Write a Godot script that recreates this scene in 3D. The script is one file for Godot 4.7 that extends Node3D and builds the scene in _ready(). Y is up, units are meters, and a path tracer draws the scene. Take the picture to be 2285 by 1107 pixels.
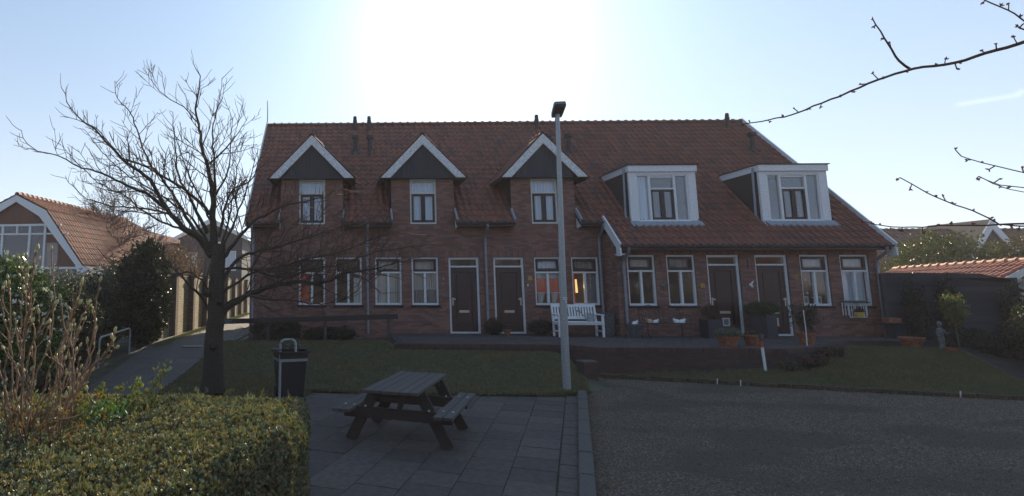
extends Node3D
# A row of brick dwellings seen against the sun. y = 0 is the terrace at the front doors, z = 0 the left facade, x runs to the right.

const EYE := Vector3(0, 1.437, 18.522)
var rng := RandomNumberGenerator.new()
var M := {}
var taken := {}

class Mb:
	var v := PackedVector3Array()
	var n := PackedVector3Array()
	var c := PackedColorArray()
	var k := Color.WHITE
	func tri(a: Vector3, b: Vector3, d: Vector3) -> void:
		var nn := (b - a).cross(d - a).normalized()
		v.append(a); v.append(d); v.append(b)
		n.append(nn); n.append(nn); n.append(nn)
		c.append(k); c.append(k); c.append(k)
	func quad(a: Vector3, b: Vector3, d: Vector3, e: Vector3) -> void:
		tri(a, b, d); tri(a, d, e)
	func strip(a: Vector3, b: Vector3, d: Vector3, e: Vector3, na: Vector3, nb: Vector3, nd: Vector3, ne: Vector3) -> void:
		for q in [[a, na], [d, nd], [b, nb], [a, na], [e, ne], [d, nd]]:
			v.append(q[0]); n.append(q[1]); c.append(k)
	func box(a: Vector3, b: Vector3) -> void:
		obox(Transform3D(Basis(), (a + b) / 2.0), b - a)
	func obox(t: Transform3D, s: Vector3) -> void:
		var h := s / 2.0
		var p := []
		for i in 8:
			p.append(t * Vector3(h.x if i & 1 else -h.x, h.y if i & 2 else -h.y, h.z if i & 4 else -h.z))
		quad(p[4], p[5], p[7], p[6]); quad(p[1], p[0], p[2], p[3])
		quad(p[5], p[1], p[3], p[7]); quad(p[0], p[4], p[6], p[2])
		quad(p[6], p[7], p[3], p[2]); quad(p[0], p[1], p[5], p[4])
	func cham(t: Transform3D, s: Vector3, ch := 0.004) -> void:
		# a box with chamfered edges
		var h := s / 2.0
		var ax := [Vector3.RIGHT, Vector3.UP, Vector3.BACK]
		for i in 3:
			var j := (i + 1) % 3
			var l := (i + 2) % 3
			for sg in [-1.0, 1.0]:
				var o: Vector3 = ax[i] * h[i] * sg
				var u: Vector3 = ax[j] * (h[j] - ch)
				var w: Vector3 = ax[l] * (h[l] - ch)
				if sg > 0: quad(t * (o - u - w), t * (o + u - w), t * (o + u + w), t * (o - u + w))
				else: quad(t * (o - u - w), t * (o - u + w), t * (o + u + w), t * (o + u - w))
			for sj in [-1.0, 1.0]:
				for sl in [-1.0, 1.0]:
					var e: Vector3 = ax[i] * (h[i] - ch)
					var p1: Vector3 = ax[j] * h[j] * sj + ax[l] * (h[l] - ch) * sl
					var p2: Vector3 = ax[j] * (h[j] - ch) * sj + ax[l] * h[l] * sl
					if sj * sl > 0: quad(t * (p1 - e), t * (p1 + e), t * (p2 + e), t * (p2 - e))
					else: quad(t * (p1 + e), t * (p1 - e), t * (p2 - e), t * (p2 + e))
		for sx in [-1.0, 1.0]:
			for sy in [-1.0, 1.0]:
				for sz in [-1.0, 1.0]:
					var a := t * Vector3(h.x * sx, (h.y - ch) * sy, (h.z - ch) * sz)
					var b := t * Vector3((h.x - ch) * sx, h.y * sy, (h.z - ch) * sz)
					var d := t * Vector3((h.x - ch) * sx, (h.y - ch) * sy, h.z * sz)
					if sx * sy * sz > 0: tri(a, b, d)
					else: tri(b, a, d)
	func bar(a: Vector3, b: Vector3, w: float, d: float, ch := 0.0, up := Vector3.UP) -> void:
		# a beam from a to b, w across, d along "up"
		var z := (b - a).normalized()
		var x := up.cross(z).normalized() if absf(up.dot(z)) < 0.99 else Vector3.RIGHT
		var t := Transform3D(Basis(x, z.cross(x), z), (a + b) / 2.0)
		if ch > 0.0: cham(t, Vector3(w, d, a.distance_to(b)), ch)
		else: obox(t, Vector3(w, d, a.distance_to(b)))
	func tube(p: PackedVector3Array, r: PackedFloat32Array, seg := 8, caps := true) -> void:
		var m := p.size()
		if m < 2: return
		var side := Vector3.ZERO
		var pr := []
		var nr := []
		for i in m:
			var d := (p[mini(i + 1, m - 1)] - p[maxi(i - 1, 0)]).normalized()
			if side == Vector3.ZERO: side = d.cross(Vector3.UP if absf(d.y) < 0.9 else Vector3.RIGHT).normalized()
			side = (side - d * side.dot(d)).normalized()
			var up := d.cross(side)
			var ring := PackedVector3Array()
			var rn := PackedVector3Array()
			for s in seg:
				var a := TAU * s / seg
				var o := side * cos(a) + up * sin(a)
				rn.append(o); ring.append(p[i] + o * r[i])
			if i > 0:
				for s in seg:
					var q := (s + 1) % seg
					strip(pr[s], pr[q], ring[q], ring[s], nr[s], nr[q], rn[q], rn[s])
			if caps and (i == 0 or i == m - 1):
				for s in range(1, seg - 1):
					if i == 0: tri(ring[0], ring[s + 1], ring[s])
					else: tri(ring[0], ring[s], ring[s + 1])
			pr = Array(ring); nr = Array(rn)
	func lathe(t: Transform3D, prof: Array, seg := 16, squash := 1.0) -> void:
		for i in prof.size() - 1:
			var a: Vector2 = prof[i]
			var b: Vector2 = prof[i + 1]
			var dn := Vector2(b.y - a.y, a.x - b.x).normalized()
			for s in seg:
				var f := TAU * s / seg
				var g := TAU * (s + 1) / seg
				var cf := Vector3(cos(f), 0, sin(f) * squash)
				var cg := Vector3(cos(g), 0, sin(g) * squash)
				var up := Vector3.UP
				strip(t * (cf * a.x + up * a.y), t * (cf * b.x + up * b.y), t * (cg * b.x + up * b.y), t * (cg * a.x + up * a.y),
					t.basis * (cf * dn.x + up * dn.y), t.basis * (cf * dn.x + up * dn.y), t.basis * (cg * dn.x + up * dn.y), t.basis * (cg * dn.x + up * dn.y))
	func prism(poly: PackedVector2Array, t: Transform3D, depth: float) -> void:
		# polygon in x, y of t, from z = 0 to z = depth
		var q := poly
		if Geometry2D.is_polygon_clockwise(q): q.reverse()
		var ix := Geometry2D.triangulate_polygon(q)
		for i in range(0, ix.size(), 3):
			var a := q[ix[i]]
			var b := q[ix[i + 1]]
			var d := q[ix[i + 2]]
			if (b - a).cross(d - a) < 0:
				var e := b
				b = d; d = e
			tri(t * Vector3(a.x, a.y, depth), t * Vector3(b.x, b.y, depth), t * Vector3(d.x, d.y, depth))
			tri(t * Vector3(a.x, a.y, 0), t * Vector3(d.x, d.y, 0), t * Vector3(b.x, b.y, 0))
		for i in q.size():
			var a := q[i]
			var b := q[(i + 1) % q.size()]
			quad(t * Vector3(a.x, a.y, 0), t * Vector3(b.x, b.y, 0), t * Vector3(b.x, b.y, depth), t * Vector3(a.x, a.y, depth))
	func stamp(tv: PackedVector3Array, tn: PackedVector3Array, t: Transform3D, nb: Basis, col: Color) -> void:
		v.append_array(t * tv)
		n.append_array(Transform3D(nb, Vector3.ZERO) * tn)
		var cc := PackedColorArray()
		cc.resize(tv.size()); cc.fill(col)
		c.append_array(cc)
	func mesh() -> ArrayMesh:
		var a := []
		a.resize(Mesh.ARRAY_MAX)
		a[Mesh.ARRAY_VERTEX] = v; a[Mesh.ARRAY_NORMAL] = n; a[Mesh.ARRAY_COLOR] = c
		var m := ArrayMesh.new()
		m.add_surface_from_arrays(Mesh.PRIMITIVE_TRIANGLES, a)
		return m

func numbered(called: String) -> String:
	taken[called] = taken.get(called, -1) + 1
	return called if taken[called] == 0 else "%s_%03d" % [called, taken[called]]

func thing(called: String, label: String, category: String, at := Vector3.ZERO, turn := 0.0, group := "") -> Node3D:
	var o := Node3D.new()
	o.name = numbered(called)
	add_child(o)
	o.position = at
	o.rotation.y = turn
	tag(o, label, category, group)
	return o

func tag(o: Node, label: String, category := "", group := "", kind := "") -> Node:
	if label: o.set_meta("label", label)
	if category: o.set_meta("category", category)
	if group: o.set_meta("group", group)
	if kind: o.set_meta("kind", kind)
	return o

func part(parent: Node, called: String, mb, mat: Material, label := "") -> MeshInstance3D:
	var o := MeshInstance3D.new()
	o.name = called
	o.mesh = mb.mesh() if mb is Mb else mb
	o.material_override = mat
	parent.add_child(o, true)
	if label: o.set_meta("label", label)
	return o

func node(parent: Node, called: String, at := Vector3.ZERO) -> Node3D:
	var o := Node3D.new()
	o.name = called
	parent.add_child(o, true)
	o.position = at
	return o

func structure(called: String, mb: Mb, mat: Material) -> MeshInstance3D:
	var o := part(self, called, mb, mat)
	o.set_meta("kind", "structure")
	return o

func copies(parent: Node, called: String, m: Mesh, mat: Material, where: Array, cols: Array, stuff := true) -> MultiMeshInstance3D:
	var mm := MultiMesh.new()
	mm.transform_format = MultiMesh.TRANSFORM_3D
	mm.use_colors = true
	mm.mesh = m
	mm.instance_count = where.size()
	for i in where.size():
		mm.set_instance_transform(i, where[i])
		mm.set_instance_color(i, cols[i % cols.size()] if cols else Color.WHITE)
	var o := MultiMeshInstance3D.new()
	o.name = called
	o.multimesh = mm
	o.material_override = mat
	parent.add_child(o, true)
	if stuff: o.set_meta("kind", "stuff")
	return o

# ---- procedural textures and materials
func noise_tex(kind: int, freq: float, lo: float, hi: float, size := 512, seed_ := 1, octaves := 4, stretch := Vector2(1, 1), gain := 0.5) -> ImageTexture:
	var f := FastNoiseLite.new()
	f.noise_type = kind
	f.seed = seed_
	f.frequency = freq
	f.fractal_type = FastNoiseLite.FRACTAL_FBM
	f.fractal_octaves = octaves
	f.fractal_gain = gain
	var im := f.get_seamless_image(int(size * stretch.x), int(size * stretch.y))
	im.resize(size, size)
	var g := PackedByteArray()
	g.resize(size * size)
	im.convert(Image.FORMAT_L8)
	var d := im.get_data()
	for i in d.size():
		g[i] = int(255.0 * clampf(lerpf(lo, hi, d[i] / 255.0), 0.0, 1.0))
	return ImageTexture.create_from_image(Image.create_from_data(size, size, false, Image.FORMAT_L8, g))

func mat(key: String, col: Color, rough := 0.8, tex: Texture2D = null, scale := 1.0, bump: Texture2D = null, depth := 0.0, vertex := false, metal := 0.0) -> StandardMaterial3D:
	var m := StandardMaterial3D.new()
	m.resource_name = key
	m.albedo_color = col.linear_to_srgb()
	m.roughness = rough
	m.metallic = metal
	m.vertex_color_use_as_albedo = vertex
	m.uv1_triplanar = true
	m.uv1_world_triplanar = true
	m.uv1_scale = Vector3.ONE * scale
	if tex: m.albedo_texture = tex
	if bump:
		m.heightmap_enabled = true
		m.heightmap_texture = bump
		m.heightmap_scale = depth
	m.cull_mode = BaseMaterial3D.CULL_DISABLED
	M[key] = m
	return m

func glass(key: String, col: Color, alpha: float) -> void:
	var m := StandardMaterial3D.new()
	m.resource_name = key
	var s := col.linear_to_srgb()
	m.albedo_color = Color(s.r, s.g, s.b, alpha)
	m.roughness = 0.02
	m.metallic_specular = 1.0   # coated double glazing
	m.transparency = BaseMaterial3D.TRANSPARENCY_ALPHA
	M[key] = m

func leafy(key: String, col: Color, rough := 0.45, back := 0.5) -> void:
	var m := mat(key, col, rough, null, 1.0, null, 0.0, true)
	m.backlight_enabled = true
	m.backlight = Color(back, back * 1.05, back * 0.5)

func materials() -> void:
	var fine := noise_tex(FastNoiseLite.TYPE_SIMPLEX, 0.08, 0.6, 1.05, 512, 3, 4, Vector2.ONE, 0.7)
	var mott := noise_tex(FastNoiseLite.TYPE_SIMPLEX, 0.012, 0.45, 1.15, 512, 5, 5, Vector2.ONE, 0.6)
	var wood := noise_tex(FastNoiseLite.TYPE_SIMPLEX, 0.02, 0.5, 1.1, 512, 9, 4, Vector2(1, 6), 0.6)
	var rough := noise_tex(FastNoiseLite.TYPE_CELLULAR, 0.05, 0.2, 1.0, 512, 11, 3, Vector2.ONE, 0.6)
	var grit := noise_tex(FastNoiseLite.TYPE_CELLULAR, 0.09, 0.25, 1.25, 1024, 13, 2, Vector2.ONE, 0.7)
	var soft := noise_tex(FastNoiseLite.TYPE_SIMPLEX, 0.03, 0.8, 1.04, 512, 21, 3, Vector2.ONE, 0.5)
	var stain := noise_tex(FastNoiseLite.TYPE_SIMPLEX, 0.02, 0.74, 1.08, 512, 25, 5, Vector2.ONE, 0.65)
	mat("brick", Color.WHITE, 0.9, fine, 3.0, rough, 0.25, true)
	mat("mortar", Color(0.2, 0.165, 0.14), 0.95, fine, 4.0)
	mat("old_mortar", Color(0.085, 0.066, 0.056), 0.95, fine, 4.0)
	mat("tile", Color.WHITE, 0.72, stain, 2.2, rough, 0.12, true)
	mat("white_paint", Color(0.84, 0.83, 0.8), 0.45, soft, 1.3)
	mat("stained_paint", Color(0.76, 0.75, 0.71), 0.6, stain, 0.9)
	mat("cream_paint", Color(0.72, 0.7, 0.62), 0.5, soft, 1.0)
	mat("dark_wood", Color(0.05, 0.026, 0.022), 0.45, wood, 1.2)
	mat("door_wood", Color(0.07, 0.032, 0.025), 0.4, wood, 1.0)
	mat("red_board", Color(0.2, 0.075, 0.05), 0.7, wood, 1.4)
	mat("black_board", Color(0.033, 0.045, 0.06), 0.7, wood, 1.4)
	mat("shingle", Color(0.032, 0.033, 0.038), 0.85, fine, 2.0)
	mat("zinc", Color(0.3, 0.33, 0.36), 0.5, stain, 1.5, null, 0.0, false, 0.35)
	mat("lead", Color(0.33, 0.36, 0.38), 0.6, stain, 2.0)
	mat("gutter_grey", Color(0.13, 0.12, 0.12), 0.6, mott, 1.2)
	mat("galvanised", Color(0.42, 0.43, 0.42), 0.5, stain, 2.4, null, 0.0, false, 0.45)
	mat("lantern_grey", Color(0.12, 0.12, 0.12), 0.5)
	mat("flue_black", Color(0.03, 0.03, 0.032), 0.6, fine, 2.0)
	mat("concrete", Color(0.155, 0.135, 0.113), 0.9, grit, 1.2, rough, 0.2)
	mat("slab", Color.WHITE, 0.85, stain, 0.7, grit, 0.12, true)
	mat("path_concrete", Color(0.1, 0.085, 0.072), 0.9, mott, 0.35, rough, 0.2)
	mat("terrace_brick", Color(0.1, 0.08, 0.075), 0.9, grit, 0.8, rough, 0.4)
	mat("gravel", Color(0.185, 0.136, 0.096), 0.95, grit, 1.3, grit, 1.2)
	mat("soil", Color(0.055, 0.042, 0.032), 1.0, grit, 1.5, rough, 1.0)
	mat("turf", Color(0.088, 0.085, 0.037), 1.0, mott, 0.6, rough, 0.6)
	mat("field", Color(0.09, 0.095, 0.05), 1.0, mott, 0.1)
	mat("bark", Color(0.17, 0.14, 0.105), 0.95, rough, 2.2, rough, 1.2, true)
	mat("twig", Color.WHITE, 0.8, null, 1.0, null, 0.0, true)
	M.twig.metallic_specular = 0.3
	mat("table_plank", Color(0.105, 0.09, 0.08), 0.8, wood, 1.5, fine, 0.08)
	mat("table_frame", Color(0.05, 0.033, 0.027), 0.85, wood, 1.5)
	mat("rail_wood", Color(0.055, 0.045, 0.04), 0.85, wood, 1.2)
	mat("post_wood", Color(0.12, 0.1, 0.09), 0.85, wood, 1.2)
	mat("bin_plastic", Color(0.016, 0.016, 0.02), 0.45, soft, 2.0)
	mat("terracotta", Color(0.4, 0.135, 0.06), 0.85, mott, 2.5)
	mat("dark_pot", Color(0.035, 0.035, 0.045), 0.5, soft, 2.0)
	mat("grey_pot", Color(0.1, 0.1, 0.11), 0.7, mott, 2.0)
	mat("fence_board", Color.WHITE, 0.85, wood, 1.0, null, 0.0, true)
	mat("iron", Color(0.02, 0.018, 0.018), 0.6, null, 1.0)
	mat("brass", Color(0.62, 0.5, 0.36), 0.4, null, 1.0, null, 0.0, false, 0.5)
	mat("bolt", Color(0.6, 0.6, 0.58), 0.35, null, 1.0, null, 0.0, false, 0.6)
	mat("plastic_white", Color(0.7, 0.7, 0.68), 0.4)
	mat("cat_white", Color(0.75, 0.75, 0.72), 0.5)
	mat("cat_tan", Color(0.5, 0.36, 0.2), 0.6)
	mat("yellow", Color(0.62, 0.36, 0.05), 0.5, soft, 3.0)
	mat("dull_yellow", Color(0.3, 0.25, 0.06), 0.6, soft, 3.0)
	mat("black_print", Color(0.03, 0.02, 0.015), 0.6)
	mat("red", Color(0.5, 0.05, 0.04), 0.5)
	mat("pot_yellow", Color(0.62, 0.42, 0.08), 0.5)
	mat("plaster", Color(0.2, 0.15, 0.11), 0.95)
	mat("dark_room", Color(0.07, 0.06, 0.055), 0.95)
	mat("floor_board", Color(0.12, 0.08, 0.05), 0.6)
	mat("rendered_wall", Color(0.6, 0.57, 0.5), 0.9, mott, 0.5)
	mat("orange_cloth", Color(0.7, 0.12, 0.055), 0.9, soft, 4.0)
	mat("lace", Color(0.6, 0.6, 0.55), 0.9, fine, 6.0)
	mat("net", Color(0.6, 0.66, 0.72), 0.95, soft, 2.0)
	mat("blind", Color(0.6, 0.57, 0.5), 0.8, soft, 2.0)
	mat("grey_cloth", Color(0.2, 0.2, 0.2), 0.9, soft, 2.0)
	mat("stone_figure", Color(0.22, 0.2, 0.19), 0.9, mott, 3.0)
	mat("pebble", Color.WHITE, 0.8, null, 1.0, null, 0.0, true)
	glass("plain_pane", Color(0.9, 0.93, 0.93), 0.01)
	M.plain_pane.metallic_specular = 0.5
	glass("pane", Color(0.92, 0.95, 0.95), 0.01)
	leafy("leaf", Color.WHITE, 0.45, 0.75)
	leafy("leaf_gloss", Color.WHITE, 0.3, 0.7)
	leafy("hedge_leaf", Color.WHITE, 0.45, 0.6)
	leafy("blade", Color.WHITE, 0.6, 0.5)
	leafy("petal", Color.WHITE, 0.6, 0.6)

func ground_h(x: float, z: float) -> float:
	# the garden falls from the house to the paved yard and the gravel
	var edge := clampf(4.45 + (x - 5.85) * 0.385, 4.45, 7.2)
	var z1 := lerpf(7.2, edge, smoothstep(4.9, 5.8, x))
	var z0 := lerpf(1.0, 2.6, smoothstep(-1.0, 1.5, x)) + 0.6 * smoothstep(9.0, 12.0, x)
	return lerpf(-0.15, -0.66, smoothstep(z0, z1, z))

func sheet(poly: PackedVector2Array, cell: float, lift: float, warp := 0.0) -> Mb:
	# a patch of ground inside the outline, following the fall of the land
	var mb := Mb.new()
	var r := Rect2(poly[0], Vector2.ZERO)
	for p in poly: r = r.expand(p)
	var nx := int(ceil(r.size.x / cell))
	var nz := int(ceil(r.size.y / cell))
	for i in nx:
		for j in nz:
			var x := r.position.x + i * cell
			var z := r.position.y + j * cell
			if Geometry2D.is_point_in_polygon(Vector2(x + cell / 2, z + cell / 2), poly):
				var q := []
				for d in [Vector2(0, 0), Vector2(0, cell), Vector2(cell, cell), Vector2(cell, 0)]:
					var px: float = x + d.x
					var pz: float = z + d.y
					q.append(Vector3(px, ground_h(px, pz) + lift + warp * sin(px * 7.1 + pz * 3.3) * sin(pz * 5.7 - px * 2.1), pz))
				mb.quad(q[0], q[1], q[2], q[3])
	return mb

func random_in(poly: PackedVector2Array) -> Vector2:
	var r := Rect2(poly[0], Vector2.ZERO)
	for p in poly: r = r.expand(p)
	while true:
		var q := Vector2(rng.randf_range(r.position.x, r.end.x), rng.randf_range(r.position.y, r.end.y))
		if Geometry2D.is_point_in_polygon(q, poly): return q
	return Vector2.ZERO

func camera_sky_sun() -> void:
	var cam := Camera3D.new()
	cam.name = "camera"
	add_child(cam)
	cam.transform = Transform3D(Basis(Vector3.UP, deg_to_rad(1.671)) * Basis(Vector3.RIGHT, deg_to_rad(7.726)), EYE)
	var near := 0.05
	cam.set_frustum(near * 1107.0 / 1300.0, Vector2(1142.5 - 727.39, 463.82 - 553.5) / 1300.0 * near, near, 1500.0)
	cam.current = true
	var az := deg_to_rad(13.0)
	var el := deg_to_rad(24.5)
	var to_sun := Vector3(sin(az) * cos(el), sin(el), -cos(az) * cos(el))
	var sun := DirectionalLight3D.new()
	sun.name = "sun"
	add_child(sun)
	sun.basis = Basis.looking_at(-to_sun)
	sun.light_energy = 1.6
	sun.light_color = Color(1.0, 0.93, 0.82)
	sun.light_angular_distance = 0.53
	sun.shadow_enabled = true
	# a clear early-spring sky, pale towards the horizon and white round the sun
	var w := 512
	var h := 256
	var im := Image.create(w, h, false, Image.FORMAT_RGBF)
	for j in h:
		var phi := PI * (0.5 - (j + 0.5) / h)
		for i in w:
			var th := TAU * (i + 0.5) / w
			var d := Vector3(sin(th) * cos(phi), sin(phi), -cos(th) * cos(phi))
			var up := maxf(d.y, 0.0)
			var g := rad_to_deg(d.angle_to(to_sun))
			var c := Vector3(0.155, 0.255, 0.43).lerp(Vector3(0.65, 0.75, 0.82).lerp(Vector3(0.41, 0.56, 0.78), smoothstep(55.0, 125.0, g)), pow(1.0 - up, 3.4))
			c *= 0.96 + 0.32 * exp(-g / 45.0)
			c += Vector3(0.66, 0.76, 0.76) * 0.8 * exp(-g / 15.0)
			c += Vector3(1.0, 0.98, 0.94) * (1.6 * exp(-g / 3.6) + 2.5 * exp(-pow(g / 3.5, 2.0)))
			c *= 0.755
			if d.y < 0.0: c = c.lerp(Vector3(0.16, 0.15, 0.13), smoothstep(0.0, 0.06, -d.y))
			im.set_pixel(i, j, Color(c.x, c.y, c.z))
	im.resize(2048, 1024, Image.INTERPOLATE_BILINEAR)
	# a short vapour trail low on the right
	for s in 400:
		var f := s / 399.0
		var th := deg_to_rad(lerpf(46.6, 56.0, f))
		var phi := deg_to_rad(lerpf(12.1, 12.2, f))
		var x := int(th / TAU * 2048)
		var y := int((0.5 - phi / PI) * 1024)
		im.set_pixel(x, y, im.get_pixel(x, y - 4) * 1.12 + Color(0.06, 0.05, 0.03))
	var pano := PanoramaSkyMaterial.new()
	pano.panorama = ImageTexture.create_from_image(im)
	var sky := Sky.new()
	sky.sky_material = pano
	var env := Environment.new()
	env.background_mode = Environment.BG_SKY
	env.sky = sky
	env.tonemap_mode = Environment.TONE_MAPPER_LINEAR
	env.tonemap_exposure = 2.0
	env.fog_enabled = true   # thin fog added to lift the shade, standing in for lens glare
	env.fog_density = 0.0014
	env.fog_light_color = Color(0.95, 0.89, 0.86)
	env.sdfgi_enabled = true
	env.ssao_enabled = true
	env.ssil_enabled = true
	var we := WorldEnvironment.new()
	we.name = "surroundings"
	we.environment = env
	add_child(we)

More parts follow.
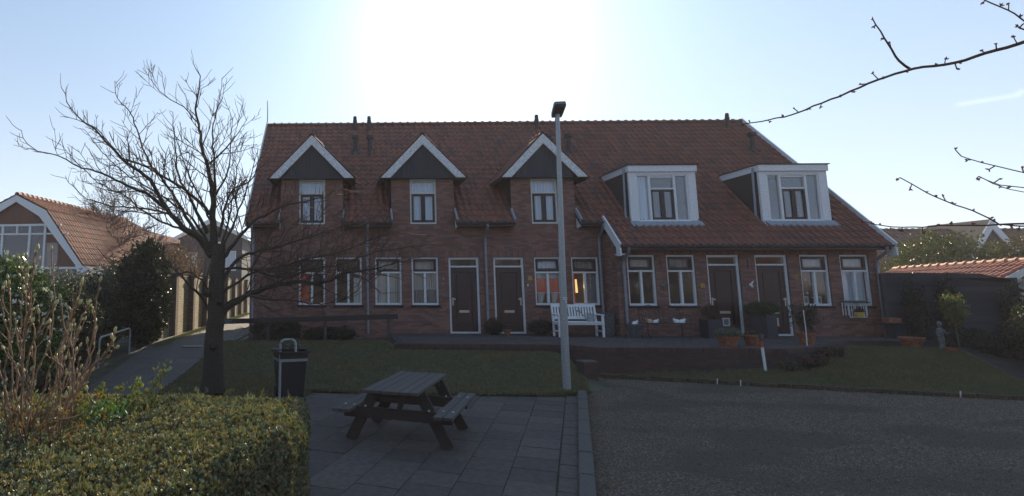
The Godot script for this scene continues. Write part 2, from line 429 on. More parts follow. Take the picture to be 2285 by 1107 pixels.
const TREE_LIMBS := [
	[0.205, 0.125, [Vector3(-2.54, -0.56, 6.95), Vector3(-2.53, -0.11, 6.95), Vector3(-2.53, 0.40, 6.95), Vector3(-2.50, 0.92, 6.95), Vector3(-2.51, 1.53, 6.95), Vector3(-2.49, 2.06, 6.95), Vector3(-2.48, 2.28, 6.95)]],
	[0.094, 0.007, [Vector3(-2.58, 2.15, 6.95), Vector3(-2.62, 2.57, 6.92), Vector3(-2.63, 3.10, 6.89), Vector3(-2.73, 3.74, 6.86), Vector3(-2.90, 4.29, 6.83), Vector3(-3.00, 4.80, 6.79), Vector3(-3.09, 5.14, 6.76), Vector3(-3.04, 5.54, 6.72), Vector3(-3.03, 5.89, 6.69), Vector3(-3.19, 6.17, 6.65)]],
	[0.078, 0.006, [Vector3(-2.62, 2.05, 6.95), Vector3(-2.85, 2.38, 7.01), Vector3(-3.08, 2.54, 7.09), Vector3(-3.37, 2.83, 7.17), Vector3(-3.57, 3.15, 7.25), Vector3(-3.79, 3.51, 7.33), Vector3(-4.14, 3.78, 7.41), Vector3(-4.55, 4.14, 7.50), Vector3(-4.85, 4.50, 7.58), Vector3(-5.15, 4.71, 7.67), Vector3(-5.33, 4.97, 7.76), Vector3(-5.40, 5.24, 7.85)]],
	[0.047, 0.005, [Vector3(-2.87, 2.37, 7.05), Vector3(-3.16, 2.85, 6.98), Vector3(-3.54, 3.44, 6.90), Vector3(-3.93, 3.90, 6.81), Vector3(-4.19, 4.33, 6.72), Vector3(-4.37, 4.76, 6.63), Vector3(-4.59, 5.20, 6.54), Vector3(-4.88, 5.49, 6.45), Vector3(-5.02, 5.95, 6.35)]],
	[0.043, 0.005, [Vector3(-2.62, 2.86, 6.95), Vector3(-3.12, 3.33, 7.01), Vector3(-3.59, 3.61, 7.08), Vector3(-4.05, 3.88, 7.15), Vector3(-4.41, 4.01, 7.22), Vector3(-4.83, 4.48, 7.30), Vector3(-5.05, 4.65, 7.37), Vector3(-5.54, 4.80, 7.45)]],
	[0.043, 0.005, [Vector3(-3.42, 2.92, 7.25), Vector3(-3.86, 3.25, 7.36), Vector3(-4.19, 3.39, 7.48), Vector3(-4.61, 3.60, 7.61), Vector3(-4.97, 3.69, 7.74), Vector3(-5.23, 3.83, 7.88), Vector3(-5.44, 3.90, 8.02), Vector3(-5.63, 3.92, 8.16), Vector3(-5.76, 4.02, 8.30), Vector3(-5.80, 4.23, 8.45)]],
	[0.039, 0.005, [Vector3(-2.72, 2.19, 6.95), Vector3(-3.44, 2.83, 6.82), Vector3(-3.93, 3.02, 6.68), Vector3(-4.48, 3.09, 6.53), Vector3(-5.15, 3.19, 6.37), Vector3(-5.70, 3.44, 6.21), Vector3(-6.12, 3.84, 6.05)]],
	[0.047, 0.006, [Vector3(-2.73, 2.52, 6.95), Vector3(-3.16, 3.30, 6.86), Vector3(-3.39, 3.71, 6.77), Vector3(-3.51, 4.23, 6.66), Vector3(-3.59, 4.72, 6.56), Vector3(-3.66, 5.17, 6.45)]],
	[0.017, 0.004, [Vector3(-2.95, 4.71, 6.95), Vector3(-3.27, 5.09, 7.02), Vector3(-3.65, 5.32, 7.09), Vector3(-3.88, 5.59, 7.17), Vector3(-3.95, 5.89, 7.25)]],
	[0.039, 0.005, [Vector3(-2.61, 3.09, 6.95), Vector3(-2.58, 3.85, 7.05), Vector3(-2.61, 4.35, 7.17), Vector3(-2.54, 4.90, 7.29), Vector3(-2.44, 5.19, 7.42), Vector3(-2.35, 5.49, 7.55)]],
	[0.043, 0.006, [Vector3(-2.49, 2.43, 6.95), Vector3(-2.38, 3.06, 6.86), Vector3(-2.22, 3.46, 6.77), Vector3(-1.94, 3.60, 6.66), Vector3(-1.82, 3.84, 6.56), Vector3(-1.79, 4.27, 6.45)]],
	[0.027, 0.004, [Vector3(-2.72, 3.92, 6.95), Vector3(-2.40, 4.27, 6.89), Vector3(-2.18, 4.59, 6.82), Vector3(-1.96, 4.97, 6.75)]],
	[0.027, 0.004, [Vector3(-2.56, 3.29, 6.95), Vector3(-2.34, 3.64, 7.12), Vector3(-2.22, 3.98, 7.32), Vector3(-2.16, 4.40, 7.53), Vector3(-2.08, 4.68, 7.75)]],
	[0.078, 0.006, [Vector3(-2.50, 0.81, 6.95), Vector3(-2.16, 1.11, 7.00), Vector3(-1.80, 1.31, 7.06), Vector3(-1.36, 1.44, 7.13), Vector3(-0.91, 1.54, 7.20), Vector3(-0.39, 1.51, 7.26), Vector3(0.04, 1.69, 7.33), Vector3(0.55, 1.77, 7.41), Vector3(1.05, 1.90, 7.48), Vector3(1.42, 1.98, 7.55)]],
	[0.047, 0.005, [Vector3(-2.47, 1.44, 6.95), Vector3(-2.12, 1.97, 6.84), Vector3(-1.69, 2.16, 6.71), Vector3(-1.15, 2.31, 6.58), Vector3(-0.42, 2.55, 6.44), Vector3(0.23, 2.75, 6.30), Vector3(0.81, 2.95, 6.15)]],
	[0.051, 0.005, [Vector3(-2.46, 1.88, 6.95), Vector3(-2.03, 2.51, 6.90), Vector3(-1.59, 2.88, 6.84), Vector3(-1.05, 3.12, 6.78), Vector3(-0.41, 3.26, 6.72), Vector3(0.05, 3.46, 6.65)]],
	[0.035, 0.005, [Vector3(-2.45, 1.00, 6.95), Vector3(-1.97, 1.25, 7.09), Vector3(-1.43, 1.20, 7.25), Vector3(-0.89, 1.17, 7.42), Vector3(-0.38, 1.11, 7.59), Vector3(-0.05, 1.21, 7.77), Vector3(0.28, 1.36, 7.95)]],
	[0.039, 0.005, [Vector3(-2.56, 0.87, 6.95), Vector3(-2.79, 1.26, 7.00), Vector3(-3.00, 1.44, 7.05), Vector3(-3.17, 1.66, 7.11), Vector3(-3.47, 1.87, 7.17), Vector3(-3.80, 1.92, 7.23), Vector3(-4.14, 1.96, 7.29), Vector3(-4.50, 1.89, 7.35)]],
	[0.027, 0.004, [Vector3(-2.55, 1.26, 6.95), Vector3(-2.94, 1.70, 7.15), Vector3(-3.31, 1.61, 7.37), Vector3(-3.66, 1.51, 7.61), Vector3(-3.95, 1.40, 7.85)]],
	[0.035, 0.005, [Vector3(-2.44, 2.15, 6.95), Vector3(-2.20, 2.68, 6.99), Vector3(-1.97, 3.22, 7.04), Vector3(-1.84, 3.66, 7.10), Vector3(-1.70, 4.15, 7.15)]],
	[0.031, 0.004, [Vector3(-2.46, 2.15, 6.95), Vector3(-2.28, 2.98, 6.82), Vector3(-2.23, 3.65, 6.67), Vector3(-2.17, 4.16, 6.51), Vector3(-2.12, 4.69, 6.35)]],
	[0.035, 0.005, [Vector3(-2.46, 1.26, 6.95), Vector3(-1.81, 1.70, 7.05), Vector3(-1.09, 1.87, 7.16), Vector3(-0.57, 2.00, 7.28), Vector3(0.04, 2.12, 7.40), Vector3(0.63, 2.36, 7.52), Vector3(1.13, 2.47, 7.65)]],
	[0.031, 0.005, [Vector3(-2.49, 1.79, 6.95), Vector3(-1.80, 1.79, 7.10), Vector3(-1.17, 1.61, 7.28), Vector3(-0.56, 1.77, 7.46), Vector3(-0.05, 1.85, 7.65), Vector3(0.69, 2.09, 7.85), Vector3(1.56, 2.19, 8.05)]],
	[0.035, 0.005, [Vector3(-2.50, 2.06, 6.95), Vector3(-3.06, 2.80, 6.81), Vector3(-3.58, 3.19, 6.65), Vector3(-4.12, 3.51, 6.48), Vector3(-4.78, 3.93, 6.31), Vector3(-5.37, 4.47, 6.13), Vector3(-5.78, 4.93, 5.95)]],
	[0.035, 0.005, [Vector3(-2.55, 2.15, 6.95), Vector3(-3.14, 2.52, 6.81), Vector3(-3.85, 2.82, 6.66), Vector3(-4.59, 3.32, 6.49), Vector3(-5.35, 3.74, 6.32), Vector3(-6.06, 4.37, 6.15)]],
	[0.031, 0.005, [Vector3(-2.53, 2.51, 6.95), Vector3(-2.81, 3.12, 7.12), Vector3(-3.04, 3.63, 7.32), Vector3(-3.18, 4.12, 7.53), Vector3(-3.26, 4.51, 7.75)]],
]
const CHERRY_BOUGHS := [
	[0.0165, 0.0035, [Vector3(5.428, 3.335, 14.320), Vector3(5.231, 3.289, 14.237), Vector3(5.126, 3.264, 14.153), Vector3(4.978, 3.229, 14.070), Vector3(4.820, 3.184, 13.987), Vector3(4.589, 3.175, 13.903), Vector3(4.375, 3.111, 13.820), Vector3(4.223, 3.046, 13.737), Vector3(4.181, 3.028, 13.653), Vector3(4.036, 2.970, 13.570), Vector3(3.905, 2.921, 13.487), Vector3(3.712, 2.891, 13.403), Vector3(3.592, 2.887, 13.320)]],
	[0.0060, 0.0030, [Vector3(4.636, 3.203, 13.820), Vector3(4.532, 3.263, 13.845), Vector3(4.466, 3.349, 13.870), Vector3(4.373, 3.492, 13.895), Vector3(4.302, 3.577, 13.920)]],
	[0.0080, 0.0030, [Vector3(5.129, 3.253, 14.320), Vector3(4.989, 3.347, 14.345), Vector3(4.849, 3.433, 14.370), Vector3(4.674, 3.499, 14.395), Vector3(4.562, 3.557, 14.420)]],
	[0.0115, 0.0028, [Vector3(5.338, 1.906, 14.220), Vector3(5.169, 1.907, 14.098), Vector3(5.163, 1.914, 13.976), Vector3(5.115, 1.920, 13.853), Vector3(5.039, 1.923, 13.731), Vector3(4.918, 1.936, 13.609), Vector3(4.818, 1.934, 13.487), Vector3(4.748, 1.955, 13.364), Vector3(4.708, 1.987, 13.242), Vector3(4.722, 2.033, 13.120)]],
	[0.0070, 0.0030, [Vector3(5.043, 1.917, 13.920), Vector3(5.021, 1.971, 13.870), Vector3(4.963, 2.031, 13.820), Vector3(4.819, 2.118, 13.770), Vector3(4.705, 2.210, 13.720), Vector3(4.672, 2.274, 13.670), Vector3(4.630, 2.336, 13.620)]],
	[0.0060, 0.0025, [Vector3(5.135, 1.965, 14.320), Vector3(5.061, 2.109, 14.220), Vector3(5.041, 2.165, 14.120), Vector3(4.978, 2.200, 14.020), Vector3(4.947, 2.288, 13.920)]],
	[0.0060, 0.0025, [Vector3(5.044, 2.139, 14.420), Vector3(4.993, 2.215, 14.320), Vector3(4.943, 2.258, 14.220), Vector3(4.857, 2.329, 14.120), Vector3(4.729, 2.424, 14.020)]],
	[0.0050, 0.0020, [Vector3(5.253, 2.123, 14.320), Vector3(5.021, 2.099, 14.280), Vector3(4.914, 2.113, 14.240), Vector3(4.838, 2.146, 14.200), Vector3(4.777, 2.193, 14.160), Vector3(4.747, 2.245, 14.120)]],
]
const MAGNOLIA_STEMS := [
	[0.0120, [Vector3(-2.442, 0.079, 14.120), Vector3(-2.470, 0.397, 14.140), Vector3(-2.500, 0.718, 14.160), Vector3(-2.478, 1.044, 14.180), Vector3(-2.532, 1.241, 14.200), Vector3(-2.525, 1.439, 14.220)]],
	[0.0140, [Vector3(-2.321, 0.110, 14.220), Vector3(-2.336, 0.412, 14.203), Vector3(-2.353, 0.755, 14.187), Vector3(-2.366, 1.043, 14.170), Vector3(-2.357, 1.272, 14.153), Vector3(-2.352, 1.574, 14.137), Vector3(-2.353, 1.711, 14.120)]],
	[0.0130, [Vector3(-2.410, 0.017, 14.020), Vector3(-2.402, 0.361, 13.987), Vector3(-2.407, 0.685, 13.953), Vector3(-2.415, 0.952, 13.920), Vector3(-2.480, 1.227, 13.887), Vector3(-2.547, 1.510, 13.853), Vector3(-2.584, 1.675, 13.820)]],
	[0.0120, [Vector3(-2.416, 0.050, 13.920), Vector3(-2.374, 0.445, 13.920), Vector3(-2.319, 0.680, 13.920), Vector3(-2.246, 0.918, 13.920), Vector3(-2.167, 1.090, 13.920), Vector3(-2.140, 1.229, 13.920), Vector3(-2.090, 1.298, 13.920)]],
	[0.0140, [Vector3(-2.280, 0.142, 14.120), Vector3(-2.117, 0.401, 14.149), Vector3(-1.986, 0.660, 14.177), Vector3(-1.899, 0.823, 14.206), Vector3(-1.833, 1.050, 14.234), Vector3(-1.808, 1.244, 14.263), Vector3(-1.784, 1.390, 14.291), Vector3(-1.763, 1.470, 14.320)]],
	[0.0110, [Vector3(-2.130, 0.394, 14.120), Vector3(-1.981, 0.597, 14.180), Vector3(-1.820, 0.860, 14.240), Vector3(-1.719, 0.962, 14.300), Vector3(-1.640, 1.030, 14.360), Vector3(-1.599, 1.128, 14.420)]],
	[0.0110, [Vector3(-2.520, 0.050, 13.920), Vector3(-2.620, 0.535, 13.870), Vector3(-2.783, 0.870, 13.820), Vector3(-2.877, 1.221, 13.770), Vector3(-2.912, 1.513, 13.720)]],
	[0.0100, [Vector3(-2.347, 0.729, 14.020), Vector3(-2.309, 0.893, 14.000), Vector3(-2.275, 1.026, 13.980), Vector3(-2.270, 1.230, 13.960), Vector3(-2.286, 1.439, 13.940), Vector3(-2.343, 1.723, 13.920)]],
	[0.0100, [Vector3(-1.921, 0.685, 14.320), Vector3(-1.919, 0.932, 14.320), Vector3(-1.959, 1.057, 14.320), Vector3(-2.016, 1.199, 14.320), Vector3(-2.041, 1.342, 14.320)]],
	[0.0090, [Vector3(-1.893, 0.825, 14.220), Vector3(-1.771, 0.886, 14.320), Vector3(-1.638, 0.960, 14.420), Vector3(-1.533, 1.031, 14.520)]],
	[0.0100, [Vector3(-2.389, 0.745, 14.120), Vector3(-2.485, 0.870, 14.087), Vector3(-2.563, 0.965, 14.053), Vector3(-2.657, 1.029, 14.020)]],
	[0.0100, [Vector3(-2.345, 0.546, 13.920), Vector3(-2.191, 0.722, 13.970), Vector3(-2.139, 0.829, 14.020), Vector3(-2.194, 0.902, 14.070), Vector3(-2.196, 1.006, 14.120)]],
	[0.0100, [Vector3(-2.217, 0.320, 14.320), Vector3(-2.076, 0.513, 14.370), Vector3(-1.896, 0.540, 14.420), Vector3(-1.753, 0.595, 14.470), Vector3(-1.690, 0.693, 14.520)]],
]

# ---- bricks and tiles
var unit_v := PackedVector3Array()
var unit_n := PackedVector3Array()
var tile_v := PackedVector3Array()
var tile_n := PackedVector3Array()
const TW := 0.205
const TL := 0.31

func templates() -> void:
	var b := Mb.new()   # a brick: x and y from 0 to 1, standing out along z, without its hidden back
	var p := []
	for i in 8: p.append(Vector3(i & 1, (i >> 1) & 1, (i >> 2) & 1))
	b.quad(p[4], p[5], p[7], p[6]); b.quad(p[5], p[1], p[3], p[7]); b.quad(p[0], p[4], p[6], p[2]); b.quad(p[6], p[7], p[3], p[2]); b.quad(p[0], p[1], p[5], p[4])
	unit_v = b.v; unit_n = b.n
	var t := Mb.new()   # a pantile: x across, y up the slope, z out of the roof
	var prof := []
	for i in 10:
		var f := i / 9.0
		prof.append(Vector2(f * (TW + 0.03) - 0.015, 0.026 * sin(TAU * f * 0.98 + 0.6) + 0.012))
	for i in 9:
		var a: Vector2 = prof[i]
		var c: Vector2 = prof[i + 1]
		var na := Vector3(-(prof[mini(i + 1, 9)].y - prof[maxi(i - 1, 0)].y), 0, prof[mini(i + 1, 9)].x - prof[maxi(i - 1, 0)].x).normalized()
		var nc := Vector3(-(prof[mini(i + 2, 9)].y - prof[i].y), 0, prof[mini(i + 2, 9)].x - prof[i].x).normalized()
		var lo := 0.036
		t.strip(Vector3(a.x, -0.04, a.y + lo), Vector3(c.x, -0.04, c.y + lo), Vector3(c.x, TL, c.y + 0.006), Vector3(a.x, TL, a.y + 0.006), na, nc, nc, na)
		t.quad(Vector3(a.x, -0.04, a.y + lo - 0.018), Vector3(c.x, -0.04, c.y + lo - 0.018), Vector3(c.x, -0.04, c.y + lo), Vector3(a.x, -0.04, a.y + lo))
	tile_v = t.v; tile_n = t.n

func lay(parent: Node, called: String, joined: String, list: Array, tv: PackedVector3Array, tn: PackedVector3Array, material: Material, most := 300) -> void:
	# list of [transform, colour, whole]; the nearest whole pieces become parts of their own, the rest one joined part
	var whole := []
	var rest := Mb.new()
	for e in list:
		if e[2]: whole.append([e[0].origin.distance_squared_to(EYE), e])
		else: rest.stamp(tv, tn, e[0], e[0].basis.orthonormalized(), e[1])
	whole.sort_custom(func(a, b): return a[0] < b[0])
	var cache := {}
	for i in whole.size():
		var e: Array = whole[i][1]
		if i >= most:
			rest.stamp(tv, tn, e[0], e[0].basis.orthonormalized(), e[1])
			continue
		var sc: Vector3 = e[0].basis.get_scale()
		var key := "%.3f %.3f %.3f %s" % [sc.x, sc.y, sc.z, e[1].to_html()]
		if not cache.has(key):
			var mb := Mb.new()
			mb.stamp(tv, tn, Transform3D(Basis.from_scale(sc), Vector3.ZERO), Basis(), e[1])
			cache[key] = mb.mesh()
		var o := part(parent, called, cache[key], material)
		o.transform = Transform3D(e[0].basis.orthonormalized(), e[0].origin)
	if rest.v.size():
		var r := part(parent, joined, rest, material)
		r.set_meta("kind", "stuff")

func brick_cols(base: Color, n := 9, spread := 0.3) -> Array:
	var out := []
	for i in n:
		var f := 1.0 + rng.randf_range(-spread, spread)
		var r := rng.randf_range(-0.12, 0.12)
		out.append(Color(base.r * f * (1.0 + r), base.g * f, base.b * f * (1.0 - r * 0.6)))
	return out

func bricks(list: Array, t: Transform3D, w: float, y0: float, y1: float, holes: Array, cols: Array, inside = null, shift := 0.0) -> void:
	# stretcher bond in the x, y plane of t
	var row := 0
	var y := y0
	while y + 0.05 <= y1 + 0.012:
		var x := -0.11 * (row % 2) + shift * 0.11
		while x < w:
			var spans := [[maxf(x, 0.0), minf(x + 0.21, w)]]
			for h in holes:
				if y + 0.045 > h.position.y and y + 0.012 < h.end.y:
					var next := []
					for s in spans:
						if s[1] <= h.position.x or s[0] >= h.end.x: next.append(s)
						else:
							if s[0] < h.position.x: next.append([s[0], h.position.x])
							if s[1] > h.end.x: next.append([h.end.x, s[1]])
					spans = next
			for s in spans:
				var len: float = s[1] - s[0]
				if len < 0.025: continue
				if inside != null and not inside.call(s[0] + len / 2.0, y + 0.025): continue
				var full: bool = len > 0.2085
				var out := 0.005 + 0.0015 * (rng.randi() % 4)
				var b := Basis.from_scale(Vector3(0.21 if full else len, 0.0515, out))
				list.append([t * Transform3D(b, Vector3(s[0], y, 0)), cols[rng.randi() % cols.size()], full])
			x += 0.22
		y += 0.0625
		row += 1

func soldiers(list: Array, t: Transform3D, x0: float, x1: float, y: float, cols: Array, high := 0.2) -> void:
	var n := int(round((x1 - x0) / 0.0635))
	var pitch := (x1 - x0) / n
	for i in n:
		var b := Basis.from_scale(Vector3(pitch - 0.01, high, 0.008 + 0.0015 * (i % 3)))
		list.append([t * Transform3D(b, Vector3(x0 + i * pitch + 0.005, y, 0)), cols[rng.randi() % cols.size()], false])

func wall_boxes(mb: Mb, t: Transform3D, r: Rect2, holes: Array, thick: float) -> void:
	# a wall in x, y of t with real openings, its front face at z = 0
	var xs := [r.position.x, r.end.x]
	var ys := [r.position.y, r.end.y]
	for h in holes:
		for x in [h.position.x, h.end.x]:
			if x > r.position.x and x < r.end.x and not xs.has(x): xs.append(x)
		for y in [h.position.y, h.end.y]:
			if y > r.position.y and y < r.end.y and not ys.has(y): ys.append(y)
	xs.sort(); ys.sort()
	for i in xs.size() - 1:
		var j := 0
		while j < ys.size() - 1:
			var k := j
			while k < ys.size() - 1:
				var c := Vector2((xs[i] + xs[i + 1]) / 2.0, (ys[k] + ys[k + 1]) / 2.0)
				var open := false
				for h in holes:
					if h.has_point(c): open = true
				if open: break
				k += 1
			if k > j:
				mb.obox(t * Transform3D(Basis(), Vector3((xs[i] + xs[i + 1]) / 2.0, (ys[j] + ys[k]) / 2.0, -thick / 2.0)), Vector3(xs[i + 1] - xs[i], ys[k] - ys[j], thick))
			j = k + 1

func tiles(list: Array, t: Transform3D, w: float, length: float, cols: Array, skip = null, tw := TW, tl := TL) -> void:
	# t: x across from the left verge, y up the slope, z out
	var nx := int(floor(w / tw + 0.01))
	var ny := int(ceil(length / tl - 0.02))
	var pitch := w / nx
	for j in ny:
		for i in nx:
			var x := i * pitch
			var y := j * tl
			if skip != null and skip.call(x + pitch / 2.0, y + tl / 2.0): continue
			var b := Basis(Vector3.BACK, rng.randf_range(-0.012, 0.012)) * Basis.from_scale(Vector3(pitch / TW, (minf(tl, length - y) + 0.02) / (TL + 0.02) if y + tl > length else tl / TL, tl / TL))
			list.append([t * Transform3D(b, Vector3(x, y, rng.randf_range(0.0, 0.006))), cols[rng.randi() % cols.size()], true])

func ridge_caps(parent: Node, a: Vector3, b: Vector3, r: float, step: float, cols: Array, called := "ridge_tile") -> void:
	var n := int(round(a.distance_to(b) / step))
	var d := (b - a) / n
	var list := []
	var m := Mb.new()
	var dirn := d.normalized()
	var L := d.length()
	var seg := 8
	for i in seg:
		var f := PI * i / seg
		var g := PI * (i + 1) / seg
		var c0 := Vector3(0, sin(f), cos(f))
		var c1 := Vector3(0, sin(g), cos(g))
		for q in [[-0.01, L * 0.82, 0.96, 0.96], [L * 0.82, L + 0.015, 1.24, 1.24]]:
			m.strip(Vector3(q[0], 0, 0) + c0 * r * q[2], Vector3(q[1], 0, 0) + c0 * r * q[3], Vector3(q[1], 0, 0) + c1 * r * q[3], Vector3(q[0], 0, 0) + c1 * r * q[2], c0, c0, c1, c1)
		m.quad(Vector3(L + 0.015, 0, 0) + c0 * r * 1.24, Vector3(L + 0.015, 0, 0), Vector3(L + 0.015, 0, 0), Vector3(L + 0.015, 0, 0) + c1 * r * 1.24)
		m.quad(Vector3(L * 0.82, 0, 0) + c0 * r * 1.24, Vector3(L * 0.82, 0, 0) + c1 * r * 1.24, Vector3(L * 0.82, 0, 0) + c1 * r * 0.9, Vector3(L * 0.82, 0, 0) + c0 * r * 0.9)
	var z := dirn.cross(Vector3.UP).normalized()
	var bs := Basis(dirn, z.cross(dirn), z)
	for i in n: list.append([Transform3D(bs, a + d * i), cols[rng.randi() % cols.size()], true])
	lay(parent, called, called + "_row", list, m.v, m.n, M.tile, 120)

# ---- the ground
var lawn_a := PackedVector2Array([Vector2(-3.35, 1.3), Vector2(-3.5, 5), Vector2(-3.75, 8.5), Vector2(-3.4, 12), Vector2(-1.4, 12), Vector2(-1.1, 7.9), Vector2(-0.65, 6.5), Vector2(1.2, 6.72), Vector2(4.0, 6.8), Vector2(4.75, 6.6), Vector2(5.25, 5.2), Vector2(5.5, 3.62), Vector2(1.25, 3.3), Vector2(1.2, 1.3)])
var lawn_b := PackedVector2Array([Vector2(5.95, 4.5), Vector2(7.3, 4.96), Vector2(8.8, 5.58), Vector2(10.2, 6.13), Vector2(11.74, 6.68), Vector2(12.8, 7.05), Vector2(13.4, 6.9), Vector2(14.1, 5.2), Vector2(15.0, 3.5), Vector2(14.6, 2.9), Vector2(13.2, 2.7), Vector2(12.6, 3.25), Vector2(11.7, 4.1), Vector2(10.5, 4.85), Vector2(9.3, 4.6), Vector2(6.1, 4.28)])
var edge_b := PackedVector2Array([Vector2(5.85, 4.45), Vector2(7.31, 4.94), Vector2(8.83, 5.57), Vector2(10.2, 6.13), Vector2(11.74, 6.68), Vector2(12.9, 7.06), Vector2(14.5, 7.5)])
var kerb_a := Vector2(4.66, 6.62)
var kerb_d := Vector2(-0.365, 0.931)

func grounds() -> void:
	var mb := Mb.new()
	var xs := [-600.0, -200.0, -80.0, -45.0]
	var zs := [-700.0, -250.0, -110.0, -60.0]
	for i in 61: xs.append(-30.0 + i)
	for i in 61: zs.append(-30.0 + i)
	for q in [45.0, 80.0, 200.0, 600.0]:
		xs.append(q); zs.append(q)
	for i in xs.size() - 1:
		for j in zs.size() - 1:
			var q := []
			for d in [[0, 0], [0, 1], [1, 1], [1, 0]]:
				var x: float = xs[i + d[0]]
				var z: float = zs[j + d[1]]
				q.append(Vector3(x, ground_h(x, z) - 0.045, z))
			mb.quad(q[0], q[1], q[2], q[3])
	structure("ground", mb, M.field)
	# garden path running back past the house
	var path := PackedVector2Array([Vector2(-5.15, 11), Vector2(-5.35, 5), Vector2(-5.55, 0), Vector2(-6.4, -40), Vector2(-2.6, -40), Vector2(-2.95, -0.2), Vector2(-2.95, 1.0), Vector2(-3.35, 1.35), Vector2(-3.5, 5), Vector2(-3.8, 8.5), Vector2(-3.9, 11)])
	var po := structure("path", sheet(path, 0.2, -0.012), M.path_concrete)
	for i in 26:   # the paving flags of the path, each with its own edges
		for j in 3:
			var z := 9.4 - i * 0.5
			if z < -3.2: break
			var xl := lerpf(-5.15, -5.55, clampf((11.0 - z) / 11.0, 0, 1)) + 0.04
			var xr := -3.2 if z < 1.2 else lerpf(-3.4, -3.8, clampf((z - 1.3) / 7.0, 0, 1))
			var wd := (xr - xl) / 3.0
			var m := Mb.new()
			var y := ground_h(-4.4, z)
			var slope := atan2(ground_h(-4.4, z - 0.25) - ground_h(-4.4, z + 0.25), 0.5)
			m.k = Color(0.085, 0.072, 0.062) * rng.randf_range(0.85, 1.15)
			m.cham(Transform3D(Basis(Vector3.RIGHT, slope), Vector3(xl + wd * (j + 0.5), y - 0.008 + rng.randf_range(-0.002, 0.003), z)), Vector3(wd - 0.006, 0.04, 0.494), 0.003)
			part(po, "flagstone", m, M.slab)
	var cover := Mb.new()
	cover.k = Color(0.2, 0.175, 0.15)
	cover.cham(Transform3D(Basis(Vector3.UP, 0.1), Vector3(-4.15, ground_h(-4.15, 2.2) + 0.014, 2.2)), Vector3(0.55, 0.02, 0.5), 0.004)
	part(po, "drain_cover", cover, M.slab)
	# soil under and round the beds
	structure("flower_bed", sheet(PackedVector2Array([Vector2(5.6, 3.4), Vector2(6.2, 4.5), Vector2(9.2, 4.7), Vector2(10.5, 5.0), Vector2(11.8, 4.2), Vector2(12.8, 3.2), Vector2(14.7, 2.9), Vector2(15.1, 3.5), Vector2(14.2, 5.2), Vector2(13.4, 7.0), Vector2(13.6, 7.4), Vector2(20, 7.4), Vector2(20, 0.9), Vector2(15.7, 0.9), Vector2(9.0, 3.0)]), 0.16, 0.0, 0.02), M.soil)
	structure("soil_strip", sheet(PackedVector2Array([Vector2(-2.9, 0.0), Vector2(1.3, 0.0), Vector2(1.3, 1.4), Vector2(-3.3, 1.4)]), 0.15, -0.005, 0.012), M.soil)
	# lawns
	rng.seed = 7
	var cl := Mb.new()
	for i in 7:
		var a := i * 2.4
		var o := Vector3(cos(a), 0, sin(a)) * 0.012 * (0.4 + 0.3 * (i % 3))
		var lean := Vector3(cos(a + 0.8), 0, sin(a + 0.8)) * 0.018
		var s := Vector3(-sin(a), 0, cos(a)) * 0.0022
		cl.tri(o - s, o + s, o + lean + Vector3.UP * (0.028 + 0.006 * (i % 4)))
	var clump := cl.mesh()
	var k := 0
	for poly in [lawn_a, lawn_b]:
		var l := structure("lawn", sheet(poly, 0.12, 0.035, 0.008), M.turf)
		var where := []
		var cols := []
		var tone := FastNoiseLite.new()
		tone.seed = 3 + k
		tone.frequency = 0.5
		tone.fractal_octaves = 3
		for i in [46000, 28000][k]:
			var p := random_in(poly)
			var tn := tone.get_noise_2d(p.x, p.y * 1.5)
			var sc := rng.randf_range(0.7, 1.35) * (1.0 + 0.5 * tn)
			where.append(Transform3D(Basis(Vector3.UP, rng.randf() * TAU).scaled(Vector3(sc, sc * rng.randf_range(0.7, 1.3), sc)), Vector3(p.x, ground_h(p.x, p.y) + 0.035, p.y)))
			cols.append(Color(0.11, 0.115, 0.04).lerp(Color(0.2, 0.15, 0.065), clampf(0.35 + tn * 0.9 + rng.randf_range(-0.3, 0.3), 0, 1)) * rng.randf_range(0.6, 1.25))
		copies(l, "grass", clump, M.blade, where, cols)
		# longer uncut tufts along the edges
		var rim := []
		for i in 3400:
			var e: int = rng.randi() % poly.size()
			var q: Vector2 = poly[e].lerp(poly[(e + 1) % poly.size()], rng.randf()) + Vector2(rng.randfn(), rng.randfn()) * 0.035
			rim.append(Transform3D(Basis(Vector3.UP, rng.randf() * TAU).scaled(Vector3.ONE * rng.randf_range(1.1, 2.4)), Vector3(q.x, ground_h(q.x, q.y) + 0.01, q.y)))
		copies(l, "edge_grass", clump, M.blade, rim, cols)
		k += 1
	var gv := []
	for i in 9000:
		var z := rng.randf_range(-17.0, 2.4)
		gv.append(Transform3D(Basis(Vector3.UP, rng.randf() * TAU).scaled(Vector3.ONE * rng.randf_range(0.8, 1.7)), Vector3(-5.62 - 0.034 * (0.3 - z) + 0.3 + absf(rng.randfn()) * 0.16, -0.155, z)))
	tag(copies(self, "grass_verge", clump, M.blade, gv, [Color(0.14, 0.15, 0.045), Color(0.2, 0.18, 0.07), Color(0.1, 0.13, 0.04)]), "ragged strip of grass along the foot of the yellow garden wall", "grass")
	# gravel yard
	var gp := PackedVector2Array([kerb_a + Vector2(0.12, -0.2), Vector2(5.5, 5.3)])
	gp.append_array(edge_b)
	gp.append_array(PackedVector2Array([Vector2(40, 12), Vector2(40, 34), Vector2(-5.96, 34)]))
	var gm := Mb.new()
	var flat := Transform3D(Basis(Vector3.RIGHT, Vector3.BACK, Vector3.DOWN), Vector3(0, -0.645, 0))
	gm.prism(gp, flat, 0.03)
	var gravel := structure("gravel_yard", gm, M.gravel)
	var pb := Mb.new()
	pb.lathe(Transform3D(), [Vector2(0, -0.3), Vector2(0.7, -0.15), Vector2(1, 0.1), Vector2(0.75, 0.42), Vector2(0, 0.52)], 6, 0.75)
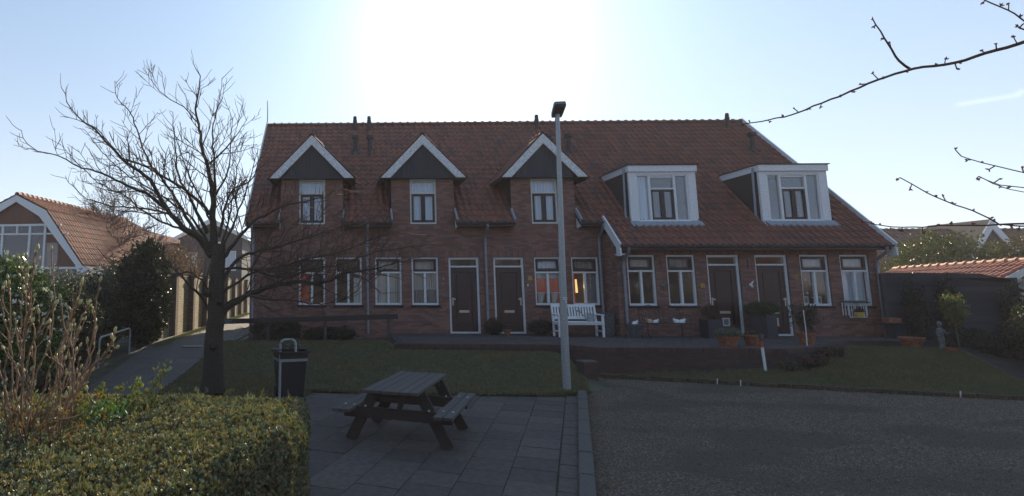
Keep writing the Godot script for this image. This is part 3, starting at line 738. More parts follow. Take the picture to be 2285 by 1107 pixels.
	var near := PackedVector2Array([Vector2(5.2, 6.2), Vector2(6.0, 4.7), Vector2(8.83, 5.75), Vector2(12.9, 7.2), Vector2(13, 9), Vector2(9.5, 13.3), Vector2(2.14, 13.3), Vector2(4.75, 6.65)])
	var pw := []
	var pc := []
	var patch := FastNoiseLite.new()
	patch.seed = 8
	patch.frequency = 0.35
	patch.fractal_octaves = 4
	for i in 130000:
		var p := random_in(near)
		var s := rng.randf_range(0.004, 0.0115)
		pw.append(Transform3D(Basis(Vector3.UP, rng.randf() * TAU) * Basis(Vector3.RIGHT, rng.randf_range(-0.5, 0.5)) * Basis.from_scale(Vector3(s, s, s)), Vector3(p.x, -0.643, p.y)))
		var f := rng.randf_range(0.06, 0.26)
		var moss := smoothstep(0.0, 0.3, patch.get_noise_2d(p.x, p.y * 1.6) + rng.randf_range(-0.15, 0.15))
		pc.append(Color(f, f * rng.randf_range(0.7, 0.8), f * rng.randf_range(0.44, 0.62)).lerp(Color(0.085, 0.066, 0.042), moss * 0.8))
	copies(gravel, "pebbles", pb.mesh(), M.pebble, pw, pc)
	# dead leaves and moss blown over the gravel
	var dl := Mb.new()
	dl.tri(Vector3(-0.5, 0, 0), Vector3(0, 0.15, -0.3), Vector3(0.6, 0.05, 0)); dl.tri(Vector3(-0.5, 0, 0), Vector3(0.6, 0.05, 0), Vector3(0, 0.12, 0.32))
	var lw := []
	for i in 5000:
		var p := random_in(near)
		if sin(p.x * 1.9 + p.y * 0.7) + sin(p.y * 2.3 - p.x) < 0.2 and rng.randf() < 0.85: continue
		lw.append(Transform3D(Basis(Vector3.UP, rng.randf() * TAU) * Basis(Vector3.RIGHT, rng.randf_range(-0.5, 0.5)) * Basis.from_scale(Vector3.ONE * rng.randf_range(0.012, 0.035)), Vector3(p.x, -0.632, p.y)))
	for i in 1500:   # litter gathered along kerb and edging
		var f := rng.randf()
		var q := kerb_a + kerb_d * f * 7.0 + Vector2(0.1 + absf(rng.randfn()) * 0.1, 0)
		if i % 2:
			var e := rng.randi() % (edge_b.size() - 1)
			q = edge_b[e].lerp(edge_b[e + 1], f) + Vector2(-0.35, 1.0) * (0.05 + absf(rng.randfn()) * 0.1)
		lw.append(Transform3D(Basis(Vector3.UP, rng.randf() * TAU) * Basis(Vector3.RIGHT, rng.randf_range(-0.5, 0.5)) * Basis.from_scale(Vector3.ONE * rng.randf_range(0.015, 0.04)), Vector3(q.x, -0.633, q.y)))
	var wd := []
	for i in 900:   # weeds in the thin places
		var p := random_in(near)
		if patch.get_noise_2d(p.x, p.y * 1.6) < 0.12: continue
		wd.append(Transform3D(Basis(Vector3.UP, rng.randf() * TAU).scaled(Vector3(1.3, 0.8, 1.3)), Vector3(p.x, -0.645, p.y)))
	copies(gravel, "weeds", clump, M.blade, wd, [Color(0.07, 0.085, 0.03), Color(0.1, 0.09, 0.04)])
	copies(gravel, "dead_leaves", dl.mesh(), M.leaf, lw, [Color(0.16, 0.09, 0.04), Color(0.1, 0.065, 0.035), Color(0.07, 0.085, 0.03), Color(0.2, 0.13, 0.06)])
	# paving slabs of the yard, laid along the kerb
	var pm := Mb.new()
	pm.prism(PackedVector2Array([Vector2(-0.7, 6.0), Vector2(4.7, 6.2), kerb_a, kerb_a + kerb_d * 12.0, Vector2(-3.5, 18), Vector2(-2.5, 8)]), Transform3D(Basis(Vector3.RIGHT, Vector3.BACK, Vector3.DOWN), Vector3(0, -0.663, 0)), 0.02)
	var paving := structure("paving", pm, M.soil)
	var ang := atan2(-kerb_d.x, kerb_d.y)
	var pu := Vector2(-kerb_d.y, kerb_d.x)   # away from the kerb
	var slabs := []
	for i in 5:
		var m := Mb.new()
		m.k = Color(0.077, 0.061, 0.05) * (0.8 + 0.1 * i)
		m.cham(Transform3D(), Vector3(0.494, 0.045, 0.494), 0.004)
		slabs.append(m.mesh())
	for i in 13:
		for j in 22:
			var c := kerb_a + pu * (0.3 + 0.25 + i * 0.5) + kerb_d * (-1.4 + (j + 0.5 * (i % 2)) * 0.5)
			if c.y < 6.25 + 0.09 * c.x or c.x < -1.4 - 0.1 * (c.y - 7.0) or c.y > 15.0: continue
			var o := part(paving, "slab", slabs[rng.randi() % 5], M.slab)
			o.transform = Transform3D(Basis(Vector3.UP, -ang) * Basis(Vector3.RIGHT, rng.randf_range(-0.006, 0.006)) * Basis(Vector3.BACK, rng.randf_range(-0.006, 0.006)), Vector3(c.x, -0.6725 + rng.randf_range(-0.003, 0.004), c.y))
	# a row of small pavers between slabs and kerb
	var sm := Mb.new()
	sm.k = Color(0.09, 0.07, 0.055)
	sm.cham(Transform3D(), Vector3(0.2, 0.06, 0.485), 0.006)
	var smm := sm.mesh()
	for j in 20:
		var c := kerb_a + pu * 0.185 + kerb_d * (0.25 + j * 0.5)
		var o := part(paving, "border_paver", smm, M.slab)
		o.transform = Transform3D(Basis(Vector3.UP, -ang), Vector3(c.x, -0.684 + rng.randf_range(-0.004, 0.004), c.y))
	# moss growing in the joints
	var ms := []
	for i in 2600:
		var u := rng.randi() % 13
		var c := kerb_a + pu * (0.3 + u * 0.5 + rng.randf_range(-0.012, 0.012)) + kerb_d * rng.randf_range(0.0, 8.5)
		if rng.randf() < 0.35: c = kerb_a + pu * rng.randf_range(0.1, 6.0) + kerb_d * (-1.4 + 0.25 + (rng.randi() % 40) * 0.25)
		if c.y < 6.9 or sin(c.x * 3.0 + c.y * 1.7) < -0.1: continue
		ms.append(Transform3D(Basis(Vector3.UP, rng.randf() * TAU).scaled(Vector3(1, 0.35, 1)), Vector3(c.x, -0.66, c.y)))
	copies(paving, "moss", clump, M.blade, ms, [Color(0.05, 0.055, 0.02), Color(0.08, 0.07, 0.03), Color(0.035, 0.045, 0.02)])
	# kerb of the gravel yard
	var kerb := thing("kerb", "granite kerb stones in a line between paving and gravel", "kerb")
	for j in 13:
		var m := Mb.new()
		var c := kerb_a + kerb_d * (0.46 + j * 0.93)
		m.cham(Transform3D(Basis(Vector3.UP, -ang + rng.randf_range(-0.006, 0.006)), Vector3(c.x, -0.665 + rng.randf_range(-0.006, 0.006), c.y)), Vector3(0.165, 0.2, 0.91), 0.016)
		part(kerb, "kerb_stone", m, M.concrete)
	# brick edging of the right lawn
	var edging := thing("lawn_edging", "low dark brick edging along the right lawn", "edging")
	for s in edge_b.size() - 1:
		var a := edge_b[s]
		var b := edge_b[s + 1]
		var n := int(a.distance_to(b) / 0.22)
		for i in n:
			var c := a.lerp(b, (i + 0.5) / n)
			var m := Mb.new()
			m.k = Color(0.1, 0.06, 0.05) * rng.randf_range(0.7, 1.3)
			m.cham(Transform3D(Basis(Vector3.UP, -(b - a).angle()) * Basis(Vector3.RIGHT, rng.randf_range(-0.06, 0.06)), Vector3(c.x, -0.63 + rng.randf_range(-0.008, 0.008), c.y)), Vector3(0.21, 0.13, 0.055), 0.006)
			part(edging, "edging_brick", m, M.brick)
	var pegs := [Vector2(8.05, 5.33), Vector2(8.43, 5.5), Vector2(11.7, 6.74)]
	var where := ["leftmost of the three by the gravel", "middle one of the three by the gravel", "far right of the three by the gravel"]
	for i in 3:
		var pg := thing("marker_peg", "tiny white peg on the lawn edging, " + where[i], "peg", Vector3(pegs[i].x, -0.62, pegs[i].y), 0, "white pegs along the lawn edging")
		var m := Mb.new()
		m.tube(PackedVector3Array([Vector3(0, -0.06, 0), Vector3(0.006, 0.09, 0.01), Vector3(0.008, 0.1, 0.012)]), PackedFloat32Array([0.01, 0.011, 0.004]), 6)
		part(pg, "peg", m, M.plastic_white)

func terrace() -> void:
	rng.seed = 11
	var line := PackedVector2Array([Vector2(1.3, 3.25), Vector2(5.62, 3.5), Vector2(6.0, 4.15), Vector2(9.3, 4.22), Vector2(10.3, 4.35), Vector2(11.4, 3.9), Vector2(12.4, 3.1), Vector2(13.4, 2.3)])
	var poly := line.duplicate()
	poly.append_array(PackedVector2Array([Vector2(15.9, 2.2), Vector2(15.9, 0.7), Vector2(8.0, 0.7), Vector2(8.0, -0.1), Vector2(1.3, -0.1)]))
	var inner := Geometry2D.offset_polygon(poly, -0.1)[0]
	var m := Mb.new()
	m.prism(inner, Transform3D(Basis(Vector3.RIGHT, Vector3.BACK, Vector3.DOWN), Vector3(0, 0.0, 0)), 0.7)
	var te := structure("terrace", m, M.terrace_brick)
	# clinker pavers on top near the front edge, where they can be told apart
	var cols := brick_cols(Color(0.095, 0.075, 0.07), 7, 0.25)
	var list := []
	for i in 62:
		for j in 16:
			var p := Vector2(1.5 + i * 0.22 + 0.11 * (j % 2), 1.2 + j * 0.2)
			var corners := [p, p + Vector2(0.2, 0), p + Vector2(0, 0.1), p + Vector2(0.2, 0.1)]
			var okay := true
			for q in corners:
				if not Geometry2D.is_point_in_polygon(q, inner): okay = false
			for h in 2:
				if okay: list.append([Transform3D(Basis(Vector3.RIGHT * 0.208, Vector3.FORWARD * 0.096, Vector3.UP * (0.007 + 0.002 * (rng.randi() % 3))), Vector3(p.x, 0.001, p.y + h * 0.1 + 0.1)), cols[rng.randi() % 7], true])
	lay(te, "paver", "pavers", list, unit_v, unit_n, M.brick, 300)
	# retaining wall along its front edge
	var w := thing("retaining_wall", "low dark brick wall holding up the terrace in front of the houses", "wall")
	var mo := Mb.new()
	var bl := []
	var bc := brick_cols(Color(0.12, 0.062, 0.05), 9, 0.22)
	for s in line.size() - 1:
		var a := line[s]
		var b := line[s + 1]
		var len := a.distance_to(b)
		var x := Vector3(b.x - a.x, 0, b.y - a.y) / len
		var t := Transform3D(Basis(x, Vector3.UP, x.cross(Vector3.UP)), Vector3(a.x, 0, a.y))
		mo.obox(t * Transform3D(Basis(), Vector3(len / 2, -0.36, -0.06)), Vector3(len, 0.66, 0.12))
		bricks(bl, t, len, -0.63, -0.1, [], bc, null, s)
		var n := int(len / 0.065)   # bricks on edge as a coping
		for i in n:
			bl.append([t * Transform3D(Basis.from_scale(Vector3(len / n - 0.009, 0.105 + 0.004 * (i % 2), 0.21)), Vector3(i * len / n, -0.1, -0.19)), bc[rng.randi() % 9] * 1.15, false])
	part(w, "mortar", mo, M.old_mortar)
	lay(w, "brick", "bricks", bl, unit_v, unit_n, M.brick)
	# the stub of a pillar at the corner of the gravel yard
	var pl := thing("brick_pillar", "short square brick pillar at the corner of the gravel", "pillar", Vector3(5.42, -0.66, 5.05), 0.12)
	var pmb := Mb.new()
	pmb.box(Vector3(-0.155, 0, -0.155), Vector3(0.155, 0.42, 0.155))
	part(pl, "mortar", pmb, M.old_mortar)
	var plist := []
	for f in 4:
		var tb := Basis(Vector3.UP, f * PI / 2)
		bricks(plist, Transform3D(tb, tb * Vector3(-0.155, 0, 0.155)), 0.31, 0.005, 0.43, [], bc, null, f)
	lay(pl, "brick", "bricks", plist, unit_v, unit_n, M.brick)
	var cap := Mb.new()
	cap.cham(Transform3D(Basis(), Vector3(0, 0.445, 0)), Vector3(0.35, 0.05, 0.35), 0.008)
	part(pl, "coping", cap, M.concrete)

# ---- the row of houses
const RY := 3.45    # roof height above z = RZ
const RZ := 0.35
const RM := 0.93
const RIDGE_Z := -4.5
const XL := -3.05
const XJ := 8.08
const XR := 15.87
const DORM := [-0.99, 2.55, 6.36]
const FLAT := [8.9, 12.88]

func roof_y(z: float) -> float:
	return RY + (RZ - z) * RM

func frame_rect(mb: Mb, x0: float, x1: float, y0: float, y1: float, w: float, z: float, d: float, bottom := -1.0) -> void:
	# four members round an opening, front face at z
	var b := w if bottom < 0.0 else bottom
	var zc := z - d / 2.0
	mb.cham(Transform3D(Basis(), Vector3((x0 + x1) / 2, y1 - w / 2, zc)), Vector3(x1 - x0, w, d), 0.004)
	mb.cham(Transform3D(Basis(), Vector3((x0 + x1) / 2, y0 + b / 2, zc)), Vector3(x1 - x0, b, d), 0.004)
	for x in [x0 + w / 2, x1 - w / 2]:
		mb.cham(Transform3D(Basis(), Vector3(x, (y0 + b + y1 - w) / 2, zc)), Vector3(w, y1 - y0 - w - b, d - 0.002), 0.004)

func pane(parent: Node, x0: float, x1: float, y0: float, y1: float, z: float, sheets := 1) -> void:
	var m := Mb.new()
	for k in sheets:   # a sealed unit of two sheets, never quite parallel
		m.obox(Transform3D(Basis(Vector3.UP, rng.randf_range(-0.006, 0.006)) * Basis(Vector3.RIGHT, rng.randf_range(-0.004, 0.004)), Vector3((x0 + x1) / 2, (y0 + y1) / 2, z - 0.016 * k)), Vector3(x1 - x0, y1 - y0, 0.004))
	part(parent, "pane", m, M.pane if sheets == 2 else M.plain_pane)

func ground_window(house: Node, x0: float, x1: float, y0: float, y1: float, z: float) -> Node3D:
	var w := node(house, "window")
	var zf := z - 0.035
	var f := Mb.new()
	frame_rect(f, x0, x1, y0, y1, 0.05, zf, 0.1, 0.06)
	part(w, "frame", f, M.white_paint)
	var r := Mb.new()
	var yr := y1 - 0.475
	r.cham(Transform3D(Basis(), Vector3((x0 + x1) / 2, yr, zf - 0.045)), Vector3(x1 - x0 - 0.1, 0.05, 0.11), 0.004)
	part(w, "transom", r, M.white_paint)
	var mu := Mb.new()
	mu.cham(Transform3D(Basis(), Vector3((x0 + x1) / 2, (y0 + 0.06 + yr - 0.025) / 2, zf - 0.04)), Vector3(0.065, yr - 0.025 - y0 - 0.06, 0.09), 0.004)
	part(w, "mullion", mu, M.white_paint)
	var s := Mb.new()
	frame_rect(s, x0 + 0.05, x1 - 0.05, yr + 0.025, y1 - 0.05, 0.075, zf - 0.015, 0.07)
	part(w, "sash", s, M.dark_wood, "dark brown hopper light above the white frame")
	pane(w, x0 + 0.125, x1 - 0.125, yr + 0.1, y1 - 0.125, zf - 0.05)
	pane(w, x0 + 0.05, (x0 + x1) / 2 - 0.0325, y0 + 0.06, yr - 0.025, zf - 0.06)
	pane(w, (x0 + x1) / 2 + 0.0325, x1 - 0.05, y0 + 0.06, yr - 0.025, zf - 0.06)
	var si := Mb.new()
	for i in 7:
		var wd := (x1 - x0 + 0.1) / 7.0
		si.cham(Transform3D(Basis(Vector3.RIGHT, 0.18), Vector3(x0 - 0.05 + wd * (i + 0.5), y0 - 0.032, z + 0.0)), Vector3(wd - 0.006, 0.05, 0.12), 0.004)
	part(w, "sill", si, M.shingle)
	return w

func tall_window(house: Node, x0: float, x1: float, y0: float, y1: float, z: float) -> Node3D:
	# white frame with a top light and two dark casements below
	var w := node(house, "window")
	var zf := z - 0.03
	var f := Mb.new()
	frame_rect(f, x0, x1, y0, y1, 0.05, zf, 0.1)
	part(w, "frame", f, M.cream_paint)
	var yr := y1 - 0.46
	var r := Mb.new()
	r.cham(Transform3D(Basis(), Vector3((x0 + x1) / 2, yr, zf - 0.045)), Vector3(x1 - x0 - 0.1, 0.045, 0.1), 0.004)
	r.cham(Transform3D(Basis(), Vector3((x0 + x1) / 2, y1 - 0.085, zf - 0.05)), Vector3(x1 - x0 - 0.1, 0.04, 0.07), 0.004)
	part(w, "transom", r, M.cream_paint)
	pane(w, x0 + 0.05, x1 - 0.05, yr + 0.0225, y1 - 0.105, zf - 0.05)
	var xm := (x0 + x1) / 2
	for s in 2:
		var a := x0 + 0.05 if s == 0 else xm
		var b := xm if s == 0 else x1 - 0.05
		var m := Mb.new()
		frame_rect(m, a + 0.002, b - 0.002, y0 + 0.05, yr - 0.0225, 0.068, zf - 0.012, 0.06, 0.08)
		part(w, "casement", m, M.dark_wood)
		pane(w, a + 0.07, b - 0.07, y0 + 0.13, yr - 0.09, zf - 0.045)
	return w

func front_door(house: Node, x0: float, x1: float, y0: float, y1: float, z: float, knob_right: bool, cat: int) -> Node3D:
	var d := node(house, "door")
	var zf := z - 0.05
	var f := Mb.new()
	frame_rect(f, x0, x1, y0, y1, 0.065, zf, 0.12, 0.05)
	part(d, "frame", f, M.white_paint)
	var yt := y1 - 0.29
	var tr := Mb.new()
	tr.cham(Transform3D(Basis(), Vector3((x0 + x1) / 2, yt, zf - 0.05)), Vector3(x1 - x0 - 0.13, 0.05, 0.11), 0.004)
	part(d, "transom", tr, M.white_paint)
	pane(d, x0 + 0.065, x1 - 0.065, yt + 0.025, y1 - 0.065, zf - 0.05)
	var l := Mb.new()
	var a := x0 + 0.07
	var b := x1 - 0.07
	var top := yt - 0.03
	var bot := y0 + 0.055
	l.box(Vector3(a, bot, zf - 0.085), Vector3(b, top, zf - 0.055))
	frame_rect(l, a, b, bot, top, 0.15, zf - 0.035, 0.02, 0.22)
	l.cham(Transform3D(Basis(), Vector3((a + b) / 2, (bot + top) / 2 + 0.03, zf - 0.05)), Vector3(b - a - 0.36, top - bot - 0.47, 0.02), 0.008)
	part(d, "leaf", l, M.door_wood, "dark brown panelled door leaf")
	var bx := Mb.new()
	bx.cham(Transform3D(Basis(), Vector3((a + b) / 2 - 0.01, bot + 0.62, zf - 0.03)), Vector3(0.31, 0.075, 0.014), 0.004)
	part(d, "letter_plate", bx, M.brass)
	var h := Mb.new()
	var hx := b - 0.05 if knob_right else a + 0.05
	h.cham(Transform3D(Basis(), Vector3(hx, bot + 0.93, zf - 0.03)), Vector3(0.04, 0.24, 0.012), 0.004)
	h.cham(Transform3D(Basis(), Vector3(hx + (-0.03 if knob_right else 0.03), bot + 1.0, zf + 0.005)), Vector3(0.1, 0.055, 0.03), 0.01)
	h.cham(Transform3D(Basis(), Vector3(hx, bot + 1.0, zf - 0.015)), Vector3(0.02, 0.02, 0.04), 0.004)
	part(d, "handle", h, M.brass)
	if cat > 0:
		var c := Mb.new()
		frame_rect(c, (a + b) / 2 - 0.12, (a + b) / 2 + 0.1, bot + 0.22, bot + 0.46, 0.04, zf - 0.02, 0.03)
		part(d, "cat_flap", c, M.plastic_white if cat == 2 else M.cream_paint)
		var cf := Mb.new()
		cf.box(Vector3((a + b) / 2 - 0.08, bot + 0.26, zf - 0.04), Vector3((a + b) / 2 + 0.06, bot + 0.42, zf - 0.036))
		part(d, "flap", cf, M.grey_cloth)
	var st := Mb.new()
	st.cham(Transform3D(Basis(), Vector3((x0 + x1) / 2, y0 - 0.03, z + 0.02)), Vector3(x1 - x0 + 0.04, 0.06, 0.18), 0.006)
	part(d, "threshold", st, M.concrete)
	return d

func slope_basis(sign_ := 1.0) -> Basis:
	# x to the right, y up the slope, z out of the roof
	var up := Vector3(0, RM, -1.0).normalized()
	return Basis(Vector3.RIGHT, up, Vector3.RIGHT.cross(up))

func half_pipe(mb: Mb, x0: float, x1: float, y: float, z: float, r: float) -> void:
	for i in 8:
		var a := PI + PI * i / 8.0
		var b := PI + PI * (i + 1) / 8.0
		var ca := Vector3(0, sin(a), cos(a))
		var cb := Vector3(0, sin(b), cos(b))
		var o := Vector3(0, y, z)
		mb.strip(Vector3(x0, 0, 0) + o + ca * r, Vector3(x1, 0, 0) + o + ca * r, Vector3(x1, 0, 0) + o + cb * r, Vector3(x0, 0, 0) + o + cb * r, ca, ca, cb, cb)
		mb.strip(Vector3(x0, 0, 0) + o + cb * r * 0.94, Vector3(x1, 0, 0) + o + cb * r * 0.94, Vector3(x1, 0, 0) + o + ca * r * 0.94, Vector3(x0, 0, 0) + o + ca * r * 0.94, -cb, -cb, -ca, -ca)
		for x in [x0, x1]:
			mb.tri(Vector3(x, 0, 0) + o, Vector3(x, 0, 0) + o + ca * r, Vector3(x, 0, 0) + o + cb * r)
	mb.tube(PackedVector3Array([Vector3(x0, y, z + r), Vector3(x1, y, z + r)]), PackedFloat32Array([0.009, 0.009]), 6)

func downpipe(house: Node, x: float, z: float, y0: float, gz: float, gy: float) -> void:
	var p := node(house, "downpipe")
	var m := Mb.new()
	var pts := PackedVector3Array([Vector3(x, gy, gz), Vector3(x, gy - 0.1, gz), Vector3(x, gy - 0.2, gz - 0.06), Vector3(x, gy - 0.34, z + 0.05), Vector3(x, gy - 0.44, z), Vector3(x, gy - 0.55, z), Vector3(x, y0, z)])
	m.tube(pts, PackedFloat32Array([0.04, 0.04, 0.04, 0.04, 0.04, 0.04, 0.04]), 10)
	part(p, "pipe", m, M.zinc)
	for y in [gy - 0.6, lerpf(y0, gy, 0.45), lerpf(y0, gy, 0.18)]:
		var b := Mb.new()
		b.tube(PackedVector3Array([Vector3(x, y, z), Vector3(x, y + 0.035, z)]), PackedFloat32Array([0.046, 0.046]), 10)
		b.box(Vector3(x - 0.012, y + 0.005, z - 0.09), Vector3(x + 0.012, y + 0.03, z - 0.03))
		part(p, "bracket", b, M.lead)

func drape(w: float, h: float, folds: float, amp: float, seed_: int, gather := 0.0) -> Mb:
	# a hanging cloth with folds; x 0..w, y 0..-h
	var m := Mb.new()
	var nx := int(folds * 8)
	var f := func(i: int, j: int) -> Vector3:
		var u := i / float(nx)
		var v := j / 6.0
		var x := lerpf(u * w, (0.1 + 0.3 * u) * w, gather * v)
		return Vector3(x, -h * v, amp * sin(u * folds * TAU + 0.7 * sin(u * 9.0 + seed_) + 0.25 * v) * (0.7 + 0.3 * v))
	for i in nx:
		for j in 6:
			m.quad(f.call(i, j + 1), f.call(i + 1, j + 1), f.call(i + 1, j), f.call(i, j))
	return m

func cloth(called: String, label: String, x0: float, x1: float, y0: float, y1: float, z: float, material: Material, folds := 8.0, amp := 0.018, gather := 0.0, group := "curtains behind the windows") -> void:
	var t := thing(called, label, "blind" if called.ends_with("blind") else "curtain", Vector3(x0, y1, z), 0, group)
	part(t, "cloth", drape(x1 - x0, y1 - y0, folds, amp, int(x0 * 10), gather), material)
	var rod := Mb.new()
	rod.tube(PackedVector3Array([Vector3(-0.03, 0.005, 0), Vector3(x1 - x0 + 0.03, 0.005, 0)]), PackedFloat32Array([0.008, 0.008]), 6)
	part(t, "rod", rod, M.plastic_white)

func vertical_blind(label: String, x0: float, x1: float, y0: float, y1: float, z: float) -> void:
	var t := thing("vertical_blind", label, "blind", Vector3(x0, y1, z), 0, "vertical blinds behind the windows")
	var n := int((x1 - x0) / 0.075)
	for i in n:
		var m := Mb.new()
		m.obox(Transform3D(Basis(Vector3.UP, rng.randf_range(0.35, 0.75)), Vector3((i + 0.5) * (x1 - x0) / n, -(y1 - y0) / 2, 0)), Vector3(0.085, y1 - y0, 0.002))
		part(t, "slat", m, M.blind)
	var h := Mb.new()
	h.box(Vector3(-0.02, 0.0, -0.025), Vector3(x1 - x0 + 0.02, 0.04, 0.025))
	part(t, "head_rail", h, M.plastic_white)

func row_of_houses() -> void:
	rng.seed = 21
	var house := thing("brick_house", "long red brick row of houses with three pointed dormers and two flat white ones", "house")
	var wl := [[-1.40, -0.57], [-0.25, 0.585], [1.01, 1.84], [2.16, 2.99], [5.99, 6.82], [7.14, 7.97]]
	var dl := [[3.32, 4.27], [4.72, 5.67]]
	var wr := [[8.46, 9.28], [9.62, 10.45], [13.5, 14.32], [14.66, 15.48]]
	var dr := [[10.80, 11.75], [12.2, 13.15]]
	var upl := [[-1.41, -0.57], [2.15, 2.99], [5.99, 6.82]]
	var hl := []
	for q in wl: hl.append(Rect2(q[0], 0.874, q[1] - q[0], 2.36 - 0.874))
	for q in dl: hl.append(Rect2(q[0], 0.0, q[1] - q[0], 2.36))
	for q in upl: hl.append(Rect2(q[0], 3.42, q[1] - q[0], 4.875 - 3.42))
	var hr := []
	for q in wr: hr.append(Rect2(q[0], 0.886, q[1] - q[0], 2.378 - 0.886))
	for q in dr: hr.append(Rect2(q[0], 0.017, q[1] - q[0], 2.361))
	# masonry
	var mo := Mb.new()
	wall_boxes(mo, Transform3D(), Rect2(-2.95, -0.7, 11.1, 4.1), hl, 0.26)
	for c in DORM: wall_boxes(mo, Transform3D(), Rect2(c - 1.0, 3.4, 2.0, 1.55), hl, 0.2)
	wall_boxes(mo, Transform3D(Basis(), Vector3(0, 0, 0.83)), Rect2(8.15, -0.7, 7.6, 3.3), hr, 0.26)
	mo.box(Vector3(8.15, -0.7, 0.0), Vector3(8.4, 3.05, 0.569))
	for g in [[-2.95, -2.7], [15.5, 15.75]]:   # gable walls
		mo.prism(PackedVector2Array([Vector2(0.26, -0.7), Vector2(-9.0, -0.7), Vector2(-9.0, 3.4), Vector2(-4.5, 7.7), Vector2(-0.1, 3.55), Vector2(0.26, 3.0)]) if g[0] > 0 else PackedVector2Array([Vector2(-0.261, -0.7), Vector2(-9.0, -0.7), Vector2(-9.0, 3.4), Vector2(-4.5, 7.7), Vector2(-0.261, 3.7)]),
			Transform3D(Basis(Vector3.BACK, Vector3.UP, Vector3.LEFT), Vector3(g[1], 0, 0)), g[1] - g[0])
	mo.box(Vector3(-2.7, -0.7, -9.0), Vector3(15.5, 3.4, -8.75))
	var wall := part(house, "wall", mo, M.mortar)
	var cols := brick_cols(Color(0.34, 0.165, 0.124), 14, 0.28)
	var list := []
	var holes := hl.duplicate()
	for q in wl + dl: holes.append(Rect2(q[0] - 0.06, 2.36, q[1] - q[0] + 0.12, 0.2))
	var off := []
	for h in holes: off.append(Rect2(h.position - Vector2(-2.95, 0), h.size))
	bricks(list, Transform3D(Basis(), Vector3(-2.95, 0, 0)), 11.1, -0.3, 3.34, off, cols)
	for c in DORM:
		var o2 := []
		for h in hl: o2.append(Rect2(h.position - Vector2(c - 1.0, 0), h.size))
		bricks(list, Transform3D(Basis(), Vector3(c - 1.0, 0, 0)), 2.0, 3.325, 4.86, o2, cols)
	for q in wl + dl: soldiers(list, Transform3D(), q[0] - 0.055, q[1] + 0.055, 2.365, cols, 0.19)
	var holesr := hr.duplicate()
	for q in wr + dr: holesr.append(Rect2(q[0] - 0.06, 2.378, q[1] - q[0] + 0.12, 0.2))
	var offr := []
	for h in holesr: offr.append(Rect2(h.position - Vector2(8.15, 0), h.size))
	var tr := Transform3D(Basis(), Vector3(8.15, 0, 0.83))
	bricks(list, tr, 7.6, -0.05, 2.55, offr, cols)
	for q in wr + dr: soldiers(list, tr, q[0] - 8.15 - 0.055, q[1] - 8.15 + 0.055, 2.383, cols, 0.18)
	bricks(list, Transform3D(Basis(Vector3.BACK, Vector3.UP, Vector3.LEFT), Vector3(8.15, 0, 0.0)), 0.83, -0.05, 3.0, [], cols, func(x, y): return y < roof_y(x) - 0.1)
	lay(wall, "brick", "bricks", list, unit_v, unit_n, M.brick)
	# rooms behind the windows
	var rm := Mb.new()
	rm.box(Vector3(-2.7, 2.62, -8.7), Vector3(15.5, 2.8, -0.27))      # upper floor
	rm.box(Vector3(-2.7, -0.2, -8.7), Vector3(15.5, -0.02, -0.27))
	rm.box(Vector3(8.4, -0.2, -0.27), Vector3(15.5, -0.02, 0.56))
	rm.box(Vector3(8.4, 2.62, -0.27), Vector3(15.5, 2.7, 0.56))
	part(house, "floor", rm, M.floor_board)
	var pt := Mb.new()
	for x in [0.78, 3.1, 4.45, 8.2, 10.65, 12.0, 13.3]:
		pt.box(Vector3(x, -0.02, -8.7), Vector3(x + 0.1, 2.62, -0.262 if x < 8.3 else 0.565))
	pt.box(Vector3(-2.69, -0.02, -4.2), Vector3(15.49, 2.62, -4.1))
	for x in [0.8, 4.45, 8.2, 11.9]:
		pt.box(Vector3(x, 2.8, -8.0), Vector3(x + 0.1, 4.4, -1.2))
	pt.box(Vector3(-2.69, 2.8, -3.4), Vector3(15.49, 6.2, -3.3))
	part(house, "partition", pt, M.plaster)
	# openings
	for q in wl: ground_window(house, q[0], q[1], 0.874, 2.36, 0.0)
	for q in wr: ground_window(house, q[0], q[1], 0.886, 2.378, 0.83)
	for q in upl: tall_window(house, q[0], q[1], 3.42, 4.875, 0.0)
	front_door(house, dl[0][0], dl[0][1], 0.0, 2.36, 0.0, false, 0)
	front_door(house, dl[1][0], dl[1][1], 0.0, 2.36, 0.0, true, 0)
	front_door(house, dr[0][0], dr[0][1], 0.017, 2.378, 0.83, false, 1)
	front_door(house, dr[1][0], dr[1][1], 0.017, 2.378, 0.83, true, 2)
	# airbricks and wall ties
	for p in [Vector3(-1.22, 0.2, 0), Vector3(0.1, 0.2, 0), Vector3(2.65, 0.28, 0), Vector3(9.45, 2.1, 0.83), Vector3(11.98, 2.1, 0.83)]:
		var ab := Mb.new()
		if p.y < 1.0:
			for i in 5: ab.box(p + Vector3(-0.1 + i * 0.042, -0.025, 0.0), p + Vector3(-0.07 + i * 0.042, 0.025, 0.012))
			part(house, "airbrick", ab, M.flue_black)
		else:
			ab.box(p + Vector3(-0.01, -0.13, 0.0), p + Vector3(0.012, 0.13, 0.018))
			part(house, "wall_anchor", ab, M.iron)
	# roof slab
	var rs := Mb.new()
	var dk := 0.1
	var zc := -0.21
	rs.prism(PackedVector2Array([Vector2(zc, roof_y(zc) - 0.02), Vector2(RIDGE_Z, roof_y(RIDGE_Z) - 0.02), Vector2(-9.35, RY - 0.02), Vector2(-9.35, RY - 0.14), Vector2(RIDGE_Z, roof_y(RIDGE_Z) - 0.16), Vector2(zc, roof_y(zc) - 0.14)]), Transform3D(Basis(Vector3.BACK, Vector3.UP, Vector3.LEFT), Vector3(XR, 0, 0)), XR - XL)
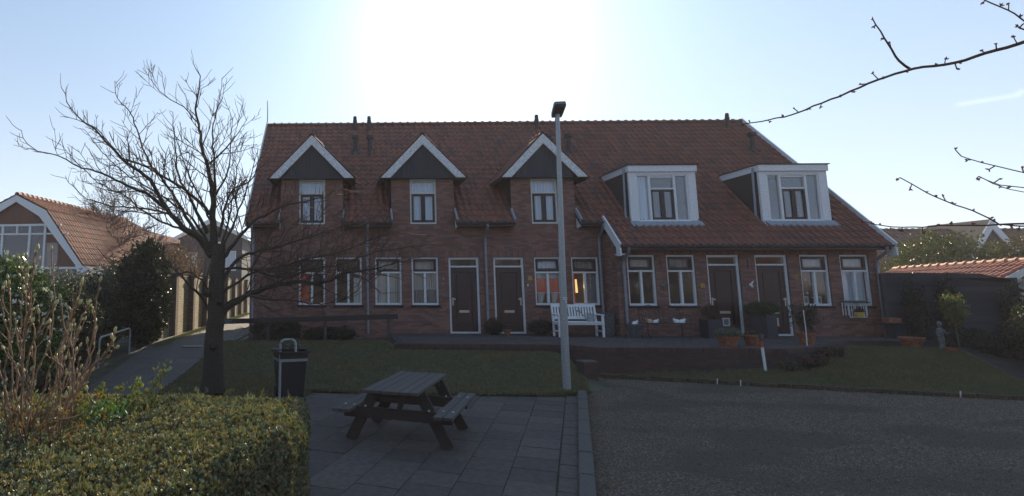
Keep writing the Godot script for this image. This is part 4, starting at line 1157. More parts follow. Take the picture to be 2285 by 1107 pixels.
	for e in [[XL, -1.99], [0.01, 1.55], [3.55, 5.36], [7.36, XR]]:
		rs.prism(PackedVector2Array([Vector2(RZ, RY - 0.02), Vector2(zc, roof_y(zc) - 0.02), Vector2(zc, roof_y(zc) - 0.14), Vector2(RZ, RY - 0.14)]), Transform3D(Basis(Vector3.BACK, Vector3.UP, Vector3.LEFT), Vector3(e[1], 0, 0)), e[1] - e[0])
	rs.prism(PackedVector2Array([Vector2(RZ, RY - 0.02), Vector2(1.2, roof_y(1.2) - 0.02), Vector2(1.2, roof_y(1.2) - 0.1), Vector2(RZ, RY - 0.14)]), Transform3D(Basis(Vector3.BACK, Vector3.UP, Vector3.LEFT), Vector3(XR, 0, 0)), XR - XJ)
	var roof := part(house, "roof", rs, M.shingle)
	var tc := brick_cols(Color(0.22, 0.077, 0.044), 12, 0.18)
	for i in 2: tc.append(Color(0.14, 0.062, 0.04) * rng.randf_range(0.9, 1.1))
	var tl := []
	var sl := sqrt(1.0 + RM * RM)
	var sb := slope_basis()
	var skip_pointed := func(x: float, y: float) -> bool:
		var wx := XL + x
		var z := RZ - y / sl
		if wx > XJ and z > 0.36: return false
		for c in DORM:
			var d := absf(wx - c)
			if d < 1.04 and z > -1.3: return true
			if d < 1.3 and roof_y(z) + 0.02 > 4.9 and roof_y(z) < 6.27 - d * 1.045: return true
		for f in FLAT:
			if wx > f - 0.02 and wx < f + 2.07 and z > -1.45 and z < 0.42: return true
		return false
	tiles(tl, Transform3D(sb, Vector3(XL, RY, RZ)), XR - XL - 0.02, (RZ - RIDGE_Z) * sl, tc, skip_pointed)
	var ext := (1.2 - RZ) * sl
	tiles(tl, Transform3D(sb, Vector3(XJ, roof_y(1.2), 1.2)), XR - XJ - 0.02, ext, tc, func(x, y):
		var z: float = 1.2 - y / sl
		for f in FLAT:
			if XJ + x > f - 0.02 and XJ + x < f + 2.07 and z < 0.42: return true
		return false)
	lay(roof, "roof_tile", "roof_tiles", tl, tile_v, tile_n, M.tile)
	ridge_caps(roof, Vector3(XL, roof_y(RIDGE_Z) - 0.02, RIDGE_Z), Vector3(XR, roof_y(RIDGE_Z) - 0.02, RIDGE_Z), 0.11, 0.3, tc)
	# verge boards
	for e in [[XL - 0.02, RZ + 0.05, M.cream_paint, 0.24], [XR, 1.3, M.white_paint, 0.26], [XJ - 0.02, 1.3, M.white_paint, 0.26]]:
		var m := Mb.new()
		var zt: float = RIDGE_Z if e[0] != XJ - 0.02 else 0.28
		var a := Vector3(e[0], roof_y(e[1]) + 0.02, e[1])
		var b := Vector3(e[0], roof_y(zt) + 0.02, zt)
		m.bar(a, b, 0.045, e[3], 0.004)
		if e[2] == M.white_paint:
			m.cham(Transform3D(Basis(), a + Vector3(0, -0.14, -0.06)), Vector3(0.05, 0.24, 0.24), 0.006)
			m.box(a + Vector3(-0.02, -0.22, -0.3), a + Vector3(0.16 if e[0] < 10 else 0.02, -0.19, -0.02))
		part(house, "verge_board", m, e[2])
	for e in [XL - 0.02, XR]:
		var m := Mb.new()
		m.bar(Vector3(e, roof_y(RIDGE_Z) - 0.05, RIDGE_Z), Vector3(e, RY - 0.05, -9.35), 0.045, 0.22)
		part(house, "verge_board", m, M.zinc if e < 0 else M.white_paint)
	# gutters and soffits
	for g in [[-3.02, -1.99, RY, RZ], [0.02, 1.54, RY, RZ], [3.56, 5.35, RY, RZ], [7.37, 8.05, RY, RZ], [8.12, 15.85, roof_y(1.2), 1.2]]:
		var m := Mb.new()
		half_pipe(m, g[0], g[1], g[2] - 0.025, g[3] + 0.075, 0.062)
		part(house, "gutter", m, M.gutter_grey)
		var so := Mb.new()
		so.box(Vector3(g[0] + 0.01, g[2] - 0.15, g[3] - 0.38), Vector3(g[1] - 0.01, g[2] - 0.125, g[3] + 0.0))
		so.box(Vector3(g[0] + 0.01, g[2] - 0.149, g[3]), Vector3(g[1] - 0.01, g[2] - 0.03, g[3] + 0.018))
		part(house, "eaves_board", so, M.dark_wood)
	for d in [[-2.86, 0.06, -0.25, RZ + 0.075, RY - 0.06], [0.77, 0.06, 0.0, RZ + 0.075, RY - 0.06], [4.48, 0.06, 0.0, RZ + 0.075, RY - 0.06], [8.02, 0.06, 0.02, RZ + 0.075, RY - 0.06], [8.33, 0.9, 0.0, 1.275, roof_y(1.2) - 0.06], [15.66, 0.9, 0.0, 1.275, roof_y(1.2) - 0.06]]:
		downpipe(house, d[0], d[1], d[2], d[3], d[4])
	# pointed dormers
	for c in DORM:
		var dm := node(house, "pointed_dormer")
		var boards := 21
		for i in boards:
			var x0 := -1.26 + i * 2.52 / boards
			var x1 := x0 + 2.52 / boards - 0.006
			var m := Mb.new()
			var ya := 6.2 - absf(x0) * 1.045
			var yb := 6.2 - absf(x1) * 1.045
			var q := PackedVector2Array([Vector2(c + x0, 4.872), Vector2(c + x1, 4.872), Vector2(c + x1, maxf(yb, 4.88)), Vector2(c + x0, maxf(ya, 4.88))])
			if x0 * x1 < 0: q = PackedVector2Array([Vector2(c + x0, 4.872), Vector2(c + x1, 4.872), Vector2(c + x1, yb), Vector2(c, 6.2), Vector2(c + x0, ya)])
			m.prism(q, Transform3D(Basis(), Vector3(0, 0, 0.17)), 0.03 + 0.003 * (i % 2))
			part(dm, "board", m, M.black_board)
		var bk := Mb.new()
		bk.prism(PackedVector2Array([Vector2(c - 1.2, 4.87), Vector2(c + 1.2, 4.87), Vector2(c, 6.15)]), Transform3D(Basis(), Vector3(0, 0, -0.1)), 0.265)
		part(dm, "gable_backing", bk, M.black_board)
		for s in [-1.0, 1.0]:
			var m := Mb.new()
			m.prism(PackedVector2Array([Vector2(c, 6.27), Vector2(c + s * 1.34, 4.87), Vector2(c + s * 1.04, 4.87), Vector2(c, 5.955)]), Transform3D(Basis(), Vector3(0, 0, 0.265)), 0.04)
			part(dm, "barge_board", m, M.stained_paint, "white painted barge board with grey weather streaks")
			# roof slope of the dormer
			var f0 := Vector3(c, 6.25, 0.27)
			var f1 := Vector3(c + s * 1.34, 4.85, 0.27)
			var b1 := Vector3(c + s * 1.34, 4.85, -1.25)
			var b0 := Vector3(c, 6.25, -2.75)
			var dn := Vector3(0, -0.06, 0)
			var sm := Mb.new()
			for e in [[f0, f1, b1, b0], [f0 + dn, b0 + dn, b1 + dn, f1 + dn], [f0, f0 + dn, f1 + dn, f1], [f1, f1 + dn, b1 + dn, b1]]: sm.quad(e[0], e[1], e[2], e[3])
			part(dm, "slope", sm, M.shingle)
			var up := (f0 - f1).normalized()
			var xx := Vector3.FORWARD if s > 0 else Vector3.BACK
			var dl2 := []
			var org := f1 if s > 0 else b1 + Vector3(0, 0, -1.5)
			tiles(dl2, Transform3D(Basis(xx, up, xx.cross(up)), org + Vector3(0, 0.01, -0.02 if s > 0 else 0.0)), 3.0 if s > 0 else 3.0, f0.distance_to(f1) - 0.05, tc, func(x, y):
				var zz: float = (0.27 - x) if s > 0 else (-2.75 + x)
				return 4.85 + y * up.y < roof_y(zz) - 0.05 or zz > 0.2)
			lay(dm, "roof_tile", "roof_tiles", dl2, tile_v, tile_n, M.tile, 0)
			# cheek
			var ck := Mb.new()
			var cx: float = c + s * 1.0
			ck.prism(PackedVector2Array([Vector2(-0.05, roof_y(-0.05) - 0.05), Vector2(-0.05, 5.0), Vector2(-1.4, 5.0)]), Transform3D(Basis(Vector3.BACK, Vector3.UP, Vector3.LEFT), Vector3(cx + (0.0 if s < 0 else 0.0), 0, 0)), s * 0.06)
			part(dm, "cheek", ck, M.black_board)
			# lead flashing where the eaves meet the dormer wall
			var fl := Mb.new()
			fl.bar(Vector3(cx + s * 0.012, RY + 0.02, RZ + 0.06), Vector3(cx + s * 0.012, roof_y(0.0) + 0.1, 0.0), 0.05, 0.13, 0.004)
			part(dm, "flashing", fl, M.lead)
			var fb := Mb.new()
			fb.prism(PackedVector2Array([Vector2(0.005, RY - 0.2), Vector2(RZ, RY - 0.16), Vector2(RZ, RY - 0.02), Vector2(0.005, roof_y(0.0) - 0.03)]), Transform3D(Basis(Vector3.BACK, Vector3.UP, Vector3.LEFT), Vector3(cx + (0.03 if s > 0 else -0.01), 0, 0)), 0.02)
			part(dm, "eaves_end", fb, M.stained_paint)
		ridge_caps(dm, Vector3(c, 6.23, 0.25), Vector3(c, 6.23, -2.6), 0.1, 0.3, tc)
	# flat roofed dormers
	for k in 2:
		flat_dormer(house, FLAT[k], k)
	# flues and roof vents
	for x in [0.5, 1.06, 7.68, 8.48, 15.08]:
		var m := Mb.new()
		var y := roof_y(-4.1)
		m.lathe(Transform3D(Basis(), Vector3(x, 0, -4.1)), [Vector2(0.085, y - 0.25), Vector2(0.075, y + 0.3), Vector2(0.075, y + 0.34), Vector2(0.085, y + 0.36), Vector2(0.085, y + 0.44), Vector2(0.07, y + 0.45), Vector2(0.07, y + 0.5), Vector2(0.08, y + 0.51), Vector2(0.06, y + 0.6), Vector2(0.0, y + 0.6)], 12)
		part(house, "flue", m, M.flue_black)
	for x in [0.47, 1.02, 7.63, 8.4, 15.1]:
		var m := Mb.new()
		var y := roof_y(-2.86)
		m.lathe(Transform3D(Basis(), Vector3(x, 0, -2.86)), [Vector2(0.1, y - 0.14), Vector2(0.085, y + 0.05), Vector2(0.085, y + 0.5), Vector2(0.15, y + 0.52), Vector2(0.15, y + 0.64), Vector2(0.02, y + 0.68)], 12)
		m.obox(Transform3D(slope_basis(), Vector3(x, y + 0.035, -2.84)), Vector3(0.36, 0.4, 0.02))
		part(house, "roof_vent", m, M.flue_black)
	var an := thing("lightning_rod", "thin upright rod at the left end of the roof ridge", "rod", Vector3(-3.07, 7.93, -4.5))
	var am := Mb.new()
	am.tube(PackedVector3Array([Vector3(0, -0.1, 0), Vector3(0.01, 0.6, 0), Vector3(-0.01, 1.08, 0)]), PackedFloat32Array([0.022, 0.019, 0.012]), 7)
	part(an, "rod", am, M.zinc)
	var ac := Mb.new()
	ac.tube(PackedVector3Array([Vector3(0, -0.12, 0), Vector3(0, 0.08, 0)]), PackedFloat32Array([0.04, 0.035]), 8)
	part(an, "socket", ac, M.lead)

func flat_dormer(house: Node, x0: float, k: int) -> void:
	var d := node(house, "flat_dormer")
	var x1 := x0 + 2.05
	var z := 0.4
	var y0 := 3.4
	var y1 := 5.0
	var white = M.white_paint
	# boarded front round the window opening
	var ox0 := x0 + 0.23
	var ox1 := x1 - 0.25
	var oy0 := y0 + 0.05
	var oy1 := y1 - 0.1
	var f := Mb.new()
	f.cham(Transform3D(Basis(), Vector3((x0 + ox0) / 2, (y0 + y1) / 2, z - 0.05)), Vector3(ox0 - x0, y1 - y0, 0.1), 0.006)
	f.cham(Transform3D(Basis(), Vector3((x1 + ox1) / 2, (y0 + y1) / 2, z - 0.05)), Vector3(x1 - ox1, y1 - y0, 0.1), 0.006)
	f.box(Vector3(ox0, oy1, z - 0.1), Vector3(ox1, y1, z - 0.003))
	f.box(Vector3(ox0, y0, z - 0.1), Vector3(ox1, oy0, z + 0.02))
	part(d, "front", f, white)
	var fa := Mb.new()
	fa.cham(Transform3D(Basis(), Vector3((x0 + x1) / 2, y1 + 0.085, z + 0.03)), Vector3(x1 - x0 + 0.06, 0.2, 0.05), 0.006)
	fa.box(Vector3(x0 - 0.03, y1 - 0.01, -1.5), Vector3(x0 + 0.0, y1 + 0.185, z + 0.004))
	fa.box(Vector3(x1 + 0.0, y1 - 0.01, -1.5), Vector3(x1 + 0.03, y1 + 0.185, z + 0.004))
	part(d, "fascia", fa, white)
	var rf := Mb.new()
	rf.box(Vector3(x0 - 0.06, y1 + 0.187, -1.7), Vector3(x1 + 0.07, y1 + 0.215, z + 0.085))
	rf.box(Vector3(x0 + 0.03, y1, -1.6), Vector3(x1 - 0.03, y1 + 0.18, z - 0.11))
	part(d, "flat_roof", rf, M.shingle)
	for s in [0, 1]:
		var ck := Mb.new()
		var cx: float = x0 + 0.03 if s == 0 else x1 - 0.01
		var q := PackedVector2Array([Vector2(z - 0.105, roof_y(z - 0.1) - 0.05), Vector2(z - 0.105, y1), Vector2(-1.4, y1)])
		ck.prism(q, Transform3D(Basis(Vector3.BACK, Vector3.UP, Vector3.LEFT), Vector3(cx, 0, 0)), 0.04)
		part(d, "cheek", ck, M.shingle, "dark shingled dormer cheek")
		for i in 13:   # rows of slates
			var y := 3.6 + i * 0.11
			var zb := RZ - (y + 0.05 - RY) / RM
			if zb > z - 0.15: zb = z - 0.15
			var m := Mb.new()
			m.obox(Transform3D(Basis(Vector3.BACK, 0.05 if s == 0 else -0.05), Vector3(cx + (-0.044 if s == 0 else 0.006), y + 0.06, (z - 0.1 + zb) / 2)), Vector3(0.012, 0.115, z - 0.1 - zb))
			part(d, "slate_row", m, M.shingle)
	# window
	var w := node(house, "window")
	var zf := z - 0.02
	var fr := Mb.new()
	frame_rect(fr, ox0, ox1, oy0, oy1, 0.04, zf, 0.09)
	part(w, "frame", fr, white)
	var xa := ox0 + 0.36
	var xb := ox1 - 0.37
	for x in [xa + 0.035, xb - 0.035]:
		var mu := Mb.new()
		mu.cham(Transform3D(Basis(), Vector3(x, (oy0 + oy1) / 2, zf - 0.045)), Vector3(0.07, oy1 - oy0 - 0.08, 0.1), 0.004)
		part(w, "mullion", mu, white)
	var yr := oy1 - 0.44
	var tr := Mb.new()
	tr.cham(Transform3D(Basis(), Vector3((xa + xb) / 2, yr, zf - 0.045)), Vector3(xb - xa - 0.14, 0.05, 0.09), 0.004)
	tr.cham(Transform3D(Basis(), Vector3((xa + xb) / 2, oy1 - 0.07, zf - 0.045)), Vector3(xb - xa - 0.14, 0.05, 0.06), 0.004)
	part(w, "transom", tr, white)
	pane(w, ox0 + 0.04, xa, oy0 + 0.04, oy1 - 0.04, zf - 0.05, 2)
	pane(w, xb, ox1 - 0.04, oy0 + 0.04, oy1 - 0.04, zf - 0.05, 2)
	pane(w, xa + 0.07, xb - 0.07, yr + 0.025, oy1 - 0.095, zf - 0.05, 2)
	var xm := (xa + xb) / 2
	for s in [[xa + 0.071, xm - 0.002], [xm + 0.002, xb - 0.071]]:
		var m := Mb.new()
		frame_rect(m, s[0], s[1], oy0 + 0.04, yr - 0.025, 0.062, zf - 0.01, 0.06, 0.075)
		part(w, "casement", m, M.dark_wood)
		pane(w, s[0] + 0.062, s[1] - 0.062, oy0 + 0.115, yr - 0.088, zf - 0.045, 2)
	# wavy lead apron on the tiles below
	var ap := Mb.new()
	for i in 66:
		var xa2 := x0 - 0.06 + i * (x1 - x0 + 0.14) / 66.0
		var xb2 := xa2 + (x1 - x0 + 0.14) / 66.0
		var za := 0.045 + 0.026 * sin(TAU * (xa2 - XL) / TW)
		var zb2 := 0.045 + 0.026 * sin(TAU * (xb2 - XL) / TW)
		var zz := z + 0.19 + 0.02 * sin(TAU * (xa2 - XL) / TW + 1.0)
		ap.quad(Vector3(xa2, roof_y(zz) + za + 0.02, zz), Vector3(xb2, roof_y(zz) + zb2 + 0.02, zz), Vector3(xb2, y0 + 0.05, z + 0.004), Vector3(xa2, y0 + 0.05, z + 0.004))
		ap.quad(Vector3(xa2, roof_y(zz) + za - 0.01, zz), Vector3(xb2, roof_y(zz) + zb2 - 0.01, zz), Vector3(xb2, roof_y(zz) + zb2 + 0.02, zz), Vector3(xa2, roof_y(zz) + za + 0.02, zz))
	part(d, "apron", ap, M.lead)
	# rainwater pipe on the left cheek
	var rp := Mb.new()
	rp.tube(PackedVector3Array([Vector3(x0 - 0.06, y1 + 0.12, z - 0.16), Vector3(x0 - 0.07, y1 - 0.02, z - 0.16), Vector3(x0 - 0.07, 3.62, z - 0.2), Vector3(x0 - 0.075, 3.55, z - 0.14)]), PackedFloat32Array([0.035, 0.035, 0.035, 0.035]), 8)
	part(d, "rain_pipe", rp, M.lead)
	var back := Mb.new()
	back.box(Vector3(x0 + 0.05, 2.8, -2.6), Vector3(x1 - 0.05, 5.0, -2.5))
	part(d, "room_wall", back, M.plaster)

func furnishings() -> void:
	rng.seed = 31
	vertical_blind("cream vertical blind filling the third ground floor window from the left", 1.05, 1.8, 0.92, 2.3, -0.16)
	vertical_blind("cream vertical blind hanging half drawn in the window left of the first door", 2.2, 2.95, 1.35, 2.3, -0.16)
	cloth("curtain", "grey pleated cloth low in the window left of the first door", 2.2, 2.95, 0.92, 1.36, -0.17, M.grey_cloth, 11.0, 0.014)
	cloth("roller_blind", "orange cloth drawn across the window behind the lamp post", 6.03, 6.78, 1.24, 1.86, -0.16, M.orange_cloth, 1.0, 0.004)
	cloth("curtain", "short orange side drape at the right edge of the window behind the lamp post", 6.7, 6.8, 0.9, 1.86, -0.165, M.orange_cloth, 2.0, 0.01)
	cloth("lace_valance", "scalloped white lace valance over the orange cloth", 6.04, 6.78, 1.7, 1.87, -0.135, M.lace, 5.0, 0.012)
	cloth("cafe_curtain", "cream tie back curtain low in the orange window, its left half", 6.1, 6.33, 0.92, 1.25, -0.135, M.lace, 4.0, 0.012, 0.7)
	cloth("cafe_curtain", "cream tie back curtain low in the orange window, its right half", 6.52, 6.74, 0.92, 1.25, -0.135, M.lace, 4.0, 0.012, 0.7)
	cloth("curtain", "white panel behind the dark hopper light of the orange window", 6.12, 6.7, 2.02, 2.28, -0.135, M.net, 6.0, 0.01)
	cloth("curtain", "grey net curtain in the right pane of the window above the white bench", 7.58, 7.93, 0.92, 1.86, -0.15, M.grey_cloth, 6.0, 0.015)
	cloth("curtain", "narrow red drape in the left pane of the window above the white bench", 7.18, 7.29, 0.92, 1.86, -0.165, M.orange_cloth, 2.0, 0.012)
	cloth("curtain", "grey panel behind the hopper light above the white bench", 7.24, 7.86, 2.02, 2.28, -0.135, M.grey_cloth, 6.0, 0.01)
	cloth("curtain", "folded rust coloured drape in the leftmost ground floor window", -1.36, -1.05, 0.95, 1.85, -0.17, M.orange_cloth, 3.0, 0.025, 0.2)
	cloth("curtain", "beige drape at the right side of the second window from the left", 0.33, 0.54, 0.92, 1.86, -0.15, M.blind, 3.0, 0.02)
	for e in [[-1.36, -0.62, "pale net curtain in the upstairs window of the leftmost pointed dormer"], [2.2, 2.94, "pale net curtain in the upstairs window of the middle pointed dormer"], [6.04, 6.77, "pale net curtain in the upstairs window of the pointed dormer behind the lamp post"]]:
		cloth("net_curtain", e[2], e[0], e[1], 3.44, 4.8, -0.135, M.net, 7.0, 0.02)
	cloth("net_curtain", "white curtain drawn in the left pane of the nearer flat dormer beside the lamp post", 9.17, 9.5, 3.46, 4.86, 0.26, M.net, 3.0, 0.03)
	for e in [[8.6, 9.14, "first"], [9.76, 10.31, "second"], [13.64, 14.18, "third"], [14.8, 15.34, "fourth"]]:
		cloth("net_curtain", "patterned white panel behind the hopper light of the %s window of the right house" % e[2], e[0], e[1], 2.04, 2.28, 0.66, M.lace if e[2] != "second" else M.grey_cloth, 5.0, 0.006)
	cloth("net_curtain", "thin white net in the last window, beside the white sill rack", 14.7, 15.44, 0.95, 1.88, 0.64, M.net, 6.0, 0.012)
	# lamp glowing in the window above the bench
	var l := thing("floor_lamp", "lit cream lamp glowing in the left pane above the white bench", "lamp", Vector3(7.44, 0.0, -0.6))
	var m := Mb.new()
	m.lathe(Transform3D(), [Vector2(0.13, 0.0), Vector2(0.13, 0.02), Vector2(0.012, 0.04), Vector2(0.012, 1.25)], 12)
	part(l, "stand", m, M.brass)
	var sh := Mb.new()
	sh.lathe(Transform3D(), [Vector2(0.09, 1.25), Vector2(0.07, 1.68)], 14)
	var lm := mat("lamp_shade", Color(0.75, 0.62, 0.35), 0.8)
	lm.emission_enabled = true
	lm.emission = Color(1.0, 0.82, 0.5)
	lm.emission_energy_multiplier = 0.55
	part(l, "shade", sh, lm)
	var om := OmniLight3D.new()
	om.name = "bulb_light"
	om.light_color = Color(1.0, 0.8, 0.5)
	om.light_energy = 0.12
	om.light_size = 0.05
	om.omni_range = 6.0
	om.shadow_enabled = true
	l.add_child(om)
	om.position = Vector3(0, 1.46, 0.0)
	# small things on the inner sills of the right house
	var trays := [[13.62, "dark framed photograph standing left on the sill of the third right window"], [14.0, "dark framed photograph standing right on the sill of the third right window"]]
	for e in trays:
		var t := thing("picture_frame", e[1], "picture", Vector3(e[0] + 0.1, 0.95, 0.6), 0, "framed photographs on the sill")
		var f := Mb.new()
		frame_rect(f, -0.1, 0.1, 0.0, 0.2, 0.02, 0.0, 0.02)
		part(t, "frame", f, M.plastic_white)
		var p := Mb.new()
		p.box(Vector3(-0.08, 0.02, -0.018), Vector3(0.08, 0.18, -0.01))
		part(t, "picture", p, M.grey_cloth)
	var g := thing("hanging_ornament", "string of small round baubles hanging in the third right window", "ornament", Vector3(13.66, 1.85, 0.55))
	for i in 7:
		var b := Mb.new()
		var at := Vector3(0.05 + 0.13 * (i % 3), -0.08 - 0.13 * i, 0.0)
		b.lathe(Transform3D(Basis(), at), [Vector2(0, -0.03), Vector2(0.025, -0.015), Vector2(0.03, 0.0), Vector2(0.022, 0.018), Vector2(0, 0.03)], 8)
		b.tube(PackedVector3Array([at + Vector3(0, 0.03, 0), Vector3(at.x, 0, 0)]), PackedFloat32Array([0.002, 0.002]), 4)
		part(g, "bauble", b, [M.red, M.plastic_white, M.cat_tan][i % 3])

# ---- things in the yard and on the terrace
func picnic_table() -> void:
	rng.seed = 41
	var t := thing("picnic_table", "weathered wooden picnic table with two benches on the paving", "table", Vector3(0.93, -0.65, 9.82), -0.37)
	var tilt := 0.0
	for i in 6:
		var m := Mb.new()
		m.cham(Transform3D(Basis(Vector3.UP, rng.randf_range(-0.002, 0.002)), Vector3(-0.315 + i * 0.126, 0.72 + rng.randf_range(-0.002, 0.002), rng.randf_range(-0.008, 0.008))), Vector3(0.116, 0.042, 1.85), 0.005)
		part(t, "plank", m, M.table_plank)
	for s in [-1.0, 1.0]:
		for i in 2:
			var m := Mb.new()
			m.cham(Transform3D(Basis(), Vector3(s * (0.62 + i * 0.128), 0.45, rng.randf_range(-0.008, 0.008))), Vector3(0.118, 0.042, 1.85), 0.005)
			part(t, "seat_plank", m, M.table_plank)
	for z in [-0.56, 0.56]:
		for s in [-1.0, 1.0]:
			var m := Mb.new()
			m.bar(Vector3(s * 0.3, 0.7, z), Vector3(s * 0.68, 0.0, z), 0.15, 0.045, 0.004, Vector3.BACK)
			part(t, "leg", m, M.table_frame)
			var b := Mb.new()
			for q in [[0.44, 0.47], [0.5, 0.37], [0.27, 0.66]]:
				b.lathe(Transform3D(Basis(Vector3.RIGHT, PI / 2), Vector3(s * q[0], q[1], z + 0.05)), [Vector2(0.0, 0.012), Vector2(0.012, 0.01), Vector2(0.016, 0.0)], 8)
				b.lathe(Transform3D(Basis(), Vector3(s * (0.62 + (0.128 if q[0] > 0.46 else 0.0)), 0.471, z)), [Vector2(0.016, 0.0), Vector2(0.012, 0.006), Vector2(0.0, 0.008)], 8)
			part(t, "bolts", b, M.bolt)
		var c := Mb.new()
		c.cham(Transform3D(Basis(), Vector3(0, 0.39, z + 0.048)), Vector3(1.5, 0.145, 0.042), 0.004)
		part(t, "bench_beam", c, M.table_frame)
		var u := Mb.new()
		u.cham(Transform3D(Basis(), Vector3(0, 0.655, z + 0.046)), Vector3(0.7, 0.095, 0.042), 0.004)
		part(t, "top_beam", u, M.table_frame)
	for s in [-1.0, 1.0]:
		var br := Mb.new()
		br.bar(Vector3(0, 0.66, s * 0.1), Vector3(0, 0.4, s * 0.52), 0.07, 0.035, 0.004)
		part(t, "brace", br, M.table_frame)

func litter_bin() -> void:
	var t := thing("litter_bin", "black plastic wheeled bin strapped to a bent galvanised post on the lawn edge", "bin", Vector3(-1.0, -0.6, 7.35), 0.35)
	var m := Mb.new()
	var ring := func(w: float, d: float, y: float) -> Array:
		return [Vector3(-w, y, -d), Vector3(-w, y, d), Vector3(w, y, d), Vector3(w, y, -d)]
	var lv := [[0.2, 0.2, 0.03], [0.255, 0.26, 0.74], [0.26, 0.265, 0.745], [0.265, 0.27, 0.82], [0.3, 0.31, 0.835], [0.3, 0.31, 0.865], [0.27, 0.28, 0.866], [0.25, 0.26, 0.7]]
	for i in lv.size() - 1:
		var a: Array = ring.call(lv[i][0], lv[i][1], lv[i][2])
		var b: Array = ring.call(lv[i + 1][0], lv[i + 1][1], lv[i + 1][2])
		for s in 4: m.quad(a[s], a[(s + 1) % 4], b[(s + 1) % 4], b[s])
	var bt: Array = ring.call(0.2, 0.2, 0.03)
	m.quad(bt[3], bt[2], bt[1], bt[0])
	part(t, "body", m, M.bin_plastic)
	var l := Mb.new()   # lid standing a little open at the back, rim handle
	l.cham(Transform3D(Basis(Vector3.RIGHT, -0.06), Vector3(0.0, 0.885, -0.02)), Vector3(0.56, 0.025, 0.58), 0.01)
	l.tube(PackedVector3Array([Vector3(-0.2, 0.86, -0.34), Vector3(0.2, 0.86, -0.34)]), PackedFloat32Array([0.018, 0.018]), 8)
	part(t, "lid", l, M.bin_plastic)
	var bag := Mb.new()
	for i in 9:
		var a := TAU * i / 9.0
		bag.tube(PackedVector3Array([Vector3(cos(a) * 0.2, 0.895, sin(a) * 0.2), Vector3(cos(a + 0.3) * 0.24, 0.915 + 0.012 * (i % 3), sin(a + 0.3) * 0.25), Vector3(cos(a + 0.7) * 0.19, 0.9, sin(a + 0.7) * 0.2)]), PackedFloat32Array([0.008, 0.018, 0.008]), 6)
	part(t, "bag_rim", bag, M.bin_plastic)
	for s in [-1.0, 1.0]:
		var w := Mb.new()
		w.lathe(Transform3D(Basis(Vector3.BACK, PI / 2), Vector3(s * 0.21 + 0.025, 0.1, -0.2)), [Vector2(0.0, 0.0), Vector2(0.1, 0.0), Vector2(0.1, 0.05), Vector2(0.0, 0.05)], 16)
		part(t, "wheel", w, M.bin_plastic)
	var st := Mb.new()
	var a: Array = ring.call(0.262, 0.268, 0.68)
	var b: Array = ring.call(0.266, 0.272, 0.73)
	for s in 4: st.quad(a[s], a[(s + 1) % 4], b[(s + 1) % 4], b[s])
	part(t, "strap", st, M.galvanised)
	var p := thing("bin_post", "bent galvanised steel tube standing in front of the black bin", "post", Vector3(-1.16, -0.6, 7.66))
	var pm := Mb.new()
	var pts := PackedVector3Array([Vector3(0, 0, 0), Vector3(0.01, 0.9, 0)])
	for i in 7:
		var f := PI / 2 * i / 6.0
		pts.append(Vector3(0.01 + 0.1 * (1 - cos(f)), 0.98 + 0.1 * sin(f), 0))
	for i in 7:
		var f := PI / 2 * i / 6.0
		pts.append(Vector3(0.21 + 0.08 * sin(f), 0.98 + 0.1 * cos(f), -0.0))
	pts.append(Vector3(0.29, 0.86, 0.0))
	var rr := PackedFloat32Array()
	for i in pts.size(): rr.append(0.024)
	pm.tube(pts, rr, 10)
	part(p, "tube", pm, M.galvanised)
	var fp := Mb.new()
	fp.lathe(Transform3D(), [Vector2(0.07, 0.0), Vector2(0.07, 0.012), Vector2(0.03, 0.02), Vector2(0.026, 0.06)], 12)
	part(p, "foot", fp, M.galvanised)

